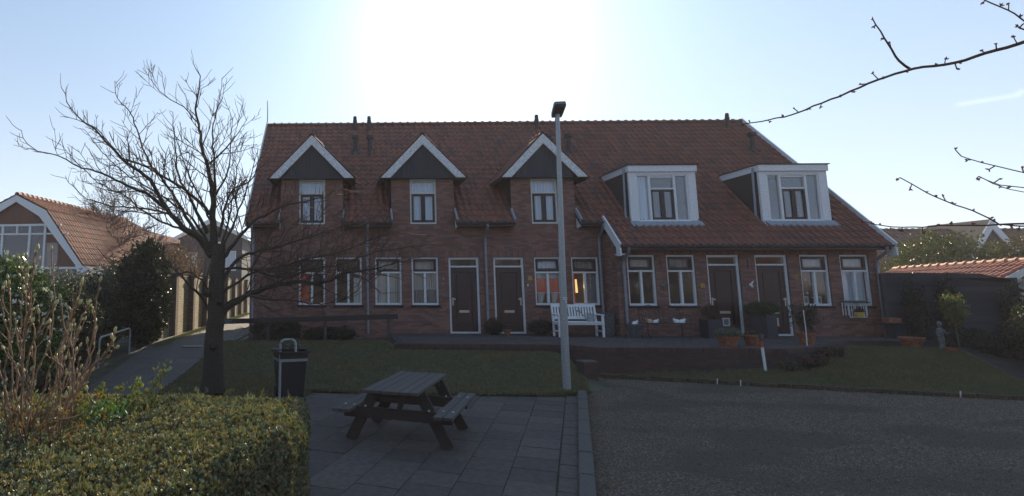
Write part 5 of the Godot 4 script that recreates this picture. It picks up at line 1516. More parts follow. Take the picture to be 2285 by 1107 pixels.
func street_lamp() -> void:
	var t := thing("street_lamp", "tall tapered grey steel lamp post with a flat lantern", "lamp post", Vector3(4.45, -0.66, 6.4))
	var m := Mb.new()
	m.tube(PackedVector3Array([Vector3(0, 0, 0), Vector3(0.005, 1.0, 0), Vector3(0.02, 1.75, 0), Vector3(0.03, 2.0, 0), Vector3(0.11, 5.66, 0.0), Vector3(0.115, 5.72, 0)]), PackedFloat32Array([0.08, 0.078, 0.074, 0.066, 0.042, 0.042]), 18)
	part(t, "pole", m, M.galvanised)
	var c := Mb.new()
	c.lathe(Transform3D(), [Vector2(0.12, -0.05), Vector2(0.12, 0.05), Vector2(0.085, 0.07)], 16)
	part(t, "base_collar", c, M.soil)
	var h := Mb.new()
	var q := PackedVector2Array([Vector2(-0.1, -0.06), Vector2(0.1, -0.06), Vector2(0.112, 0.04), Vector2(0.122, 0.34), Vector2(0.1, 0.38), Vector2(-0.1, 0.38), Vector2(-0.122, 0.34), Vector2(-0.112, 0.04)])
	h.prism(q, Transform3D(Basis(Vector3.UP, -0.12) * Basis(Vector3.RIGHT, -0.4) * Basis(Vector3.RIGHT, Vector3.BACK, Vector3.DOWN), Vector3(0.115, 5.77, -0.06)), 0.075)
	part(t, "lantern", h, M.lantern_grey)
	var gl := Mb.new()
	gl.prism(PackedVector2Array([Vector2(-0.085, 0.12), Vector2(0.085, 0.12), Vector2(0.085, 0.32), Vector2(-0.085, 0.32)]), Transform3D(Basis(Vector3.UP, -0.12) * Basis(Vector3.RIGHT, -0.4) * Basis(Vector3.RIGHT, Vector3.BACK, Vector3.DOWN), Vector3(0.115, 5.695, -0.06)), 0.012)
	part(t, "lens", gl, M.grey_pot)
	var pl := Mb.new()
	pl.cham(Transform3D(Basis(), Vector3(0.035, 1.86, 0.072)), Vector3(0.075, 0.055, 0.012), 0.003)
	part(t, "number_plate", pl, M.plastic_white)
	var pr := Mb.new()   # the small dark numerals on it, too small to read in the photograph
	for i in 4: pr.box(Vector3(0.012 + i * 0.013, 1.85, 0.0785), Vector3(0.02 + i * 0.013, 1.872, 0.0795))
	part(t, "print", pr, M.black_print)
	var p2 := Mb.new()
	p2.cham(Transform3D(Basis(), Vector3(0.043, 1.795, 0.072)), Vector3(0.036, 0.034, 0.012), 0.003)
	part(t, "sticker", p2, M.cream_paint)
	var dr := Mb.new()
	dr.box(Vector3(-0.03, 0.6, 0.072), Vector3(0.045, 0.95, 0.0815))
	part(t, "hatch", dr, M.galvanised)

func white_bench() -> void:
	var t := thing("garden_bench", "white painted slatted wooden bench against the brick wall", "bench", Vector3(6.82, 0.0, 1.05))
	var L := 1.3
	for s in [-1.0, 1.0]:
		var m := Mb.new()
		m.cham(Transform3D(Basis(), Vector3(s * (L / 2 - 0.03), 0.31, 0.26)), Vector3(0.06, 0.62, 0.06), 0.005)
		part(t, "leg", m, M.white_paint)
		var b := Mb.new()
		b.bar(Vector3(s * (L / 2 - 0.03), 0.0, -0.2), Vector3(s * (L / 2 - 0.03), 0.42, -0.2), 0.055, 0.055, 0.005, Vector3.BACK)
		b.bar(Vector3(s * (L / 2 - 0.03), 0.4, -0.2), Vector3(s * (L / 2 - 0.03), 0.93, -0.31), 0.055, 0.055, 0.005, Vector3.BACK)
		part(t, "back_post", b, M.white_paint)
		var a := Mb.new()
		a.bar(Vector3(s * (L / 2 - 0.03), 0.635, 0.32), Vector3(s * (L / 2 - 0.03), 0.64, -0.24), 0.075, 0.035, 0.006)
		part(t, "armrest", a, M.white_paint)
		var r := Mb.new()
		r.bar(Vector3(s * (L / 2 - 0.03), 0.17, 0.23), Vector3(s * (L / 2 - 0.03), 0.17, -0.18), 0.03, 0.05, 0.004)
		r.bar(Vector3(s * (L / 2 - 0.03), 0.38, 0.23), Vector3(s * (L / 2 - 0.03), 0.38, -0.18), 0.03, 0.06, 0.004)
		part(t, "side_rail", r, M.white_paint)
	for i in 4:
		var m := Mb.new()
		m.cham(Transform3D(Basis(), Vector3(0, 0.425, 0.25 - i * 0.135)), Vector3(L - 0.02, 0.028, 0.115), 0.005)
		part(t, "seat_slat", m, M.white_paint)
	var fr := Mb.new()
	fr.cham(Transform3D(Basis(), Vector3(0, 0.385, 0.27)), Vector3(L - 0.12, 0.065, 0.028), 0.004)
	part(t, "front_rail", fr, M.white_paint)
	for y in [0.53, 0.88]:
		var m := Mb.new()
		m.cham(Transform3D(Basis(Vector3.RIGHT, -0.2), Vector3(0, y, -0.2 - (y - 0.4) * 0.21)), Vector3(L - 0.1, 0.08, 0.03), 0.005)
		part(t, "back_rail", m, M.white_paint)
	for i in 14:
		var x := -L / 2 + 0.12 + i * (L - 0.24) / 13.0
		var m := Mb.new()
		m.bar(Vector3(x, 0.56, -0.233), Vector3(x, 0.86, -0.297), 0.05, 0.018, 0.003, Vector3.BACK)
		part(t, "back_slat", m, M.white_paint)
	var w := thing("watering_can", "grey zinc watering can standing on the white bench", "watering can", Vector3(7.17, 0.44, 1.12))
	var b := Mb.new()
	b.lathe(Transform3D(), [Vector2(0.0, 0.0), Vector2(0.108, 0.0), Vector2(0.108, 0.02), Vector2(0.102, 0.025), Vector2(0.1, 0.22), Vector2(0.105, 0.23), Vector2(0.09, 0.235), Vector2(0.09, 0.18)], 18, 0.85)
	part(w, "body", b, M.galvanised)
	var s := Mb.new()
	s.tube(PackedVector3Array([Vector3(-0.09, 0.05, 0.0), Vector3(-0.2, 0.18, 0.01), Vector3(-0.3, 0.28, 0.02)]), PackedFloat32Array([0.026, 0.018, 0.014]), 10)
	s.lathe(Transform3D(Basis(Vector3.BACK, 0.75), Vector3(-0.3, 0.28, 0.02)), [Vector2(0.014, -0.01), Vector2(0.05, 0.06), Vector2(0.05, 0.07), Vector2(0.0, 0.08)], 12)
	part(w, "spout", s, M.galvanised)
	var h := Mb.new()
	var hp := PackedVector3Array()
	var hr := PackedFloat32Array()
	for i in 11:
		var f := PI * i / 10.0
		hp.append(Vector3(0.1 * cos(f), 0.2 + 0.15 * sin(f), 0)); hr.append(0.007)
	h.tube(hp, hr, 7)
	h.tube(PackedVector3Array([Vector3(0.1, 0.2, 0), Vector3(0.15, 0.17, 0), Vector3(0.15, 0.08, 0), Vector3(0.1, 0.05, 0)]), PackedFloat32Array([0.007, 0.008, 0.008, 0.007]), 7)
	part(w, "handle", h, M.galvanised)

func pot_shape(r: float, h: float) -> Array:
	return [Vector2(0.0, 0.0), Vector2(r * 0.66, 0.0), Vector2(r * 0.9, h * 0.8), Vector2(r, h * 0.8), Vector2(r * 1.02, h * 0.98), Vector2(r * 0.97, h), Vector2(r * 0.88, h), Vector2(r * 0.84, h * 0.86), Vector2(0.0, h * 0.86)]

func leaf_mesh(l: float, w: float, fold := 0.25) -> Mesh:
	var m := Mb.new()
	var a := Vector3.ZERO
	var b := Vector3(0, l * 0.5, 0.0)
	var tip := Vector3(0, l, l * 0.12)
	var s1 := Vector3(w / 2, l * 0.45, w * fold)
	var s2 := Vector3(-w / 2, l * 0.45, w * fold)
	m.tri(a, s1, b); m.tri(b, s1, tip); m.tri(a, b, s2); m.tri(s2, b, tip)
	return m.mesh()

func tuft_mesh(n: int, l: float, w: float, seed_: int, open := 0.9) -> Mesh:
	# a sprig: n small leaves round one point
	var g := RandomNumberGenerator.new()
	g.seed = seed_
	var m := Mb.new()
	for i in n:
		var b := Basis(Vector3.UP, g.randf() * TAU) * Basis(Vector3.RIGHT, g.randf_range(0.1, open)) * Basis(Vector3.UP, g.randf() * TAU)
		var t := Transform3D(b, Vector3(g.randf_range(-1, 1), g.randf_range(-0.5, 1), g.randf_range(-1, 1)) * l * 0.5)
		var s := g.randf_range(0.7, 1.2)
		var q := [Vector3.ZERO, Vector3(w / 2, l * 0.45, w * 0.2), Vector3(0, l, 0), Vector3(-w / 2, l * 0.45, w * 0.2), Vector3(0, l * 0.5, 0)]
		for k in 5: q[k] = t * (q[k] * s)
		m.tri(q[0], q[1], q[4]); m.tri(q[4], q[1], q[2]); m.tri(q[0], q[4], q[3]); m.tri(q[3], q[4], q[2])
	return m.mesh()

func tints(base: Color, n := 23, lo := 0.5, hi := 1.5, warm := 0.25) -> Array:
	var out := []
	for i in n:
		var f := rng.randf_range(lo, hi)
		var wv := rng.randf_range(-warm, warm)
		out.append(Color(base.r * f * (1 + wv), base.g * f, base.b * f * (1 - wv)))
	return out

func foliage(parent: Node, called: String, centre: Vector3, half: Vector3, count: int, m: Mesh, cols: Array, material: Material, lump := 0.18, shell := 0.55, seed_ := 1, low := -1.0) -> void:
	var nz := FastNoiseLite.new()
	nz.seed = seed_
	nz.frequency = 1.1
	var where := []
	var g := RandomNumberGenerator.new()
	g.seed = seed_
	for i in count:
		var d := Vector3(g.randfn(), g.randfn(), g.randfn()).normalized()
		if d.y < low: d.y = -d.y
		var r := lerpf(shell, 1.0, pow(g.randf(), 0.6)) * (1.0 + lump * 2.0 * nz.get_noise_3dv(d * 1.6 + centre))
		var p := centre + d * half * r
		var b := Basis(Vector3.UP, g.randf() * TAU) * Basis(Vector3.RIGHT, g.randf_range(-1.2, 1.2))
		where.append(Transform3D(b.scaled(Vector3.ONE * g.randf_range(0.7, 1.3)), p))
	copies(parent, called, m, material, where, cols)

func core(parent: Node, centre: Vector3, half: Vector3, material: Material, called := "branches", seed_ := 1) -> void:
	# crossing stems inside a bush
	var g := RandomNumberGenerator.new()
	g.seed = seed_
	var m := Mb.new()
	m.k = Color(0.06, 0.045, 0.03)
	for i in 26:
		var d := Vector3(g.randfn(), absf(g.randfn()) * 1.2, g.randfn()).normalized() * half * g.randf_range(0.6, 0.95)
		var base := centre + Vector3(g.randf_range(-0.3, 0.3) * half.x, -half.y, g.randf_range(-0.3, 0.3) * half.z)
		var mid := (base + centre + d) / 2 + Vector3(g.randf_range(-0.1, 0.1), 0.1, g.randf_range(-0.1, 0.1))
		m.tube(PackedVector3Array([base, mid, centre + d]), PackedFloat32Array([0.02, 0.013, 0.005]), 4, false)
	part(parent, called, m, material)

func bush(called: String, label: String, at: Vector3, half: Vector3, count: int, leaf: Mesh, cols: Array, material: Material, group := "", seed_ := 1, lump := 0.18, category := "bush") -> Node3D:
	var t := thing(called, label, category, at, 0, group)
	core(t, Vector3(0, half.y, 0), half, M.twig, "branches", seed_)
	foliage(t, "leaves", Vector3(0, half.y, 0), half, count, leaf, cols, material, lump, 0.5, seed_)
	return t

func clay_pot(called: String, label: String, at: Vector3, r: float, h: float, material: Material, plant := 0, seed_ := 1) -> Node3D:
	var t := thing(called, label, "plant pot", at, 0, "pots on the terrace")
	var m := Mb.new()
	m.lathe(Transform3D(), pot_shape(r, h), 20)
	part(t, "pot", m, material)
	var s := Mb.new()
	s.lathe(Transform3D(), [Vector2(r * 0.86, h * 0.9), Vector2(r * 0.4, h * 0.93), Vector2(0.0, h * 0.92)], 14)
	part(t, "soil", s, M.soil)
	return t

func square_planter(called: String, label: String, at: Vector3, w: float, d: float, h: float, material: Material, turn := 0.0) -> Node3D:
	var t := thing(called, label, "planter", at, turn, "square planters on the terrace")
	var m := Mb.new()
	var wt := 0.025
	for e in [[-w / 2, -w / 2 + wt, -d / 2, d / 2], [w / 2 - wt, w / 2, -d / 2, d / 2], [-w / 2 + wt, w / 2 - wt, -d / 2, -d / 2 + wt], [-w / 2 + wt, w / 2 - wt, d / 2 - wt, d / 2]]:
		m.cham(Transform3D(Basis(), Vector3((e[0] + e[1]) / 2, h / 2, (e[2] + e[3]) / 2)), Vector3(e[1] - e[0], h, e[3] - e[2]), 0.004)
	m.box(Vector3(-w / 2 + wt, 0.0, -d / 2 + wt), Vector3(w / 2 - wt, 0.03, d / 2 - wt))
	part(t, "box", m, material)
	var s := Mb.new()
	s.box(Vector3(-w / 2 + wt, h - 0.1, -d / 2 + wt), Vector3(w / 2 - wt, h - 0.04, d / 2 - wt))
	part(t, "soil", s, M.soil)
	return t

func scroll(m: Mb, c: Vector3, r: float, turns: float, flip: float, start: float, rad := 0.006) -> void:
	var p := PackedVector3Array()
	var q := PackedFloat32Array()
	for i in 19:
		var f := i / 18.0
		var a := start + flip * turns * TAU * f
		p.append(c + Vector3(cos(a), sin(a), 0) * r * (1.0 - 0.75 * f)); q.append(rad)
	m.tube(p, q, 5)

func cat_figure(label: String, at: Vector3, s: float, material: Material, turn := 0.0) -> void:
	s *= 0.8
	var t := thing("animal_figure", label, "ornament", at, turn, "small animal figures by the houses")
	var m := Mb.new()
	m.lathe(Transform3D(Basis().scaled(Vector3(1.25, 1, 0.85)), Vector3(0, 0, 0)), [Vector2(0.0, 0.0), Vector2(0.09 * s, 0.0), Vector2(0.1 * s, 0.04 * s), Vector2(0.085 * s, 0.1 * s), Vector2(0.04 * s, 0.14 * s), Vector2(0, 0.145 * s)], 14)
	m.lathe(Transform3D(Basis(), Vector3(0.09 * s, 0.07 * s, 0.03 * s)), [Vector2(0.0, 0.0), Vector2(0.045 * s, 0.02 * s), Vector2(0.055 * s, 0.055 * s), Vector2(0.04 * s, 0.095 * s), Vector2(0, 0.105 * s)], 12)
	for e in [-0.028, 0.028]:
		m.lathe(Transform3D(Basis(), Vector3(0.09 * s + e * s, 0.16 * s, 0.03 * s)), [Vector2(0.018 * s, 0.0), Vector2(0.0, 0.035 * s)], 6)
	m.tube(PackedVector3Array([Vector3(-0.1 * s, 0.03 * s, 0.02), Vector3(-0.13 * s, 0.02 * s, 0.07 * s), Vector3(-0.05 * s, 0.02 * s, 0.1 * s)]), PackedFloat32Array([0.02 * s, 0.018 * s, 0.012 * s]), 7)
	part(t, "figure", m, material)

func terrace_things() -> void:
	rng.seed = 51
	# grey storage box at the foot of the downpipe
	var gb := thing("storage_box", "grey upright box at the wall beside the white bench", "box", Vector3(7.83, 0.0, 0.55), 0.0)
	var m := Mb.new()
	m.cham(Transform3D(Basis(), Vector3(0, 0.31, 0)), Vector3(0.4, 0.62, 0.42), 0.012)
	part(gb, "body", m, M.grey_pot)
	var li := Mb.new()
	li.cham(Transform3D(Basis(Vector3.RIGHT, 0.04), Vector3(0, 0.635, 0)), Vector3(0.43, 0.03, 0.45), 0.008)
	part(gb, "lid", li, M.grey_pot)
	# wrought iron bench
	var b := thing("iron_bench", "dark wrought iron garden bench with scrolled back", "bench", Vector3(9.1, 0.0, 1.45))
	var bk := Mb.new()
	for s in [-1.0, 1.0]:
		bk.tube(PackedVector3Array([Vector3(s * 0.58, 0, -0.2), Vector3(s * 0.58, 0.42, -0.2), Vector3(s * 0.58, 0.82, -0.28)]), PackedFloat32Array([0.011, 0.011, 0.011]), 6)
		var p := PackedVector3Array()
		var r := PackedFloat32Array()
		for i in 13:
			var f := i / 12.0
			p.append(Vector3(s * (0.02 + 0.56 * f), 0.78 + 0.14 * sin(PI * f) - 0.02 * f, -0.27)); r.append(0.009)
		bk.tube(p, r, 6)
		for e in [[0.18, 0.66, 0.1, 1.0], [0.42, 0.66, 0.1, -1.0], [0.3, 0.55, 0.08, 1.0]]:
			scroll(bk, Vector3(s * e[0], e[1], -0.25), e[2], 1.4, s * e[3], PI / 2)
		for x in [0.1, 0.3, 0.5]: bk.tube(PackedVector3Array([Vector3(s * x, 0.44, -0.2), Vector3(s * x, 0.8, -0.27)]), PackedFloat32Array([0.006, 0.006]), 5)
	bk.tube(PackedVector3Array([Vector3(0, 0.42, -0.2), Vector3(0, 0.8, -0.28)]), PackedFloat32Array([0.009, 0.009]), 6)
	part(b, "backrest", bk, M.iron)
	var se := Mb.new()
	for i in 9: se.tube(PackedVector3Array([Vector3(-0.6, 0.42, -0.2 + i * 0.055), Vector3(0.6, 0.42, -0.2 + i * 0.055)]), PackedFloat32Array([0.009, 0.009]), 5)
	part(b, "seat", se, M.iron)
	for s in [-1.0, 1.0]:
		var ar := Mb.new()
		ar.tube(PackedVector3Array([Vector3(s * 0.6, 0.66, -0.22), Vector3(s * 0.61, 0.66, 0.12), Vector3(s * 0.61, 0.6, 0.24), Vector3(s * 0.6, 0.42, 0.24)]), PackedFloat32Array([0.01, 0.01, 0.01, 0.01]), 6)
		scroll(ar, Vector3(s * 0.61, 0.53, 0.1), 0.09, 1.3, 1.0, 0.0)
		part(b, "armrest", ar, M.iron)
		for z in [-0.2, 0.24]:
			var lg := Mb.new()
			lg.tube(PackedVector3Array([Vector3(s * 0.58, 0.42, z), Vector3(s * 0.6, 0.18, z), Vector3(s * 0.57, 0.0, z + 0.03)]), PackedFloat32Array([0.012, 0.011, 0.014]), 6)
			part(b, "leg", lg, M.iron)
		var st := Mb.new()
		st.tube(PackedVector3Array([Vector3(s * 0.59, 0.15, -0.2), Vector3(s * 0.59, 0.15, 0.24)]), PackedFloat32Array([0.008, 0.008]), 5)
		part(b, "stretcher", st, M.iron)
	cat_figure("tan animal figure at the left end of the iron bench", Vector3(8.66, 0.43, 1.5), 0.95, M.cat_tan, PI)
	cat_figure("black and white animal figure next to the tan one on the iron bench", Vector3(8.82, 0.43, 1.52), 0.75, M.cat_white)
	cat_figure("left one of two white animal figures at the right of the iron bench", Vector3(9.42, 0.43, 1.5), 0.85, M.cat_white, PI)
	cat_figure("right one of two white animal figures at the right of the iron bench", Vector3(9.55, 0.43, 1.52), 0.85, M.cat_white)
	# pots
	var p0 := clay_pot("clay_pot", "grey brown pot beside the downpipe, left of the iron bench", Vector3(8.22, 0.0, 1.5), 0.22, 0.4, M.grey_pot)
	cat_figure("small white animal figure sitting on the grey brown pot", Vector3(8.22, 0.385, 1.55), 0.8, M.cat_white)
	var sprig := tuft_mesh(7, 0.07, 0.022, 3)
	var dp := square_planter("square_planter", "dark square planter with dry stems at the door with the square cat flap", Vector3(10.45, 0.0, 1.35), 0.42, 0.42, 0.52, M.dark_pot)
	foliage(dp, "plant", Vector3(0, 0.7, 0), Vector3(0.18, 0.2, 0.18), 160, sprig, tints(Color(0.09, 0.05, 0.035)), M.leaf, 0.3, 0.2, 4)
	var tp := square_planter("square_planter", "dark blue planter full of leafy green plants between the two right doors", Vector3(11.98, 0.0, 1.25), 0.55, 0.45, 0.68, M.dark_pot, 0.5)
	foliage(tp, "plant", Vector3(0, 0.78, 0), Vector3(0.48, 0.18, 0.36), 600, tuft_mesh(8, 0.075, 0.03, 5), tints(Color(0.05, 0.075, 0.025), 23, 0.5, 1.5, 0.4), M.leaf, 0.25, 0.3, 5)
	var c1 := clay_pot("terracotta_pot", "terracotta bowl with grey green succulents at the terrace edge by the striped stake", Vector3(9.3, 0.0, 3.85), 0.24, 0.26, M.terracotta)
	foliage(c1, "plant", Vector3(0, 0.3, 0), Vector3(0.28, 0.1, 0.26), 300, tuft_mesh(8, 0.06, 0.03, 7), tints(Color(0.12, 0.15, 0.12)), M.leaf, 0.2, 0.3, 7)
	var c2 := clay_pot("terracotta_pot", "empty terracotta bowl in front of the door with the rounded cat flap", Vector3(10.0, 0.0, 3.7), 0.22, 0.28, M.terracotta)
	foliage(c2, "plant", Vector3(0, 0.27, 0), Vector3(0.15, 0.03, 0.15), 50, sprig, tints(Color(0.09, 0.07, 0.05)), M.leaf, 0.2, 0.3, 8)
	var c3 := clay_pot("terracotta_pot", "terracotta pot beside the thin white cane", Vector3(11.55, 0.0, 3.35), 0.2, 0.3, M.terracotta)
	foliage(c3, "plant", Vector3(0.0, 0.62, 0), Vector3(0.3, 0.36, 0.28), 190, sprig, tints(Color(0.05, 0.04, 0.028)), M.leaf, 0.35, 0.2, 9)
	# low dark shrubs by the left doors
	bush("potted_shrub", "dark low shrub between the two left front doors", Vector3(4.55, 0.0, 0.45), Vector3(0.26, 0.22, 0.22), 420, sprig, tints(Color(0.05, 0.035, 0.025)), M.leaf, "low shrubs at the front doors", 61)
	bush("potted_shrub", "dark low shrub under the window behind the lamp post", Vector3(5.95, 0.0, 0.5), Vector3(0.34, 0.2, 0.25), 480, sprig, tints(Color(0.045, 0.035, 0.025)), M.leaf, "low shrubs at the front doors", 62)
	var bp := clay_pot("clay_pot", "small reddish pot at the foot of the second front door", Vector3(4.9, 0.0, 0.62), 0.11, 0.17, M.terracotta)
	# stake with red and white bands, thin cane
	var k := thing("striped_stake", "white stake with a red band and dark top in front of the terrace wall", "stake", Vector3(9.55, -0.48, 4.68))
	for e in [[0.0, 0.55, M.plastic_white], [0.55, 0.68, M.red], [0.68, 0.86, M.grey_pot]]:
		var sm := Mb.new()
		sm.cham(Transform3D(Basis(Vector3.BACK, 0.045), Vector3(-(e[0] + e[1]) / 2 * 0.045, (e[0] + e[1]) / 2, 0)), Vector3(0.045, e[1] - e[0], 0.045), 0.004)
		part(k, "band", sm, e[2])
	var cn := thing("white_cane", "thin white cane standing beside the terracotta pot", "cane", Vector3(11.35, -0.05, 3.6))
	var cm := Mb.new()
	cm.tube(PackedVector3Array([Vector3(0, 0, 0), Vector3(0.01, 0.45, 0), Vector3(0.0, 0.92, 0)]), PackedFloat32Array([0.012, 0.011, 0.009]), 6)
	part(cn, "cane", cm, M.plastic_white)
	# plates and ornaments on the walls
	for e in [["6", 5.84, 1.7, 0.0, "yellow house number plate 6 beside the second door", M.yellow], ["4", 10.62, 1.47, 0.83, "yellow house number plate 4 beside the door with the square cat flap", M.yellow], ["2", 13.34, 1.72, 0.83, "dull yellow house number plate 2 beside the rightmost door", M.dull_yellow]]:
		var t := thing("number_plate", e[4], "number plate", Vector3(e[1], e[2], e[3] + 0.016), 0, "yellow house numbers")
		var pm := Mb.new()
		pm.cham(Transform3D(), Vector3(0.115, 0.115, 0.012), 0.003)
		part(t, "plate", pm, e[5])
		var tm := TextMesh.new()
		tm.text = e[0]
		var sf := SystemFont.new()
		sf.font_names = PackedStringArray(["Droid Sans"])
		tm.font = sf
		tm.font_size = 24
		tm.pixel_size = 0.0038
		tm.depth = 0.003
		var o := part(t, "numeral", tm, M.black_print)
		o.position = Vector3(0, 0.0, 0.0065)
	var bell := thing("door_bell", "small white door bell below the yellow plate of the second door", "bell", Vector3(5.76, 1.49, 0.018))
	var be := Mb.new()
	be.cham(Transform3D(), Vector3(0.035, 0.075, 0.02), 0.004)
	part(bell, "case", be, M.plastic_white)
	var npl := thing("name_plate", "small dark name plate with two white lines left of the first door", "sign", Vector3(3.14, 1.7, 0.018))
	var nb := Mb.new()
	nb.cham(Transform3D(), Vector3(0.11, 0.085, 0.01), 0.003)
	part(npl, "plate", nb, M.grey_pot)
	var ns := Mb.new()   # the two lines are too small to read in the photograph
	for i in 4: ns.box(Vector3(-0.045 + i * 0.018, 0.015, 0.005), Vector3(-0.034 + i * 0.018, 0.024 + 0.006 * (i % 2), 0.0065))
	for i in 5: ns.box(Vector3(-0.035 + i * 0.018, -0.026, 0.005), Vector3(-0.023 + i * 0.018, -0.015 + 0.006 * (i % 3), 0.0065))
	part(npl, "lettering", ns, M.plastic_white)
	var b2 := thing("door_bell", "tiny grey ornament under the name plate of the first door", "bell", Vector3(3.13, 1.54, 0.018))
	var b2m := Mb.new()
	b2m.lathe(Transform3D(Basis(Vector3.RIGHT, PI / 2), Vector3.ZERO), [Vector2(0.024, 0.0), Vector2(0.024, 0.008), Vector2(0.0, 0.018)], 10)
	part(b2, "button", b2m, M.lead)
	var wo := thing("wall_ornament", "small grey round ornament on the wall between the first two right windows", "ornament", Vector3(9.46, 1.48, 0.85))
	var wm := Mb.new()
	wm.lathe(Transform3D(Basis(Vector3.RIGHT, PI / 2), Vector3.ZERO), [Vector2(0.085, 0.0), Vector2(0.075, 0.03), Vector2(0.03, 0.05), Vector2(0.0, 0.05)], 14)
	wm.box(Vector3(-0.06, -0.11, 0.0), Vector3(0.06, -0.085, 0.05))
	part(wo, "bowl", wm, M.stone_figure)
	var wg := thing("wall_ornament", "small white bird ornament on the wall between the two right doors", "ornament", Vector3(12.0, 1.5, 0.85))
	var wgm := Mb.new()
	wgm.lathe(Transform3D(Basis(Vector3.BACK, 0.6), Vector3(0, -0.02, 0.02)), [Vector2(0.0, -0.09), Vector2(0.035, -0.05), Vector2(0.045, 0.0), Vector2(0.03, 0.05), Vector2(0, 0.08)], 10)
	wgm.lathe(Transform3D(Basis(Vector3.BACK, -0.7), Vector3(0.04, 0.06, 0.02)), [Vector2(0.03, -0.03), Vector2(0.015, 0.05), Vector2(0.0, 0.09)], 8)
	part(wg, "bird", wgm, M.cat_white)
	var wi := thing("thermometer", "thin upright stem of an ornament left of the door with the square cat flap", "ornament", Vector3(10.66, 0.95, 0.86))
	var wim := Mb.new()
	wim.tube(PackedVector3Array([Vector3(0, -0.4, 0.02), Vector3(0, 0.3, 0.01)]), PackedFloat32Array([0.005, 0.005]), 5)
	wim.lathe(Transform3D(Basis(), Vector3(0, 0.31, 0.01)), [Vector2(0, -0.018), Vector2(0.018, 0.0), Vector2(0, 0.018)], 8)
	part(wi, "stem", wim, M.lead)
	# white rack hanging under the last window, with a yellow pot
	var rk := thing("sill_rack", "white slatted rack hanging at the sill of the last window", "rack", Vector3(14.83, 0.82, 1.0), 0.12)
	for e in [[-0.2, 0.0], [0.0, 0.0], [0.18, 0.0]]:
		var rm := Mb.new()
		frame_rect(rm, e[0] - 0.085, e[0] + 0.085, -0.26, 0.16, 0.022, 0.06, 0.02)
		rm.box(Vector3(e[0] - 0.008, -0.25, 0.045), Vector3(e[0] + 0.008, 0.15, 0.058))
		rm.box(Vector3(e[0] - 0.08, -0.07, 0.045), Vector3(e[0] + 0.08, -0.055, 0.058))
		part(rk, "lattice", rm, M.white_paint)
	for x in [-0.3, 0.28]:
		var sm := Mb.new()
		for i in 3: sm.box(Vector3(x - 0.01 + (i - 1) * 0.035, -0.2, -0.1 + i * 0.05), Vector3(x + 0.008 + (i - 1) * 0.035, 0.16, -0.08 + i * 0.05))
		part(rk, "side_slats", sm, M.white_paint)
	var rt := Mb.new()
	rt.cham(Transform3D(Basis(Vector3.RIGHT, 0.15), Vector3(0, 0.19, -0.01)), Vector3(0.68, 0.025, 0.26), 0.005)
	part(rk, "shelf", rt, M.grey_pot)
	var yp := thing("yellow_pot", "small yellow pot with dark plant hung in front of the white rack", "plant pot", Vector3(14.76, 0.58, 1.17), 0, "pots on the terrace")
	var ym := Mb.new()
	ym.lathe(Transform3D(), pot_shape(0.115, 0.14), 16)
	part(yp, "pot", ym, M.pot_yellow)
	foliage(yp, "plant", Vector3(0, 0.16, 0), Vector3(0.08, 0.05, 0.08), 40, sprig, tints(Color(0.06, 0.035, 0.03)), M.leaf, 0.2, 0.2, 10)
	var brk := Mb.new()
	brk.box(Vector3(-0.015, 0.05, -0.2), Vector3(0.015, 0.08, -0.1))
	part(yp, "hook", brk, M.iron)

func post_and_rail() -> void:
	rng.seed = 61
	var t := thing("rail_fence", "low dark wooden rail on posts along the left house front", "fence")
	var m := Mb.new()
	m.bar(Vector3(-3.62, 0.42, 1.14), Vector3(1.6, 0.575, 1.1), 0.035, 0.145, 0.005)
	part(t, "rail", m, M.rail_wood)
	for x in [-2.22, -0.53, 1.34]:
		var p := Mb.new()
		p.cham(Transform3D(Basis(), Vector3(x, 0.12, 1.06)), Vector3(0.085, 0.78, 0.085), 0.006)
		part(t, "post", p, M.post_wood)
	var s := thing("street_sign", "small dark sign with faint white lettering on the rail end", "sign", Vector3(-3.36, 0.43, 1.165))
	var sb := Mb.new()
	sb.cham(Transform3D(Basis(), Vector3(0, 0, 0)), Vector3(0.3, 0.12, 0.012), 0.003)
	part(s, "board", sb, M.black_board)
	var l := Mb.new()   # letters too blurred to read in the photograph: a word above, figures below
	for i in 8:
		l.box(Vector3(-0.115 + i * 0.026, 0.01, 0.0061), Vector3(-0.098 + i * 0.026, 0.026 + (0.016 if i == 0 or i == 7 else 0.0), 0.008))
	for q in [[-0.11, -0.098], [-0.085, -0.055], [-0.035, -0.005]]: l.box(Vector3(q[0], -0.045, 0.0061), Vector3(q[1], -0.015 if q[1] - q[0] < 0.02 or q[0] > -0.05 else -0.033, 0.008))
	part(s, "lettering", l, M.lead)
	# handrails on the left
	for e in [[Vector3(-5.45, -0.45, 7.95), Vector3(-5.5, -0.4, 6.55), "nearer galvanised handrail on the left, behind the magnolia"], [Vector3(-5.5, -0.38, 5.25), Vector3(-5.52, -0.3, 3.3), "farther galvanised handrail on the left at the edge of the path"]]:
		var h := thing("handrail", e[2], "handrail", Vector3.ZERO, 0, "galvanised handrails along the path")
		var hm := Mb.new()
		var a: Vector3 = e[0]
		var b: Vector3 = e[1]
		var up := Vector3.UP * 0.68
		var d := (b - a).normalized() * 0.09
		hm.tube(PackedVector3Array([a, a + up - Vector3.UP * 0.09, a + up - Vector3.UP * 0.03 + d * 0.3, a + up + d, b + up - d, b + up - Vector3.UP * 0.03 - d * 0.3, b + up - Vector3.UP * 0.09, b]), PackedFloat32Array([0.024, 0.024, 0.024, 0.024, 0.024, 0.024, 0.024, 0.024]), 8)
		part(h, "tube", hm, M.galvanised)

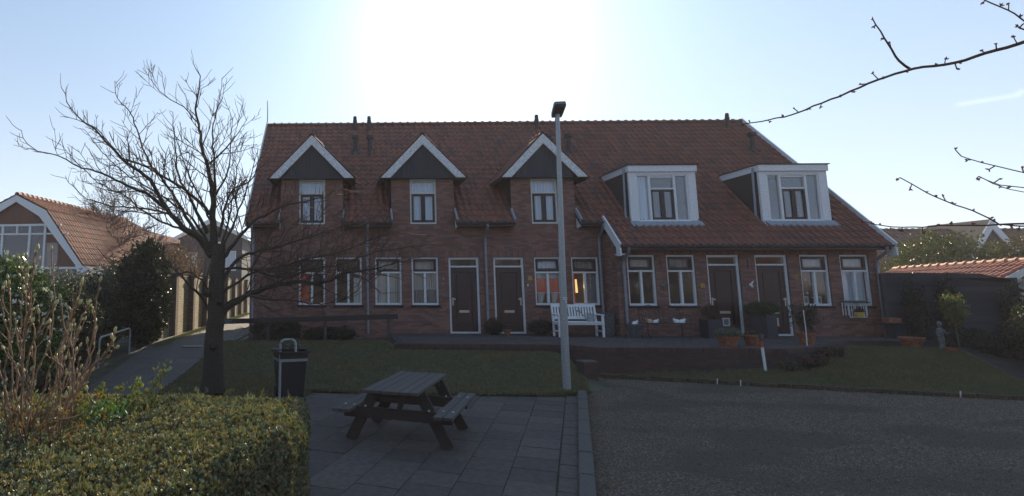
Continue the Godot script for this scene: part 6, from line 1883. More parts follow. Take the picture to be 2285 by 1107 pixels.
# ---- neighbouring houses, walls and fences
func neighbours() -> void:
	rng.seed = 71
	var tc := brick_cols(Color(0.42, 0.17, 0.09), 8, 0.22)
	for k in 2:
		var at := Vector3(-14.9, -0.2, -7.5) if k == 0 else Vector3(-16.9, 0.1, -27.5)
		var h := thing("mansard_house", ["cream house on the left with orange tiled mansard roof and glazed gable", "farther orange roofed mansard house behind the glazed one on the left"][k], "house", at, -0.113, "mansard roofed houses on the left")
		var L := 10.2
		var pr := [Vector2(0, 5.81), Vector2(1.5, 5.09), Vector2(3.4, 2.6), Vector2(3.75, 2.42)]
		var w := Mb.new()
		w.prism(PackedVector2Array([Vector2(-3.3, -0.2), Vector2(3.3, -0.2), Vector2(3.3, 2.5), Vector2(-3.3, 2.5)]), Transform3D(Basis(), Vector3(0, 0, -L)), L - 0.15)
		part(h, "wall", w, M.rendered_wall)
		var inner := Mb.new()
		inner.prism(PackedVector2Array([Vector2(-3.2, 2.5), Vector2(3.2, 2.5), Vector2(1.4, 4.9), Vector2(0, 5.6), Vector2(-1.4, 4.9)]), Transform3D(Basis(), Vector3(0, 0, -L + 0.3)), L - 4.8)
		part(h, "room", inner, M.plaster)
		var rf := Mb.new()
		for s in [-1.0, 1.0]:
			for i in 3:
				var a := Vector2(pr[i].x * s, pr[i].y)
				var b := Vector2(pr[i + 1].x * s, pr[i + 1].y)
				rf.prism(PackedVector2Array([a, b, b - Vector2(0, 0.12), a - Vector2(0, 0.12)]), Transform3D(Basis(), Vector3(0, 0, -L - 0.2)), L + 0.3)
		part(h, "roof", rf, M.dark_wood)
		var list := []
		for i in 2:
			var a: Vector2 = pr[i]
			var b: Vector2 = pr[i + 1]
			var up := Vector3(a.x - b.x, a.y - b.y, 0).normalized()
			tiles(list, h.transform * Transform3D(Basis(Vector3.FORWARD, up, Vector3.FORWARD.cross(up)), Vector3(b.x, b.y + 0.01, 0.1)), L + 0.28, a.distance_to(b), tc, null, 0.24, 0.34)
			var ul := Vector3(-a.x + b.x, a.y - b.y, 0).normalized()
			tiles(list, h.transform * Transform3D(Basis(Vector3.BACK, ul, Vector3.BACK.cross(ul)), Vector3(-b.x, b.y + 0.01, -L - 0.18)), L + 0.28, a.distance_to(b), tc, null, 0.24, 0.34)
		var inv := h.transform.affine_inverse()
		for e in list: e[0] = inv * e[0]
		lay(h, "roof_tile", "roof_tiles", list, tile_v, tile_n, M.tile, 0)
		ridge_caps(h, Vector3(0, 5.83, 0.1), Vector3(0, 5.83, -L - 0.1), 0.12, 0.36, tc)
		for s in [-1.0, 1.0]:
			for i in 3:
				var a := Vector2(pr[i].x * s, pr[i].y - 0.02)
				var b := Vector2(pr[i + 1].x * s, pr[i + 1].y - 0.02)
				var dx: float = s * [0.0, 0.3, 0.32, 0.3][i]
				var dx2: float = s * [0.3, 0.3, 0.32, 0.3][i]
				var m := Mb.new()
				m.prism(PackedVector2Array([a, b, b - Vector2(dx2 if i < 2 else 0.5 * s, 0.28 if i < 1 else (0.0 if i == 1 else 0.25)), a - Vector2(dx, 0.3 if i == 0 else 0.28 if i == 1 else 0.0)]), Transform3D(Basis(), Vector3(0, 0, 0.08)), 0.05 + 0.002 * i)
				part(h, "barge_board", m, M.white_paint)
			var g := Mb.new()
			g.box(Vector3(s * 3.3 - 0.05, 2.2, -L), Vector3(s * 3.3 + 0.45 * s + (0.05 if s < 0 else 0.0), 2.42, 0.05))
			part(h, "eaves_box", g, M.white_paint)
		# boarded top of the gable
		var nb := 22
		for i in nb:
			var x0 := -2.0 + i * 4.0 / nb
			var x1 := x0 + 4.0 / nb - 0.008
			var top := func(x: float) -> float:
				var ax := absf(x)
				return 5.6 - ax * 0.48 if ax < 1.42 else 4.92 - (ax - 1.42) * 1.31
			var y0: float = top.call(x0)
			var y1: float = top.call(x1)
			if minf(y0, y1) < 4.48: continue
			var m := Mb.new()
			m.prism(PackedVector2Array([Vector2(x0, 4.45), Vector2(x1, 4.45), Vector2(x1, y1), Vector2(x0, y0)]), Transform3D(Basis(), Vector3(0, 0, -0.06)), 0.05 + 0.004 * (i % 2))
			part(h, "board", m, M.red_board)
		# glazed gable
		var f := Mb.new()
		f.box(Vector3(-2.2, 4.38, -0.08), Vector3(2.2, 4.47, 0.03))
		f.box(Vector3(-2.55, 3.98, -0.07), Vector3(2.55, 4.05, 0.025))
		f.box(Vector3(-3.2, 2.42, -0.08), Vector3(3.2, 2.52, 0.03))
		for x in [-2.0, -0.65, 0.7, 1.45]: f.box(Vector3(x - 0.05, 2.5, -0.065), Vector3(x + 0.05, 4.4, 0.02))
		f.box(Vector3(0.02, 4.05, -0.065), Vector3(0.1, 4.4, 0.02))
		part(h, "window_frame", f, M.white_paint)
		for q in [[-2.9, -2.05], [-1.95, -0.7], [-0.6, 0.65], [0.75, 1.4], [1.5, 2.1]]:
			var m := Mb.new()
			m.box(Vector3(q[0], 2.5, -0.04), Vector3(q[1], 4.4 if absf(q[0] + q[1]) < 3.5 else 3.6, -0.034))
			part(h, "pane", m, M.plain_pane)
		for s in [-1.0, 1.0]:
			var m := Mb.new()
			m.prism(PackedVector2Array([Vector2(s * 2.1, 2.5), Vector2(s * 3.2, 2.5), Vector2(s * 1.85, 4.4), Vector2(s * 1.5, 4.4), Vector2(s * 1.5, 2.6)]), Transform3D(Basis(), Vector3(0, 0, -0.12)), 0.06)
			part(h, "side_panel", m, M.red_board)
	# dark gabled house beyond the path
	var d := thing("dark_house", "dark timber gabled house with white verge boards at the end of the path", "house", Vector3(-11.4, -0.2, -31.5))
	var w := Mb.new()
	w.prism(PackedVector2Array([Vector2(-2.7, 0), Vector2(2.7, 0), Vector2(2.7, 5.9), Vector2(0, 7.2), Vector2(-2.7, 5.9)]), Transform3D(Basis(), Vector3(0, 0, -8)), 8.0)
	part(d, "wall", w, M.black_board)
	for s in [-1.0, 1.0]:
		var m := Mb.new()
		m.prism(PackedVector2Array([Vector2(0, 7.5), Vector2(s * 3.2, 5.85), Vector2(s * 3.2, 5.6), Vector2(0, 7.1)]), Transform3D(Basis(), Vector3(0, 0, 0.2)), 0.06)
		part(d, "verge_board", m, M.white_paint)
		var r := Mb.new()
		r.prism(PackedVector2Array([Vector2(0, 7.55), Vector2(s * 3.2, 5.9), Vector2(s * 3.2, 5.8), Vector2(0, 7.4)]), Transform3D(Basis(), Vector3(0, 0, -8.2)), 8.4)
		part(d, "roof", r, M.shingle)
	for e in [[0.7, 3.0, 4.7], [1.75, 3.0, 4.7], [-1.6, 3.0, 4.6]]:
		var win := node(d, "window")
		var f := Mb.new()
		frame_rect(f, e[0] - 0.45, e[0] + 0.45, e[1], e[2], 0.07, 0.06, 0.05)
		part(win, "frame", f, M.white_paint)
		var p := Mb.new()
		p.box(Vector3(e[0] - 0.38, e[1] + 0.07, 0.01), Vector3(e[0] + 0.38, e[2] - 0.07, 0.02))
		part(win, "pane", p, M.net)  # opaque pane, bluish sky reflection put into its colour
	var lb := Mb.new()
	lb.box(Vector3(0.3, 5.0, 0.0), Vector3(1.1, 5.5, 0.05))
	part(d, "gable_vent", lb, M.white_paint)
	# yellow brick garden wall with piers along the path
	var gw := thing("garden_wall", "yellow brick garden wall with evenly spaced piers along the sunlit path", "wall")
	var a := Vector3(-5.68, -0.25, 0.3)
	var b := Vector3(-6.35, -0.25, -19.0)
	var len := a.distance_to(b)
	var x := (b - a) / len
	var t := Transform3D(Basis(x, Vector3.UP, x.cross(Vector3.UP)), a)
	var mo := Mb.new()
	mo.obox(t * Transform3D(Basis(), Vector3(len / 2, 1.02, -0.11)), Vector3(len, 2.04, 0.2))
	part(gw, "mortar", mo, M.cream_paint)
	var yl := []
	var yc := brick_cols(Color(0.52, 0.43, 0.25), 8, 0.2)
	bricks(yl, t, len, 0.02, 2.0, [], yc)
	lay(gw, "brick", "bricks", yl, unit_v, unit_n, M.brick, 0)
	for i in 8:
		var p := node(gw, "pier", a + x * (1.25 + i * 2.62))
		p.basis = t.basis
		var pm := Mb.new()
		pm.box(Vector3(-0.17, 0, -0.02), Vector3(0.17, 2.08, 0.2))
		part(p, "mortar", pm, M.mortar)
		var pl := []
		var dk := brick_cols(Color(0.2, 0.13, 0.09), 6, 0.25)  # pier bricks toned dark: shade of the near faces put into the colour
		for f in [0, 1, 2]:
			var tb = [Transform3D(Basis(), Vector3(-0.17, 0, 0.2)), Transform3D(Basis(Vector3.UP, -PI / 2), Vector3(-0.17, 0, -0.02)), Transform3D(Basis(Vector3.UP, PI / 2), Vector3(0.17, 0, 0.2))][f]
			bricks(pl, tb, [0.34, 0.22, 0.22][f], 0.02, 2.05, [], dk, null, f)
		lay(p, "brick", "bricks", pl, unit_v, unit_n, M.brick, 0)
		var cp := Mb.new()
		cp.cham(Transform3D(Basis(), Vector3(0, 2.11, 0.08)), Vector3(0.44, 0.07, 0.34), 0.01)
		part(p, "cap", cp, M.concrete)
	var cpm := Mb.new()
	cpm.obox(t * Transform3D(Basis(), Vector3(len / 2, 2.065, -0.1)), Vector3(len, 0.05, 0.26))
	part(gw, "coping", cpm, M.concrete)
	# dark board fence on the right
	var fe := thing("board_fence", "dark blue grey board fence at the right of the lawn", "fence")
	for k in 2:
		for i in 15:
			var u0 := 15.4 + k * 1.83 + 0.045
			var u1 := u0 + 1.74
			var m := Mb.new()
			m.k = Color(0.04, 0.045, 0.055) * rng.randf_range(0.6, 1.4)
			var y := -0.12 + i * 0.134
			if i < 14:
				m.bar(Vector3(u0, y, 1.3), Vector3(u1, y, 1.3), 0.022 + 0.006 * (i % 2), 0.138, 0.004)
			else:   # the top boards are cut to a shallow bow
				var q := PackedVector2Array([Vector2(u0, y - 0.07), Vector2(u1, y - 0.07 - (0.16 if k == 1 else 0.0)), Vector2(u1, y + (0.07 if k == 0 else -0.15)), Vector2((u0 + u1) / 2, y + (0.085 if k == 0 else 0.05)), Vector2(u0, y + 0.075)])
				m.prism(q, Transform3D(Basis(), Vector3(0, 0, 1.29)), 0.024)
			part(fe, "board", m, M.fence_board)
	for k in 3:
		var m := Mb.new()
		m.k = Color(0.05, 0.055, 0.062)
		m.cham(Transform3D(Basis(), Vector3(15.4 + k * 1.83, 0.72 - (0.12 if k == 2 else 0.0), 1.28)), Vector3(0.09, 2.2, 0.09), 0.006)
		part(fe, "post", m, M.fence_board)
	# pantiled shed behind the fence
	var sh := thing("garden_shed", "low shed with red pantiled roof behind the dark fence", "shed")
	var R0 := Vector3(22.1, 2.13, -5.6)
	var R1 := Vector3(20.85, 2.24, 0.5)
	var u := (R1 - R0).normalized()
	var v := Vector3(u.z, 0, -u.x)
	if v.x > 0: v = -v
	var sl := R0.distance_to(R1)
	var rs := Mb.new()
	for s in [-1.0, 1.0]:
		var o: Vector3 = v * s * 1.15 + Vector3(0, -0.66, 0)
		var q := [R0, R1, R1 + o, R0 + o]
		var dn := Vector3(0, -0.07, 0)
		rs.quad(q[0], q[1], q[2], q[3]); rs.quad(q[3] + dn, q[2] + dn, q[1] + dn, q[0] + dn)
		rs.quad(q[1], q[1] + dn, q[2] + dn, q[2])
	part(sh, "roof", rs, M.shingle)
	var sw := Mb.new()
	var mid := (R0 + R1) / 2
	sw.obox(Transform3D(Basis(u, Vector3.UP, u.cross(Vector3.UP)), Vector3(mid.x, 0.7, mid.z)), Vector3(sl - 0.4, 1.9, 1.9))
	part(sh, "wall", sw, M.rendered_wall)
	var st := []
	var rc := brick_cols(Color(0.4, 0.115, 0.06), 8, 0.25)
	var dnv := (v * 1.15 + Vector3(0, -0.66, 0))
	var upv := -dnv.normalized()
	var xx := u if u.cross(upv).y > 0 else -u
	tiles(st, Transform3D(Basis(xx, upv, xx.cross(upv)), (R0 if xx == u else R1) + dnv + Vector3(0, 0.01, 0)), sl, dnv.length(), rc, null, 0.23, 0.33)
	var dnv2 := (-v * 1.15 + Vector3(0, -0.66, 0))
	var upv2 := -dnv2.normalized()
	tiles(st, Transform3D(Basis(-xx, upv2, (-xx).cross(upv2)), (R1 if xx == u else R0) + dnv2 + Vector3(0, 0.01, 0)), sl, dnv2.length(), rc, null, 0.23, 0.33)
	lay(sh, "roof_tile", "roof_tiles", st, tile_v, tile_n, M.tile, 250)
	ridge_caps(sh, R0 + Vector3(0, 0.0, 0), R1 + Vector3(0, 0.0, 0), 0.105, 0.39, brick_cols(Color(0.46, 0.2, 0.11), 5, 0.15))
	for s in [-1.0, 1.0]:
		for e in [R0, R1]:
			var m := Mb.new()
			m.bar(e + Vector3(0, -0.06, 0) + u * (0.03 if e == R1 else -0.03), e + v * s * 1.2 + Vector3(0, -0.75, 0) + u * (0.03 if e == R1 else -0.03), 0.04, 0.2, 0.004)
			part(sh, "barge_board", m, M.cream_paint)
	# far roofs on the right
	var nh := thing("neighbour_house", "distant house with brown tiled roof and small white gable on the right", "house", Vector3(36.0, 0, -19.5))
	var nw := Mb.new()
	nw.box(Vector3(-6, -0.3, -5), Vector3(7, 2.6, 2.2))
	part(nh, "wall", nw, M.terrace_brick)
	var nr := Mb.new()
	nr.prism(PackedVector2Array([Vector2(2.6, 2.5), Vector2(0, 5.0), Vector2(-5.2, 2.5)]), Transform3D(Basis(Vector3.BACK, Vector3.UP, Vector3.LEFT), Vector3(7.2, 0, 0)), 13.4)
	part(nh, "roof", nr, M.shingle)
	var nl := []
	var nu := Vector3(0, 2.5, -2.6).normalized()
	tiles(nl, Transform3D(Basis(Vector3.RIGHT, nu, Vector3.RIGHT.cross(nu)), Vector3(-6.2, 2.5, 2.6)), 13.4, 3.6, brick_cols(Color(0.2, 0.11, 0.07), 8, 0.3), null, 0.26, 0.36)
	lay(nh, "roof_tile", "roof_tiles", nl, tile_v, tile_n, M.tile, 0)
	ridge_caps(nh, Vector3(-6.2, 5.0, 0), Vector3(7.2, 5.0, 0), 0.12, 0.4, brick_cols(Color(0.2, 0.11, 0.07), 5, 0.2))
	var ng := Mb.new()
	ng.prism(PackedVector2Array([Vector2(1.35, 3.2), Vector2(4.05, 3.2), Vector2(2.7, 5.1)]), Transform3D(Basis(), Vector3(0, 0, -1.5)), 3.7)
	part(nh, "gable", ng, M.grey_pot)
	for s in [-1.0, 1.0]:
		var m := Mb.new()
		m.prism(PackedVector2Array([Vector2(2.7, 5.45), Vector2(2.7 + s * 1.7, 3.1), Vector2(2.7 + s * 1.3, 3.1), Vector2(2.7, 4.85)]), Transform3D(Basis(), Vector3(0, 0, 2.25)), 0.08)
		part(nh, "barge_board", m, M.white_paint)
		var r2 := Mb.new()
		r2.quad(Vector3(2.7, 5.45, 2.3), Vector3(2.7, 5.45, -1.5), Vector3(2.7 + s * 1.7, 3.1, -1.5), Vector3(2.7 + s * 1.7, 3.1, 2.3))
		part(nh, "gable_slope", r2, M.shingle)
	var nch := Mb.new()
	nch.box(Vector3(4.6, 4.3, -0.9), Vector3(5.3, 5.5, -0.3))
	part(nh, "chimney", nch, M.terrace_brick)
	var fr := thing("far_roof", "long dark roof beyond the bushes at the right edge", "house", Vector3(52.0, 0, -26.0))
	var frm := Mb.new()
	frm.prism(PackedVector2Array([Vector2(4.0, 2.6), Vector2(0, 5.2), Vector2(-5, 2.6)]), Transform3D(Basis(Vector3.BACK, Vector3.UP, Vector3.LEFT), Vector3(10, 0, 0)), 30.0)
	part(fr, "roof", frm, M.shingle)
	var frw := Mb.new()
	frw.box(Vector3(-19.5, -0.3, -4.5), Vector3(9.5, 2.62, 3.5))
	part(fr, "wall", frw, M.terrace_brick)

# ---- trees and plants
func smooth(p: Array, step: float) -> PackedVector3Array:
	var out := PackedVector3Array()
	for i in p.size() - 1:
		var a: Vector3 = p[maxi(i - 1, 0)]
		var b: Vector3 = p[i]
		var c: Vector3 = p[i + 1]
		var d: Vector3 = p[mini(i + 2, p.size() - 1)]
		var n := maxi(1, int(b.distance_to(c) / step))
		for k in n: out.append(b.cubic_interpolate(c, a, d, k / float(n)))
	out.append(p[p.size() - 1])
	return out

func taper(n: int, r0: float, r1: float, power := 1.0) -> PackedFloat32Array:
	var r := PackedFloat32Array()
	for i in n: r.append(lerpf(r0, r1, pow(i / float(maxi(n - 1, 1)), power)))
	return r

func bud(m: Mb, at: Vector3, dir: Vector3, l: float, w: float) -> void:
	var s := dir.cross(Vector3(0.3, 0.9, 0.2)).normalized()
	var u := dir.cross(s)
	var ring := []
	for i in 4: ring.append(at + dir * l * 0.4 + (s * cos(i * PI / 2) + u * sin(i * PI / 2)) * w)
	for i in 4:
		m.tri(at, ring[(i + 1) % 4], ring[i])
		m.tri(at + dir * l, ring[i], ring[(i + 1) % 4])

var twig_min := 0.0055

func twig(m: Mb, buds: Mb, start: Vector3, dir: Vector3, length: float, r: float, level: int, g: RandomNumberGenerator, up := 0.35, bl := 0.02) -> void:
	var n := 4 if level == 0 else 5
	var p := PackedVector3Array([start])
	var d := dir.normalized()
	for i in n:
		d = (d + Vector3(g.randf_range(-0.22, 0.22), g.randf_range(-0.15, 0.2) + up * 0.25, g.randf_range(-0.22, 0.22))).normalized()
		p.append(p[p.size() - 1] + d * length / n)
	m.tube(p, taper(p.size(), r, maxf(r * 0.5, twig_min * 0.72)), 4 if r > 0.008 else 3, false)
	if level == 0:
		for i in range(1, p.size()):
			if bl > 0.0: bud(buds, p[i], (d + Vector3(g.randf_range(-0.7, 0.7), g.randf_range(-0.2, 0.7), g.randf_range(-0.7, 0.7))).normalized(), bl * g.randf_range(0.6, 1.1), bl * 0.28)
		return
	var kids := int(length * 6.0) + 1
	for k in kids:
		var f := g.randf_range(0.2, 1.0) * (p.size() - 1)
		var i := mini(int(f), p.size() - 2)
		var q := p[i].lerp(p[i + 1], f - i)
		var dd := (p[i + 1] - p[i]).normalized()
		var side := Vector3(g.randfn(), g.randfn() * 0.7 + 0.25, g.randfn()).normalized()
		side = (side - dd * side.dot(dd)).normalized()
		twig(m, buds, q, dd * 0.75 + side * g.randf_range(0.5, 1.0), length * g.randf_range(0.3, 0.6), maxf(r * 0.7, twig_min), level - 1, g, up, bl)

func garden_tree() -> void:
	var g := RandomNumberGenerator.new()
	g.seed = 5
	var t := thing("bare_tree", "leafless spreading tree with thick trunk on the left lawn", "tree")
	var trunk := Mb.new()
	var limbs := Mb.new()
	var twigs := Mb.new()
	var buds := Mb.new()
	limbs.k = Color(0.8, 0.85, 0.7)
	twigs.k = Color(0.075, 0.05, 0.038)
	buds.k = Color(0.1, 0.07, 0.05)
	for k in TREE_LIMBS.size():
		var e: Array = TREE_LIMBS[k]
		var p := smooth(e[2], 0.12 if k else 0.035)
		if k == 0:
			var r := taper(p.size(), e[0], e[1], 0.8)
			for i in 8: r[i] += 0.05 * (1.0 - i / 8.0)
			trunk.k = Color(0.9, 0.9, 0.85)
			trunk.tube(p, r, 36)
			continue
		for i in range(1, p.size()): p[i] += Vector3(g.randf_range(-0.02, 0.02), g.randf_range(-0.02, 0.02), g.randf_range(-0.03, 0.03))
		var r2 := taper(p.size(), e[0], e[1], 0.65)
		limbs.tube(p, r2, 9 if e[0] > 0.05 else 7)
		var acc := 0.0
		for i in range(1, p.size()):
			acc += p[i].distance_to(p[i - 1])
			var f := i / float(p.size())
			if acc > (0.065 if e[2][e[2].size() - 1].x > -1.6 else 0.1) and f > 0.14:
				acc = 0.0
				var d := (p[i] - p[i - 1]).normalized()
				var side := Vector3(g.randfn(), g.randfn() * 0.8 + 0.3, g.randfn()).normalized()
				side = (side - d * side.dot(d)).normalized()
				var east: bool = e[2][e[2].size() - 1].x > -1.6
				var lv := 1 if f < 0.85 and g.randf() < 0.75 else 0
				if east and f < 0.7 and g.randf() < 0.45: lv = 2
				twig(twigs, buds, p[i], d * 0.7 + side * 0.8, lerpf(0.85, 0.3, f) * (1.3 if east else 1.0) * g.randf_range(0.5, 1.35), clampf(r2[i] * 0.5, 0.0065, 0.012), lv, g, 0.1 if east else 0.35)
		for i in range(p.size() / 2, p.size()): bud(buds, p[i], Vector3(g.randfn(), g.randfn(), g.randfn()).normalized(), 0.025, 0.006)
	# stubs of sawn branches and burrs on the trunk
	for q in [[Vector3(-2.42, 1.15, 7.1), Vector3(0.3, 0.15, 0.6)], [Vector3(-2.62, 1.3, 7.12), Vector3(-0.6, 0.3, 0.5)], [Vector3(-2.5, 0.3, 7.12), Vector3(0.1, 0.1, 0.6)]]:
		trunk.tube(PackedVector3Array([q[0], q[0] + q[1] * 0.08, q[0] + q[1] * 0.14]), PackedFloat32Array([0.07, 0.055, 0.04]), 9)
	var bn := FastNoiseLite.new()
	bn.seed = 6
	bn.frequency = 9.0
	bn.fractal_type = FastNoiseLite.FRACTAL_RIDGED
	bn.fractal_octaves = 3
	for i in trunk.v.size():   # furrowed bark
		var q := trunk.v[i]
		trunk.v[i] = q + trunk.n[i] * 0.022 * bn.get_noise_3d(q.x, q.y * 0.28, q.z)
	part(t, "trunk", trunk, M.bark)
	part(t, "limbs", limbs, M.bark)
	part(t, "crown", twigs, M.twig)
	part(t, "buds", buds, M.twig)

func bare_tree(called: String, label: String, at: Vector3, h: float, spread: float, r: float, col: Color, seed_: int, droop := 0.3, group := "", n := 26) -> Node3D:
	var g := RandomNumberGenerator.new()
	g.seed = seed_
	var t := thing(called, label, "tree", at, 0, group)
	var trunk := Mb.new()
	trunk.k = Color(0.9, 0.85, 0.8)
	var tw := Mb.new()
	tw.k = col
	var bd := Mb.new()
	bd.k = col
	var p := PackedVector3Array()
	for i in 9: p.append(Vector3(0.04 * h * sin(i * 0.7 + seed_) * i / 9.0, h * 0.9 * i / 8.0, 0.04 * h * cos(i * 0.9 + seed_) * i / 9.0))
	trunk.tube(p, taper(9, r, r * 0.12), 8)
	twig_min = 0.0105
	for k in n:
		var f := lerpf(0.25, 0.98, k / float(n))
		var i := mini(int(f * 8), 7)
		var q := p[i].lerp(p[i + 1], f * 8 - i)
		var a := k * 2.4 + g.randf()
		var d := Vector3(cos(a), g.randf_range(0.5, 1.1), sin(a))
		twig(tw, bd, q, d, spread * (1.15 - f * 0.75) * g.randf_range(0.7, 1.2), r * 0.35 * (1.1 - f), 2, g, droop, 0.0)
	twig_min = 0.0055
	part(t, "trunk", trunk, M.bark)
	part(t, "crown", tw, M.twig)
	return t

func cherry_tree() -> void:
	var g := RandomNumberGenerator.new()
	g.seed = 12
	var t := thing("cherry_tree", "cherry boughs with pinkish buds reaching in from the upper right", "tree")
	var w := Mb.new()
	w.k = Color(0.1, 0.055, 0.045)
	var b := Mb.new()
	b.k = Color(0.2, 0.055, 0.075)
	# the stem stands out of the picture on the right
	var trunk := Mb.new()
	trunk.k = Color(0.9, 0.75, 0.7)
	trunk.tube(PackedVector3Array([Vector3(7.3, -0.7, 14.1), Vector3(7.25, 0.4, 14.15), Vector3(7.2, 1.4, 14.2), Vector3(7.1, 2.4, 14.2), Vector3(7.2, 4.2, 14.4)]), PackedFloat32Array([0.16, 0.13, 0.12, 0.09, 0.03]), 12)
	part(t, "trunk", trunk, M.bark)
	for e in CHERRY_BOUGHS:
		var src: Array = e[2].duplicate()
		if e[0] > 0.011 or src[0].x > 5.0:
			src.push_front(Vector3(7.15, src[0].y - 0.5 if src[0].y > 2.0 else src[0].y - 0.25, 14.2))
		var p := smooth(src, 0.05)
		for i in range(2, p.size()): p[i] += Vector3(g.randf_range(-0.004, 0.004), g.randf_range(-0.004, 0.004), 0)
		w.tube(p, taper(p.size(), e[0] * 1.7, e[1] * 1.35, 0.8), 7)
		var acc := 0.0
		for i in range(4, p.size()):
			acc += p[i].distance_to(p[i - 1])
			if acc > 0.055 or i == p.size() - 1:
				acc = g.randf_range(-0.05, 0.03)
				var d := (p[i] - p[i - 1]).normalized()
				var up := Vector3(g.randf_range(-0.5, 0.5), g.randf_range(-0.6, 1.0), g.randf_range(-0.6, 0.6)).normalized()
				var spur := 0.012 if g.randf() < 0.7 else g.randf_range(0.03, 0.075)
				var tip := p[i] + (up + d * 0.4).normalized() * spur
				w.tube(PackedVector3Array([p[i], tip]), PackedFloat32Array([0.0045, 0.004]), 4)
				for k in 3 + g.randi() % 4:
					bud(b, tip, (up + Vector3(g.randfn(), g.randfn(), g.randfn()) * 0.7).normalized(), g.randf_range(0.014, 0.028), 0.0062)
	part(t, "boughs", w, M.twig)
	part(t, "buds", b, M.twig)

func magnolia() -> void:
	var g := RandomNumberGenerator.new()
	g.seed = 17
	var t := thing("magnolia_shrub", "bare magnolia with furry pale buds in the left foreground", "shrub")
	var w := Mb.new()
	var b := Mb.new()
	var fuzz := func(at: Vector3, dir: Vector3, l: float) -> void:
		var tb := Basis(Vector3.UP.cross(dir).normalized() if absf(dir.y) < 0.98 else Vector3.RIGHT, dir, Vector3.ZERO)
		tb.z = tb.x.cross(dir)
		b.k = Color(0.45, 0.41, 0.23) * g.randf_range(0.75, 1.25)
		b.lathe(Transform3D(tb, at), [Vector2(0.0, 0.0), Vector2(l * 0.2, l * 0.15), Vector2(l * 0.25, l * 0.38), Vector2(l * 0.18, l * 0.7), Vector2(0.0, l)], 7)
	var stems := MAGNOLIA_STEMS.duplicate()
	for i in 14:   # more stems behind the ones in front
		var q := Vector3(g.randf_range(-2.75, -2.1), 0.15, g.randf_range(13.7, 14.2))
		var to := Vector3(q.x + g.randf_range(-0.45, 0.4), g.randf_range(0.8, 1.6), q.z + g.randf_range(-0.4, 0.2))
		stems.append([0.011, [q, q.lerp(to, 0.35) + Vector3(g.randf_range(-0.06, 0.06), 0, 0), q.lerp(to, 0.7) + Vector3(g.randf_range(-0.06, 0.06), 0.03, 0.03), to]])
	for e in stems:
		w.k = Color(0.22, 0.14, 0.09) * g.randf_range(0.8, 1.2)
		var p := smooth(e[1], 0.05)
		for i in range(1, p.size()): p[i] += Vector3(g.randf_range(-0.008, 0.008), g.randf_range(-0.004, 0.004), g.randf_range(-0.012, 0.012))
		w.tube(p, taper(p.size(), e[0] * 0.72, 0.0042), 7)
		var d := (p[p.size() - 1] - p[p.size() - 3]).normalized()
		fuzz.call(p[p.size() - 1], d, g.randf_range(0.045, 0.065))
		for i in range(3, p.size() - 1):
			if g.randf() > 0.62: continue
			var dd := (p[i] - p[i - 1]).normalized()
			var side := Vector3(g.randfn(), g.randfn() * 0.4, g.randfn())
			side = (side - dd * side.dot(dd)).normalized()
			var dir := (dd * 0.9 + side * 0.7 + Vector3.UP * 0.3).normalized()
			var len := g.randf_range(0.015, 0.05) if g.randf() < 0.55 else g.randf_range(0.08, 0.2)
			var q := PackedVector3Array([p[i], p[i] + dir * len * 0.5 + Vector3(0, -0.004, 0), p[i] + (dir + Vector3.UP * 0.3).normalized() * len])
			w.tube(q, PackedFloat32Array([0.005, 0.0042, 0.0036]), 5)
			fuzz.call(q[2], (dir + Vector3.UP * 0.5).normalized(), g.randf_range(0.018, 0.034) if len < 0.06 else g.randf_range(0.03, 0.05))
			if len > 0.1:
				fuzz.call(q[1], (dir + side * 0.8).normalized(), g.randf_range(0.014, 0.024))
	part(t, "stems", w, M.twig)
	part(t, "buds", b, M.leaf)

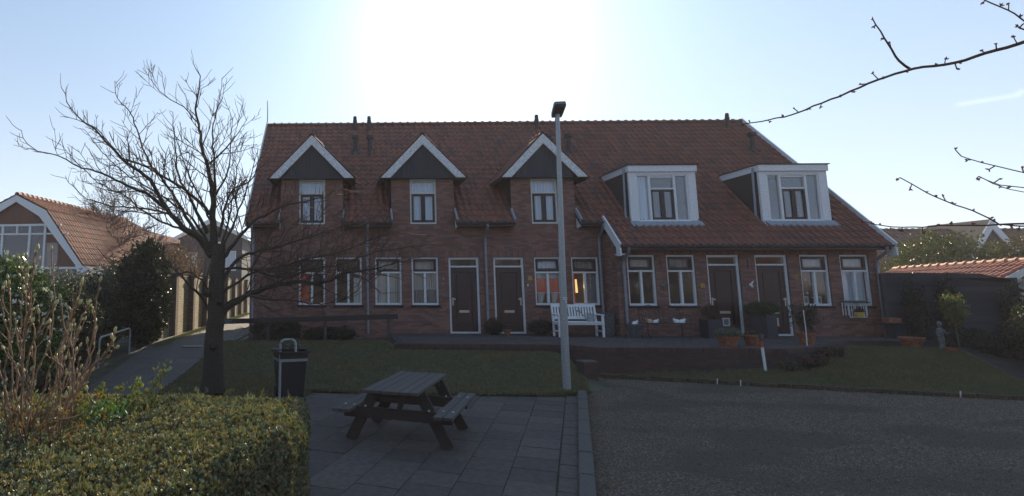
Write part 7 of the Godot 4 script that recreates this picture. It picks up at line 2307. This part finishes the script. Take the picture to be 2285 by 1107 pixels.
func hedge() -> void:
	rng.seed = 81
	var g := RandomNumberGenerator.new()
	g.seed = 23
	var t := thing("clipped_hedge", "clipped small leaved evergreen hedge in the left foreground", "hedge")
	var poly := PackedVector2Array([Vector2(-0.36, 12.35), Vector2(-0.33, 13.2), Vector2(-0.42, 13.75), Vector2(-0.72, 14.4), Vector2(-0.98, 15.3), Vector2(-1.15, 17.0), Vector2(-4.2, 17.0), Vector2(-4.4, 12.3), Vector2(-2.2, 12.12)])
	var top := 0.33
	var nz := FastNoiseLite.new()
	nz.seed = 4
	nz.frequency = 0.9
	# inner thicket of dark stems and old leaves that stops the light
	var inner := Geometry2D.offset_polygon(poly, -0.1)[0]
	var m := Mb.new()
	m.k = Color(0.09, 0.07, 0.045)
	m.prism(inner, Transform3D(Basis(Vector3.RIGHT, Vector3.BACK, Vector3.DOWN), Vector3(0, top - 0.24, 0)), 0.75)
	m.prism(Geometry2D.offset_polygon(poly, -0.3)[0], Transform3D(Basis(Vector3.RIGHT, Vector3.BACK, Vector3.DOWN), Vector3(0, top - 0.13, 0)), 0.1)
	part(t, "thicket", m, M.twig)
	var sprig := tuft_mesh(10, 0.022, 0.01, 31, 1.2)
	var where := []
	var hole := Vector3(-1.82, top, 13.05)
	var len := 0.0
	var edges := []
	for i in poly.size():
		var a := poly[i]
		var b := poly[(i + 1) % poly.size()]
		edges.append([a, b, a.distance_to(b)])
	for i in 46000:   # top
		var p := random_in(poly)
		var e := 9.0
		for s in edges:
			e = minf(e, Geometry2D.get_closest_point_to_segment(p, s[0], s[1]).distance_to(p))
		var y := top + 0.05 * nz.get_noise_2d(p.x * 1.4, p.y * 1.4) - (0.17 * pow(1.0 - clampf(e / 0.32, 0, 1), 2.2)) - g.randf() * g.randf() * 0.13
		var hd := Vector2(p.x - hole.x, (p.y - hole.z) * 0.8).length()
		if hd < 0.17:
			if g.randf() < 0.8: continue
			y -= 0.14
		var b := Basis(Vector3.UP, g.randf() * TAU) * Basis(Vector3.RIGHT, g.randf_range(-0.9, 0.9))
		where.append(Transform3D(b.scaled(Vector3.ONE * g.randf_range(0.75, 1.3)), Vector3(p.x, y, p.y)))
	for i in 24000:   # sides
		var s: Array = edges[[0, 0, 1, 1, 2, 3, 4, 8][g.randi() % 8]]
		var f := g.randf()
		var q: Vector2 = s[0].lerp(s[1], f)
		var nrm: Vector2 = (s[1] - s[0]).normalized()
		nrm = Vector2(nrm.y, -nrm.x)
		if Geometry2D.is_point_in_polygon(q + nrm * 0.03, poly): nrm = -nrm
		var y := lerpf(-0.62, top - 0.02, sqrt(g.randf()))
		q += nrm * (0.05 * nz.get_noise_3d(q.x * 2.0, y * 2.0, q.y * 2.0) - g.randf() * g.randf() * 0.13 - 0.12 * pow(clampf((y - top + 0.25) / 0.25, 0, 1), 2.0))
		var bs := Basis(Vector3.UP, g.randf() * TAU) * Basis(Vector3.RIGHT, g.randf_range(-1.3, 1.3))
		where.append(Transform3D(bs.scaled(Vector3.ONE * g.randf_range(0.75, 1.3)), Vector3(q.x, y, q.y)))
	var cols := tints(Color(0.15, 0.15, 0.08), 47, 0.3, 1.7, 0.3)
	for i in 9: cols.append(Color(0.3, 0.24, 0.12) * rng.randf_range(0.6, 1.3))
	copies(t, "leaves", sprig, M.hedge_leaf, where, cols)
	# longer shoots sticking out of the top
	var sh := []
	for i in 420:
		var p := random_in(poly)
		sh.append(Transform3D(Basis(Vector3.UP, g.randf() * TAU) * Basis(Vector3.RIGHT, g.randf_range(-0.5, 0.5)), Vector3(p.x, top + 0.015, p.y)))
	copies(t, "shoots", tuft_mesh(6, 0.05, 0.012, 37, 0.5), M.hedge_leaf, sh, cols)

func foreground_shrubs() -> void:
	rng.seed = 91
	var g := RandomNumberGenerator.new()
	g.seed = 29
	# pale green leafy shoots (pieris) growing out of the hedge
	var big := tuft_mesh(10, 0.06, 0.022, 41, 1.0)
	var t := thing("leafy_shrub", "pale green shrub with upright leafy shoots between hedge and magnolia", "shrub", Vector3(-2.05, 0.1, 13.2))
	var st := Mb.new()
	st.k = Color(0.12, 0.08, 0.05)
	var where := []
	var tips := [Vector3(0.02, 0.44, -0.1), Vector3(0.3, 0.58, -0.55), Vector3(0.22, 0.46, -0.5), Vector3(0.1, 0.42, -0.3), Vector3(-0.25, 0.46, 0.2), Vector3(-0.12, 0.38, 0.3), Vector3(0.2, 0.36, 0.0), Vector3(-0.4, 0.42, -0.1), Vector3(-0.05, 0.36, 0.12), Vector3(-0.3, 0.36, 0.45), Vector3(0.05, 0.4, -0.45), Vector3(-0.55, 0.4, 0.3), Vector3(-0.2, 0.4, -0.2)]
	for q in tips:
		var base := Vector3(q.x * 0.5, 0.0, q.z * 0.5)
		st.tube(PackedVector3Array([base, (base + q) / 2 + Vector3(0.02, 0, 0), q]), PackedFloat32Array([0.008, 0.006, 0.003]), 5)
		for i in 26:
			var f := lerpf(0.3, 1.03, i / 25.0)
			where.append(Transform3D((Basis(Vector3.UP, g.randf() * TAU) * Basis(Vector3.RIGHT, g.randf_range(-0.9, 0.9))).scaled(Vector3.ONE * g.randf_range(0.35, 0.8)), base.lerp(q, f) + Vector3(g.randfn(), g.randfn(), g.randfn()) * 0.022))
	part(t, "stems", st, M.twig)
	copies(t, "leaves", big, M.leaf, where, tints(Color(0.2, 0.215, 0.08), 19, 0.6, 1.3, 0.3))
	# glossy laurel sprigs
	var lt := thing("laurel_sprigs", "bright green laurel sprigs growing up through the hedge", "shrub", Vector3(-1.98, 0.1, 13.55))
	var lw := []
	for i in 95:
		var p := Vector3(g.randf_range(-0.15, 0.15), g.randf_range(0.16, 0.36), g.randf_range(-0.16, 0.16))
		lw.append(Transform3D((Basis(Vector3.UP, g.randf() * TAU) * Basis(Vector3.RIGHT, g.randf_range(0.2, 1.3))).scaled(Vector3.ONE * g.randf_range(0.6, 1.2)), p))
	copies(lt, "leaves", leaf_mesh(0.075, 0.034), M.leaf_gloss, lw, tints(Color(0.07, 0.15, 0.025), 11, 0.6, 1.4, 0.2))
	var ls := Mb.new()
	ls.k = Color(0.07, 0.09, 0.03)
	for i in 8: ls.tube(PackedVector3Array([Vector3(g.randf_range(-0.1, 0.1), 0.05, g.randf_range(-0.1, 0.1)), Vector3(g.randf_range(-0.14, 0.14), 0.32, g.randf_range(-0.14, 0.14))]), PackedFloat32Array([0.006, 0.003]), 5)
	part(lt, "stems", ls, M.twig)
	# withered brown flower heads
	var hy := thing("withered_shrub", "low shrub with withered brown flower heads in the left corner", "shrub", Vector3(-2.35, 0.08, 13.9))
	var hs := Mb.new()
	hs.k = Color(0.11, 0.075, 0.05)
	var hw := []
	for i in 30:
		var q := Vector3(g.randf_range(-0.4, 0.45), g.randf_range(0.24, 0.5), g.randf_range(-0.35, 0.5))
		hs.tube(PackedVector3Array([Vector3(q.x * 0.4, 0, q.z * 0.4), Vector3(q.x * 0.8, q.y * 0.6, q.z * 0.7), q]), PackedFloat32Array([0.006, 0.005, 0.003]), 5)
		for k in 9: hw.append(Transform3D((Basis(Vector3.UP, g.randf() * TAU) * Basis(Vector3.RIGHT, g.randf_range(-1, 1))).scaled(Vector3.ONE * g.randf_range(0.25, 0.5)), q + Vector3(g.randfn(), g.randfn(), g.randfn()) * 0.014))
	part(hy, "stems", hs, M.twig)
	copies(hy, "flower_heads", big, M.leaf, hw, [Color(0.2, 0.13, 0.07), Color(0.26, 0.17, 0.09), Color(0.16, 0.09, 0.05), Color(0.22, 0.09, 0.06), Color(0.2, 0.2, 0.09)])
	# evergreen bush with white flowers
	var sprig := tuft_mesh(9, 0.075, 0.032, 43, 1.1)
	var wb := bush("flowering_bush", "glossy green bush dotted with white flowers at the left edge", Vector3(-5.3, -0.6, 9.6), Vector3(1.05, 1.22, 0.8), 4200, sprig, tints(Color(0.08, 0.125, 0.03), 23, 0.5, 1.5, 0.25), M.leaf_gloss, "", 44)
	foliage(wb, "flowers", Vector3(0, 1.25, 0), Vector3(1.1, 1.26, 0.85), 260, tuft_mesh(9, 0.034, 0.026, 45, 1.4), [Color(0.75, 0.74, 0.66), Color(0.65, 0.66, 0.58)], M.petal, 0.18, 0.92, 46, 0.0)
	# bushes along the left side of the path
	var dark := tints(Color(0.03, 0.036, 0.02), 23, 0.5, 1.5, 0.25)
	bush("dark_bush", "dark evergreen bush behind the nearer handrail", Vector3(-6.6, -0.5, 7.2), Vector3(1.0, 0.95, 1.2), 2600, sprig, dark, M.leaf, "dark bushes along the path", 47)
	bush("dark_bush", "dark bush between the two galvanised handrails", Vector3(-6.6, -0.45, 5.0), Vector3(0.95, 0.98, 1.1), 2400, sprig, dark, M.leaf, "dark bushes along the path", 48)
	bush("dark_bush", "dark bush behind the farther handrail", Vector3(-6.7, -0.4, 3.0), Vector3(0.95, 1.05, 1.1), 2400, sprig, dark, M.leaf, "dark bushes along the path", 49)
	bush("dark_bush", "low dark bush under the white flowers, behind the magnolia", Vector3(-4.3, -0.62, 10.6), Vector3(0.75, 0.45, 0.7), 1600, sprig, dark, M.leaf, "dark bushes along the path", 50)
	bush("dark_bush", "dark bush in front of the mansard house at the left edge", Vector3(-8.9, -0.4, 5.5), Vector3(1.6, 1.25, 1.6), 2600, sprig, dark, M.leaf, "dark bushes along the path", 52)
	var iv := thing("ivy_mass", "tall dark ivy covering the near end of the garden wall", "ivy", Vector3(-5.85, -0.3, 1.3))
	core(iv, Vector3(0, 1.4, 0), Vector3(0.6, 1.4, 0.9), M.twig, "stems", 53)
	foliage(iv, "leaves", Vector3(0, 1.5, 0), Vector3(0.66, 1.55, 1.2), 6500, tuft_mesh(8, 0.06, 0.05, 54, 1.2), tints(Color(0.026, 0.034, 0.016), 23, 0.5, 1.6, 0.2), M.leaf_gloss, 0.2, 0.5, 55)
	var iv2 := bush("ivy_mass", "ivy and climbers behind the wall beside the mansard house", Vector3(-7.4, -0.2, -1.5), Vector3(1.2, 1.35, 1.6), 2600, sprig, dark, M.leaf, "", 56)
	# brown hedge on top of the wall further back
	bush("beech_bush", "brown leafed beech bush behind the garden wall", Vector3(-8.0, -0.2, -9.5), Vector3(1.3, 1.75, 1.8), 2200, sprig, tints(Color(0.12, 0.07, 0.04)), M.leaf, "", 57)
	bush("dark_bush", "dark bushes under the eaves of the mansard house", Vector3(-11.0, -0.2, -3.0), Vector3(1.8, 1.15, 1.6), 2000, sprig, dark, M.leaf, "dark bushes along the path", 58)
	# low plants by the rail and in the beds
	bush("low_shrub", "dark low shrub growing under the left end of the wooden rail", Vector3(-2.0, -0.2, 0.7), Vector3(0.75, 0.32, 0.35), 1500, sprig, dark, M.leaf, "low shrubs by the house", 59)
	bush("low_shrub", "dark creeper under the middle of the wooden rail", Vector3(-0.4, -0.2, 0.6), Vector3(0.8, 0.2, 0.3), 900, sprig, dark, M.leaf, "low shrubs by the house", 60)
	var small := tuft_mesh(8, 0.045, 0.02, 63, 1.1)
	for e in [[10.05, 4.75, 0.2, 0.12, "grey green tuft in the bed below the terracotta bowls", Color(0.08, 0.1, 0.06)], [10.75, 4.55, 0.28, 0.13, "reddish heather in the curve of the flower bed", Color(0.1, 0.045, 0.035)], [11.5, 4.1, 0.26, 0.13, "brown dry tuft in the bed below the thin white cane", Color(0.09, 0.055, 0.035)]]:
		bush("bed_plant", e[4], Vector3(e[0], ground_h(e[0], e[1]), e[1]), Vector3(e[2], e[3], e[2] * 0.7), 260, small, tints(e[5]), M.leaf, "small plants in the flower bed", int(e[0] * 7), 0.25, "plant")

func right_garden() -> void:
	rng.seed = 101
	var g := RandomNumberGenerator.new()
	g.seed = 33
	var sprig := tuft_mesh(9, 0.09, 0.04, 71, 1.1)
	bush("laurel_bush", "large sunlit yellow green bush behind the pantiled shed", Vector3(26.3, -0.3, -8.0), Vector3(2.3, 2.05, 1.8), 5200, sprig, tints(Color(0.1, 0.105, 0.03), 23, 0.5, 1.5, 0.35), M.leaf_gloss, "bushes behind the shed", 72, 0.22)
	bush("laurel_bush", "darker right hand bush behind the pantiled shed", Vector3(29.6, -0.3, -7.6), Vector3(2.0, 1.95, 1.6), 4000, sprig, tints(Color(0.065, 0.065, 0.028), 23, 0.5, 1.5, 0.35), M.leaf, "bushes behind the shed", 73, 0.22)
	bush("twiggy_bush", "reddish twiggy bush between the house corner and the shed", Vector3(21.5, -0.3, -6.5), Vector3(1.1, 1.55, 1.0), 1500, tuft_mesh(7, 0.07, 0.014, 74), tints(Color(0.1, 0.05, 0.04)), M.leaf, "", 75)
	bare_tree("bare_shrub", "thin bare shrub with pale twigs at the right edge behind the shed", Vector3(23.8, -0.3, -1.6), 2.9, 0.95, 0.05, Color(0.2, 0.17, 0.12), 76, 0.3, "", 14)
	bare_tree("bare_shrub", "bare orange twigged shrub to the right of the big bush", Vector3(31.6, -0.3, -6.5), 3.5, 1.2, 0.06, Color(0.2, 0.13, 0.06), 77, 0.3, "", 16)
	# young conifer standing on a thin stem before the fence
	var s := thing("sapling", "young yellow green sapling on a thin stem before the dark fence", "tree", Vector3(15.66, -0.25, 2.9))
	var st := Mb.new()
	st.k = Color(0.14, 0.11, 0.08)
	st.tube(PackedVector3Array([Vector3(0.02, 0, 0), Vector3(-0.02, 0.6, 0), Vector3(0.0, 1.1, 0), Vector3(0.03, 1.5, 0)]), PackedFloat32Array([0.02, 0.016, 0.012, 0.005]), 7)
	part(s, "trunk", st, M.twig)
	foliage(s, "crown", Vector3(-0.02, 1.08, 0), Vector3(0.3, 0.42, 0.28), 420, tuft_mesh(9, 0.06, 0.014, 78), tints(Color(0.14, 0.15, 0.045), 17, 0.5, 1.4, 0.3), M.leaf, 0.35, 0.15, 79)
	# stone figure
	var f := thing("garden_statue", "small weathered stone figure standing in the bed before the fence", "statue", Vector3(14.95, -0.15, 3.2))
	var fm := Mb.new()
	fm.lathe(Transform3D(), [Vector2(0.0, 0.0), Vector2(0.12, 0.0), Vector2(0.12, 0.06), Vector2(0.09, 0.07), Vector2(0.07, 0.2), Vector2(0.085, 0.35), Vector2(0.07, 0.45), Vector2(0.1, 0.58), Vector2(0.09, 0.66), Vector2(0.035, 0.7), Vector2(0.035, 0.73), Vector2(0.06, 0.77), Vector2(0.065, 0.83), Vector2(0.045, 0.88), Vector2(0.0, 0.9)], 14, 0.8)
	fm.tube(PackedVector3Array([Vector3(0.09, 0.62, 0.0), Vector3(0.16, 0.5, 0.03), Vector3(0.2, 0.55, 0.07)]), PackedFloat32Array([0.035, 0.03, 0.022]), 7)
	fm.tube(PackedVector3Array([Vector3(-0.09, 0.62, 0.0), Vector3(-0.12, 0.48, 0.04), Vector3(-0.04, 0.42, 0.09)]), PackedFloat32Array([0.035, 0.03, 0.022]), 7)
	part(f, "figure", fm, M.stone_figure)
	f.scale = Vector3.ONE * 0.82
	# pots and stand beside the house corner
	clay_pot("terracotta_pot", "wide terracotta pot in the bed between house corner and statue", Vector3(14.55, -0.1, 2.85), 0.26, 0.26, M.terracotta)
	clay_pot("terracotta_pot", "small dark red pot at the foot of the stone figure", Vector3(14.75, -0.2, 3.6), 0.13, 0.17, M.terracotta)
	var tb := thing("plant_stand", "small iron stand with a red tray at the house corner", "stand", Vector3(15.25, 0.0, 1.5))
	var tm := Mb.new()
	for q in [[-0.28, -0.15], [0.28, -0.15], [-0.28, 0.15], [0.28, 0.15]]: tm.tube(PackedVector3Array([Vector3(q[0], 0, q[1]), Vector3(q[0] * 0.9, 0.42, q[1] * 0.9)]), PackedFloat32Array([0.012, 0.012]), 5)
	part(tb, "legs", tm, M.iron)
	var tt := Mb.new()
	tt.cham(Transform3D(Basis(), Vector3(0, 0.44, 0)), Vector3(0.62, 0.03, 0.36), 0.005)
	part(tb, "top", tt, M.iron)
	var tr := Mb.new()
	tr.cham(Transform3D(Basis(), Vector3(0.08, 0.515, 0)), Vector3(0.34, 0.12, 0.24), 0.01)
	part(tb, "tray", tr, M.terracotta)
	var dark := tints(Color(0.028, 0.034, 0.02), 17, 0.5, 1.5, 0.25)
	var ivy := tuft_mesh(8, 0.05, 0.04, 81, 1.2)
	var climb := ["ivy climbing the fence next to the house corner", "ivy climbing the middle of the dark fence", "ivy on the right end of the dark fence"]
	var k := 0
	for e in [[16.1, 0.35, 0.95], [17.0, 0.3, 0.95], [18.75, 0.4, 0.85]]:
		bush("fence_ivy", climb[k], Vector3(e[0], -0.2, 1.45), Vector3(e[1], e[2], 0.14), 420, ivy, dark, M.leaf_gloss, "ivy on the fence", 82 + k, 0.35, "ivy")
		k += 1
	k = 0
	for e in [[16.6, 2.2, 0.75, 0.3, 0.4, "dark low planting at the foot of the fence behind the sapling"], [15.9, 3.9, 0.55, 0.27, 0.7, "dark low planting right of the sapling"], [15.3, 5.6, 0.7, 0.26, 0.9, "dark low shrub in the right corner bed beside the lawn"], [17.6, 3.3, 0.9, 0.36, 0.9, "dark shrub between the sapling and the right edge"], [16.6, 5.6, 0.9, 0.4, 0.8, "dark shrub at the right edge before the fence"], [15.95, 4.7, 0.75, 0.75, 0.7, "taller dark shrub beside the sapling at the right edge"]]:
		bush("low_shrub", e[5], Vector3(e[0], -0.3, e[1]), Vector3(e[2], e[3], e[4]), 1100, ivy, dark, M.leaf, "low shrubs by the fence", 86 + k)
		k += 1
	# birches and trees behind the left houses
	bare_tree("birch_tree", "tall wispy bare birch behind the orange mansard roof", Vector3(-13.2, -0.3, -13.6), 8.0, 2.6, 0.13, Color(0.09, 0.07, 0.065), 91, 0.1, "bare birches on the left", 34)
	bare_tree("birch_tree", "slimmer bare birch to the right, above the garden wall", Vector3(-10.3, -0.3, -12.5), 6.2, 1.7, 0.09, Color(0.09, 0.07, 0.065), 92, 0.1, "bare birches on the left", 26)
	bare_tree("birch_tree", "small bare tree against the dark house at the end of the path", Vector3(-9.6, -0.3, -18.0), 5.2, 1.5, 0.07, Color(0.13, 0.09, 0.08), 93, 0.15, "bare birches on the left", 20)
	# trees and shrubs across the yard behind the camera, mirrored in the windows
	bare_tree("russet_tree", "bare russet tree across the yard, seen mirrored in the nearer flat dormer", Vector3(21.5, -0.7, 31.0), 7.2, 3.2, 0.2, Color(0.32, 0.15, 0.07), 94, 0.3, "trees across the yard", 36)
	bare_tree("russet_tree", "bare russet tree across the yard, seen mirrored in the rightmost flat dormer", Vector3(33.0, -0.7, 31.0), 7.0, 3.2, 0.2, Color(0.3, 0.15, 0.08), 95, 0.3, "trees across the yard", 36)
	var far := tuft_mesh(8, 0.16, 0.06, 96, 1.1)
	var spots := [[-9.0, 29.0], [-3.0, 30.0], [3.0, 30.0], [9.0, 31.0], [15.5, 30.5], [22.0, 29.0], [28.5, 30.0]]
	for i in spots.size():
		bush("yard_bush", "brownish bush across the yard, outside the picture", Vector3(spots[i][0], -0.7, spots[i][1]), Vector3(4.0, 2.7, 1.5), 3000, far, tints(Color(0.13, 0.1, 0.05), 13, 0.5, 1.5, 0.4), M.leaf, "bushes across the yard", 97 + i, 0.2)

func _ready() -> void:
	rng.seed = 1
	camera_sky_sun()
	materials()
	templates()
	grounds()
	terrace()
	row_of_houses()
	neighbours()
	furnishings()
	street_lamp()
	picnic_table()
	litter_bin()
	white_bench()
	terrace_things()
	post_and_rail()
	garden_tree()
	hedge()
	foreground_shrubs()
	magnolia()
	right_garden()
	cherry_tree()
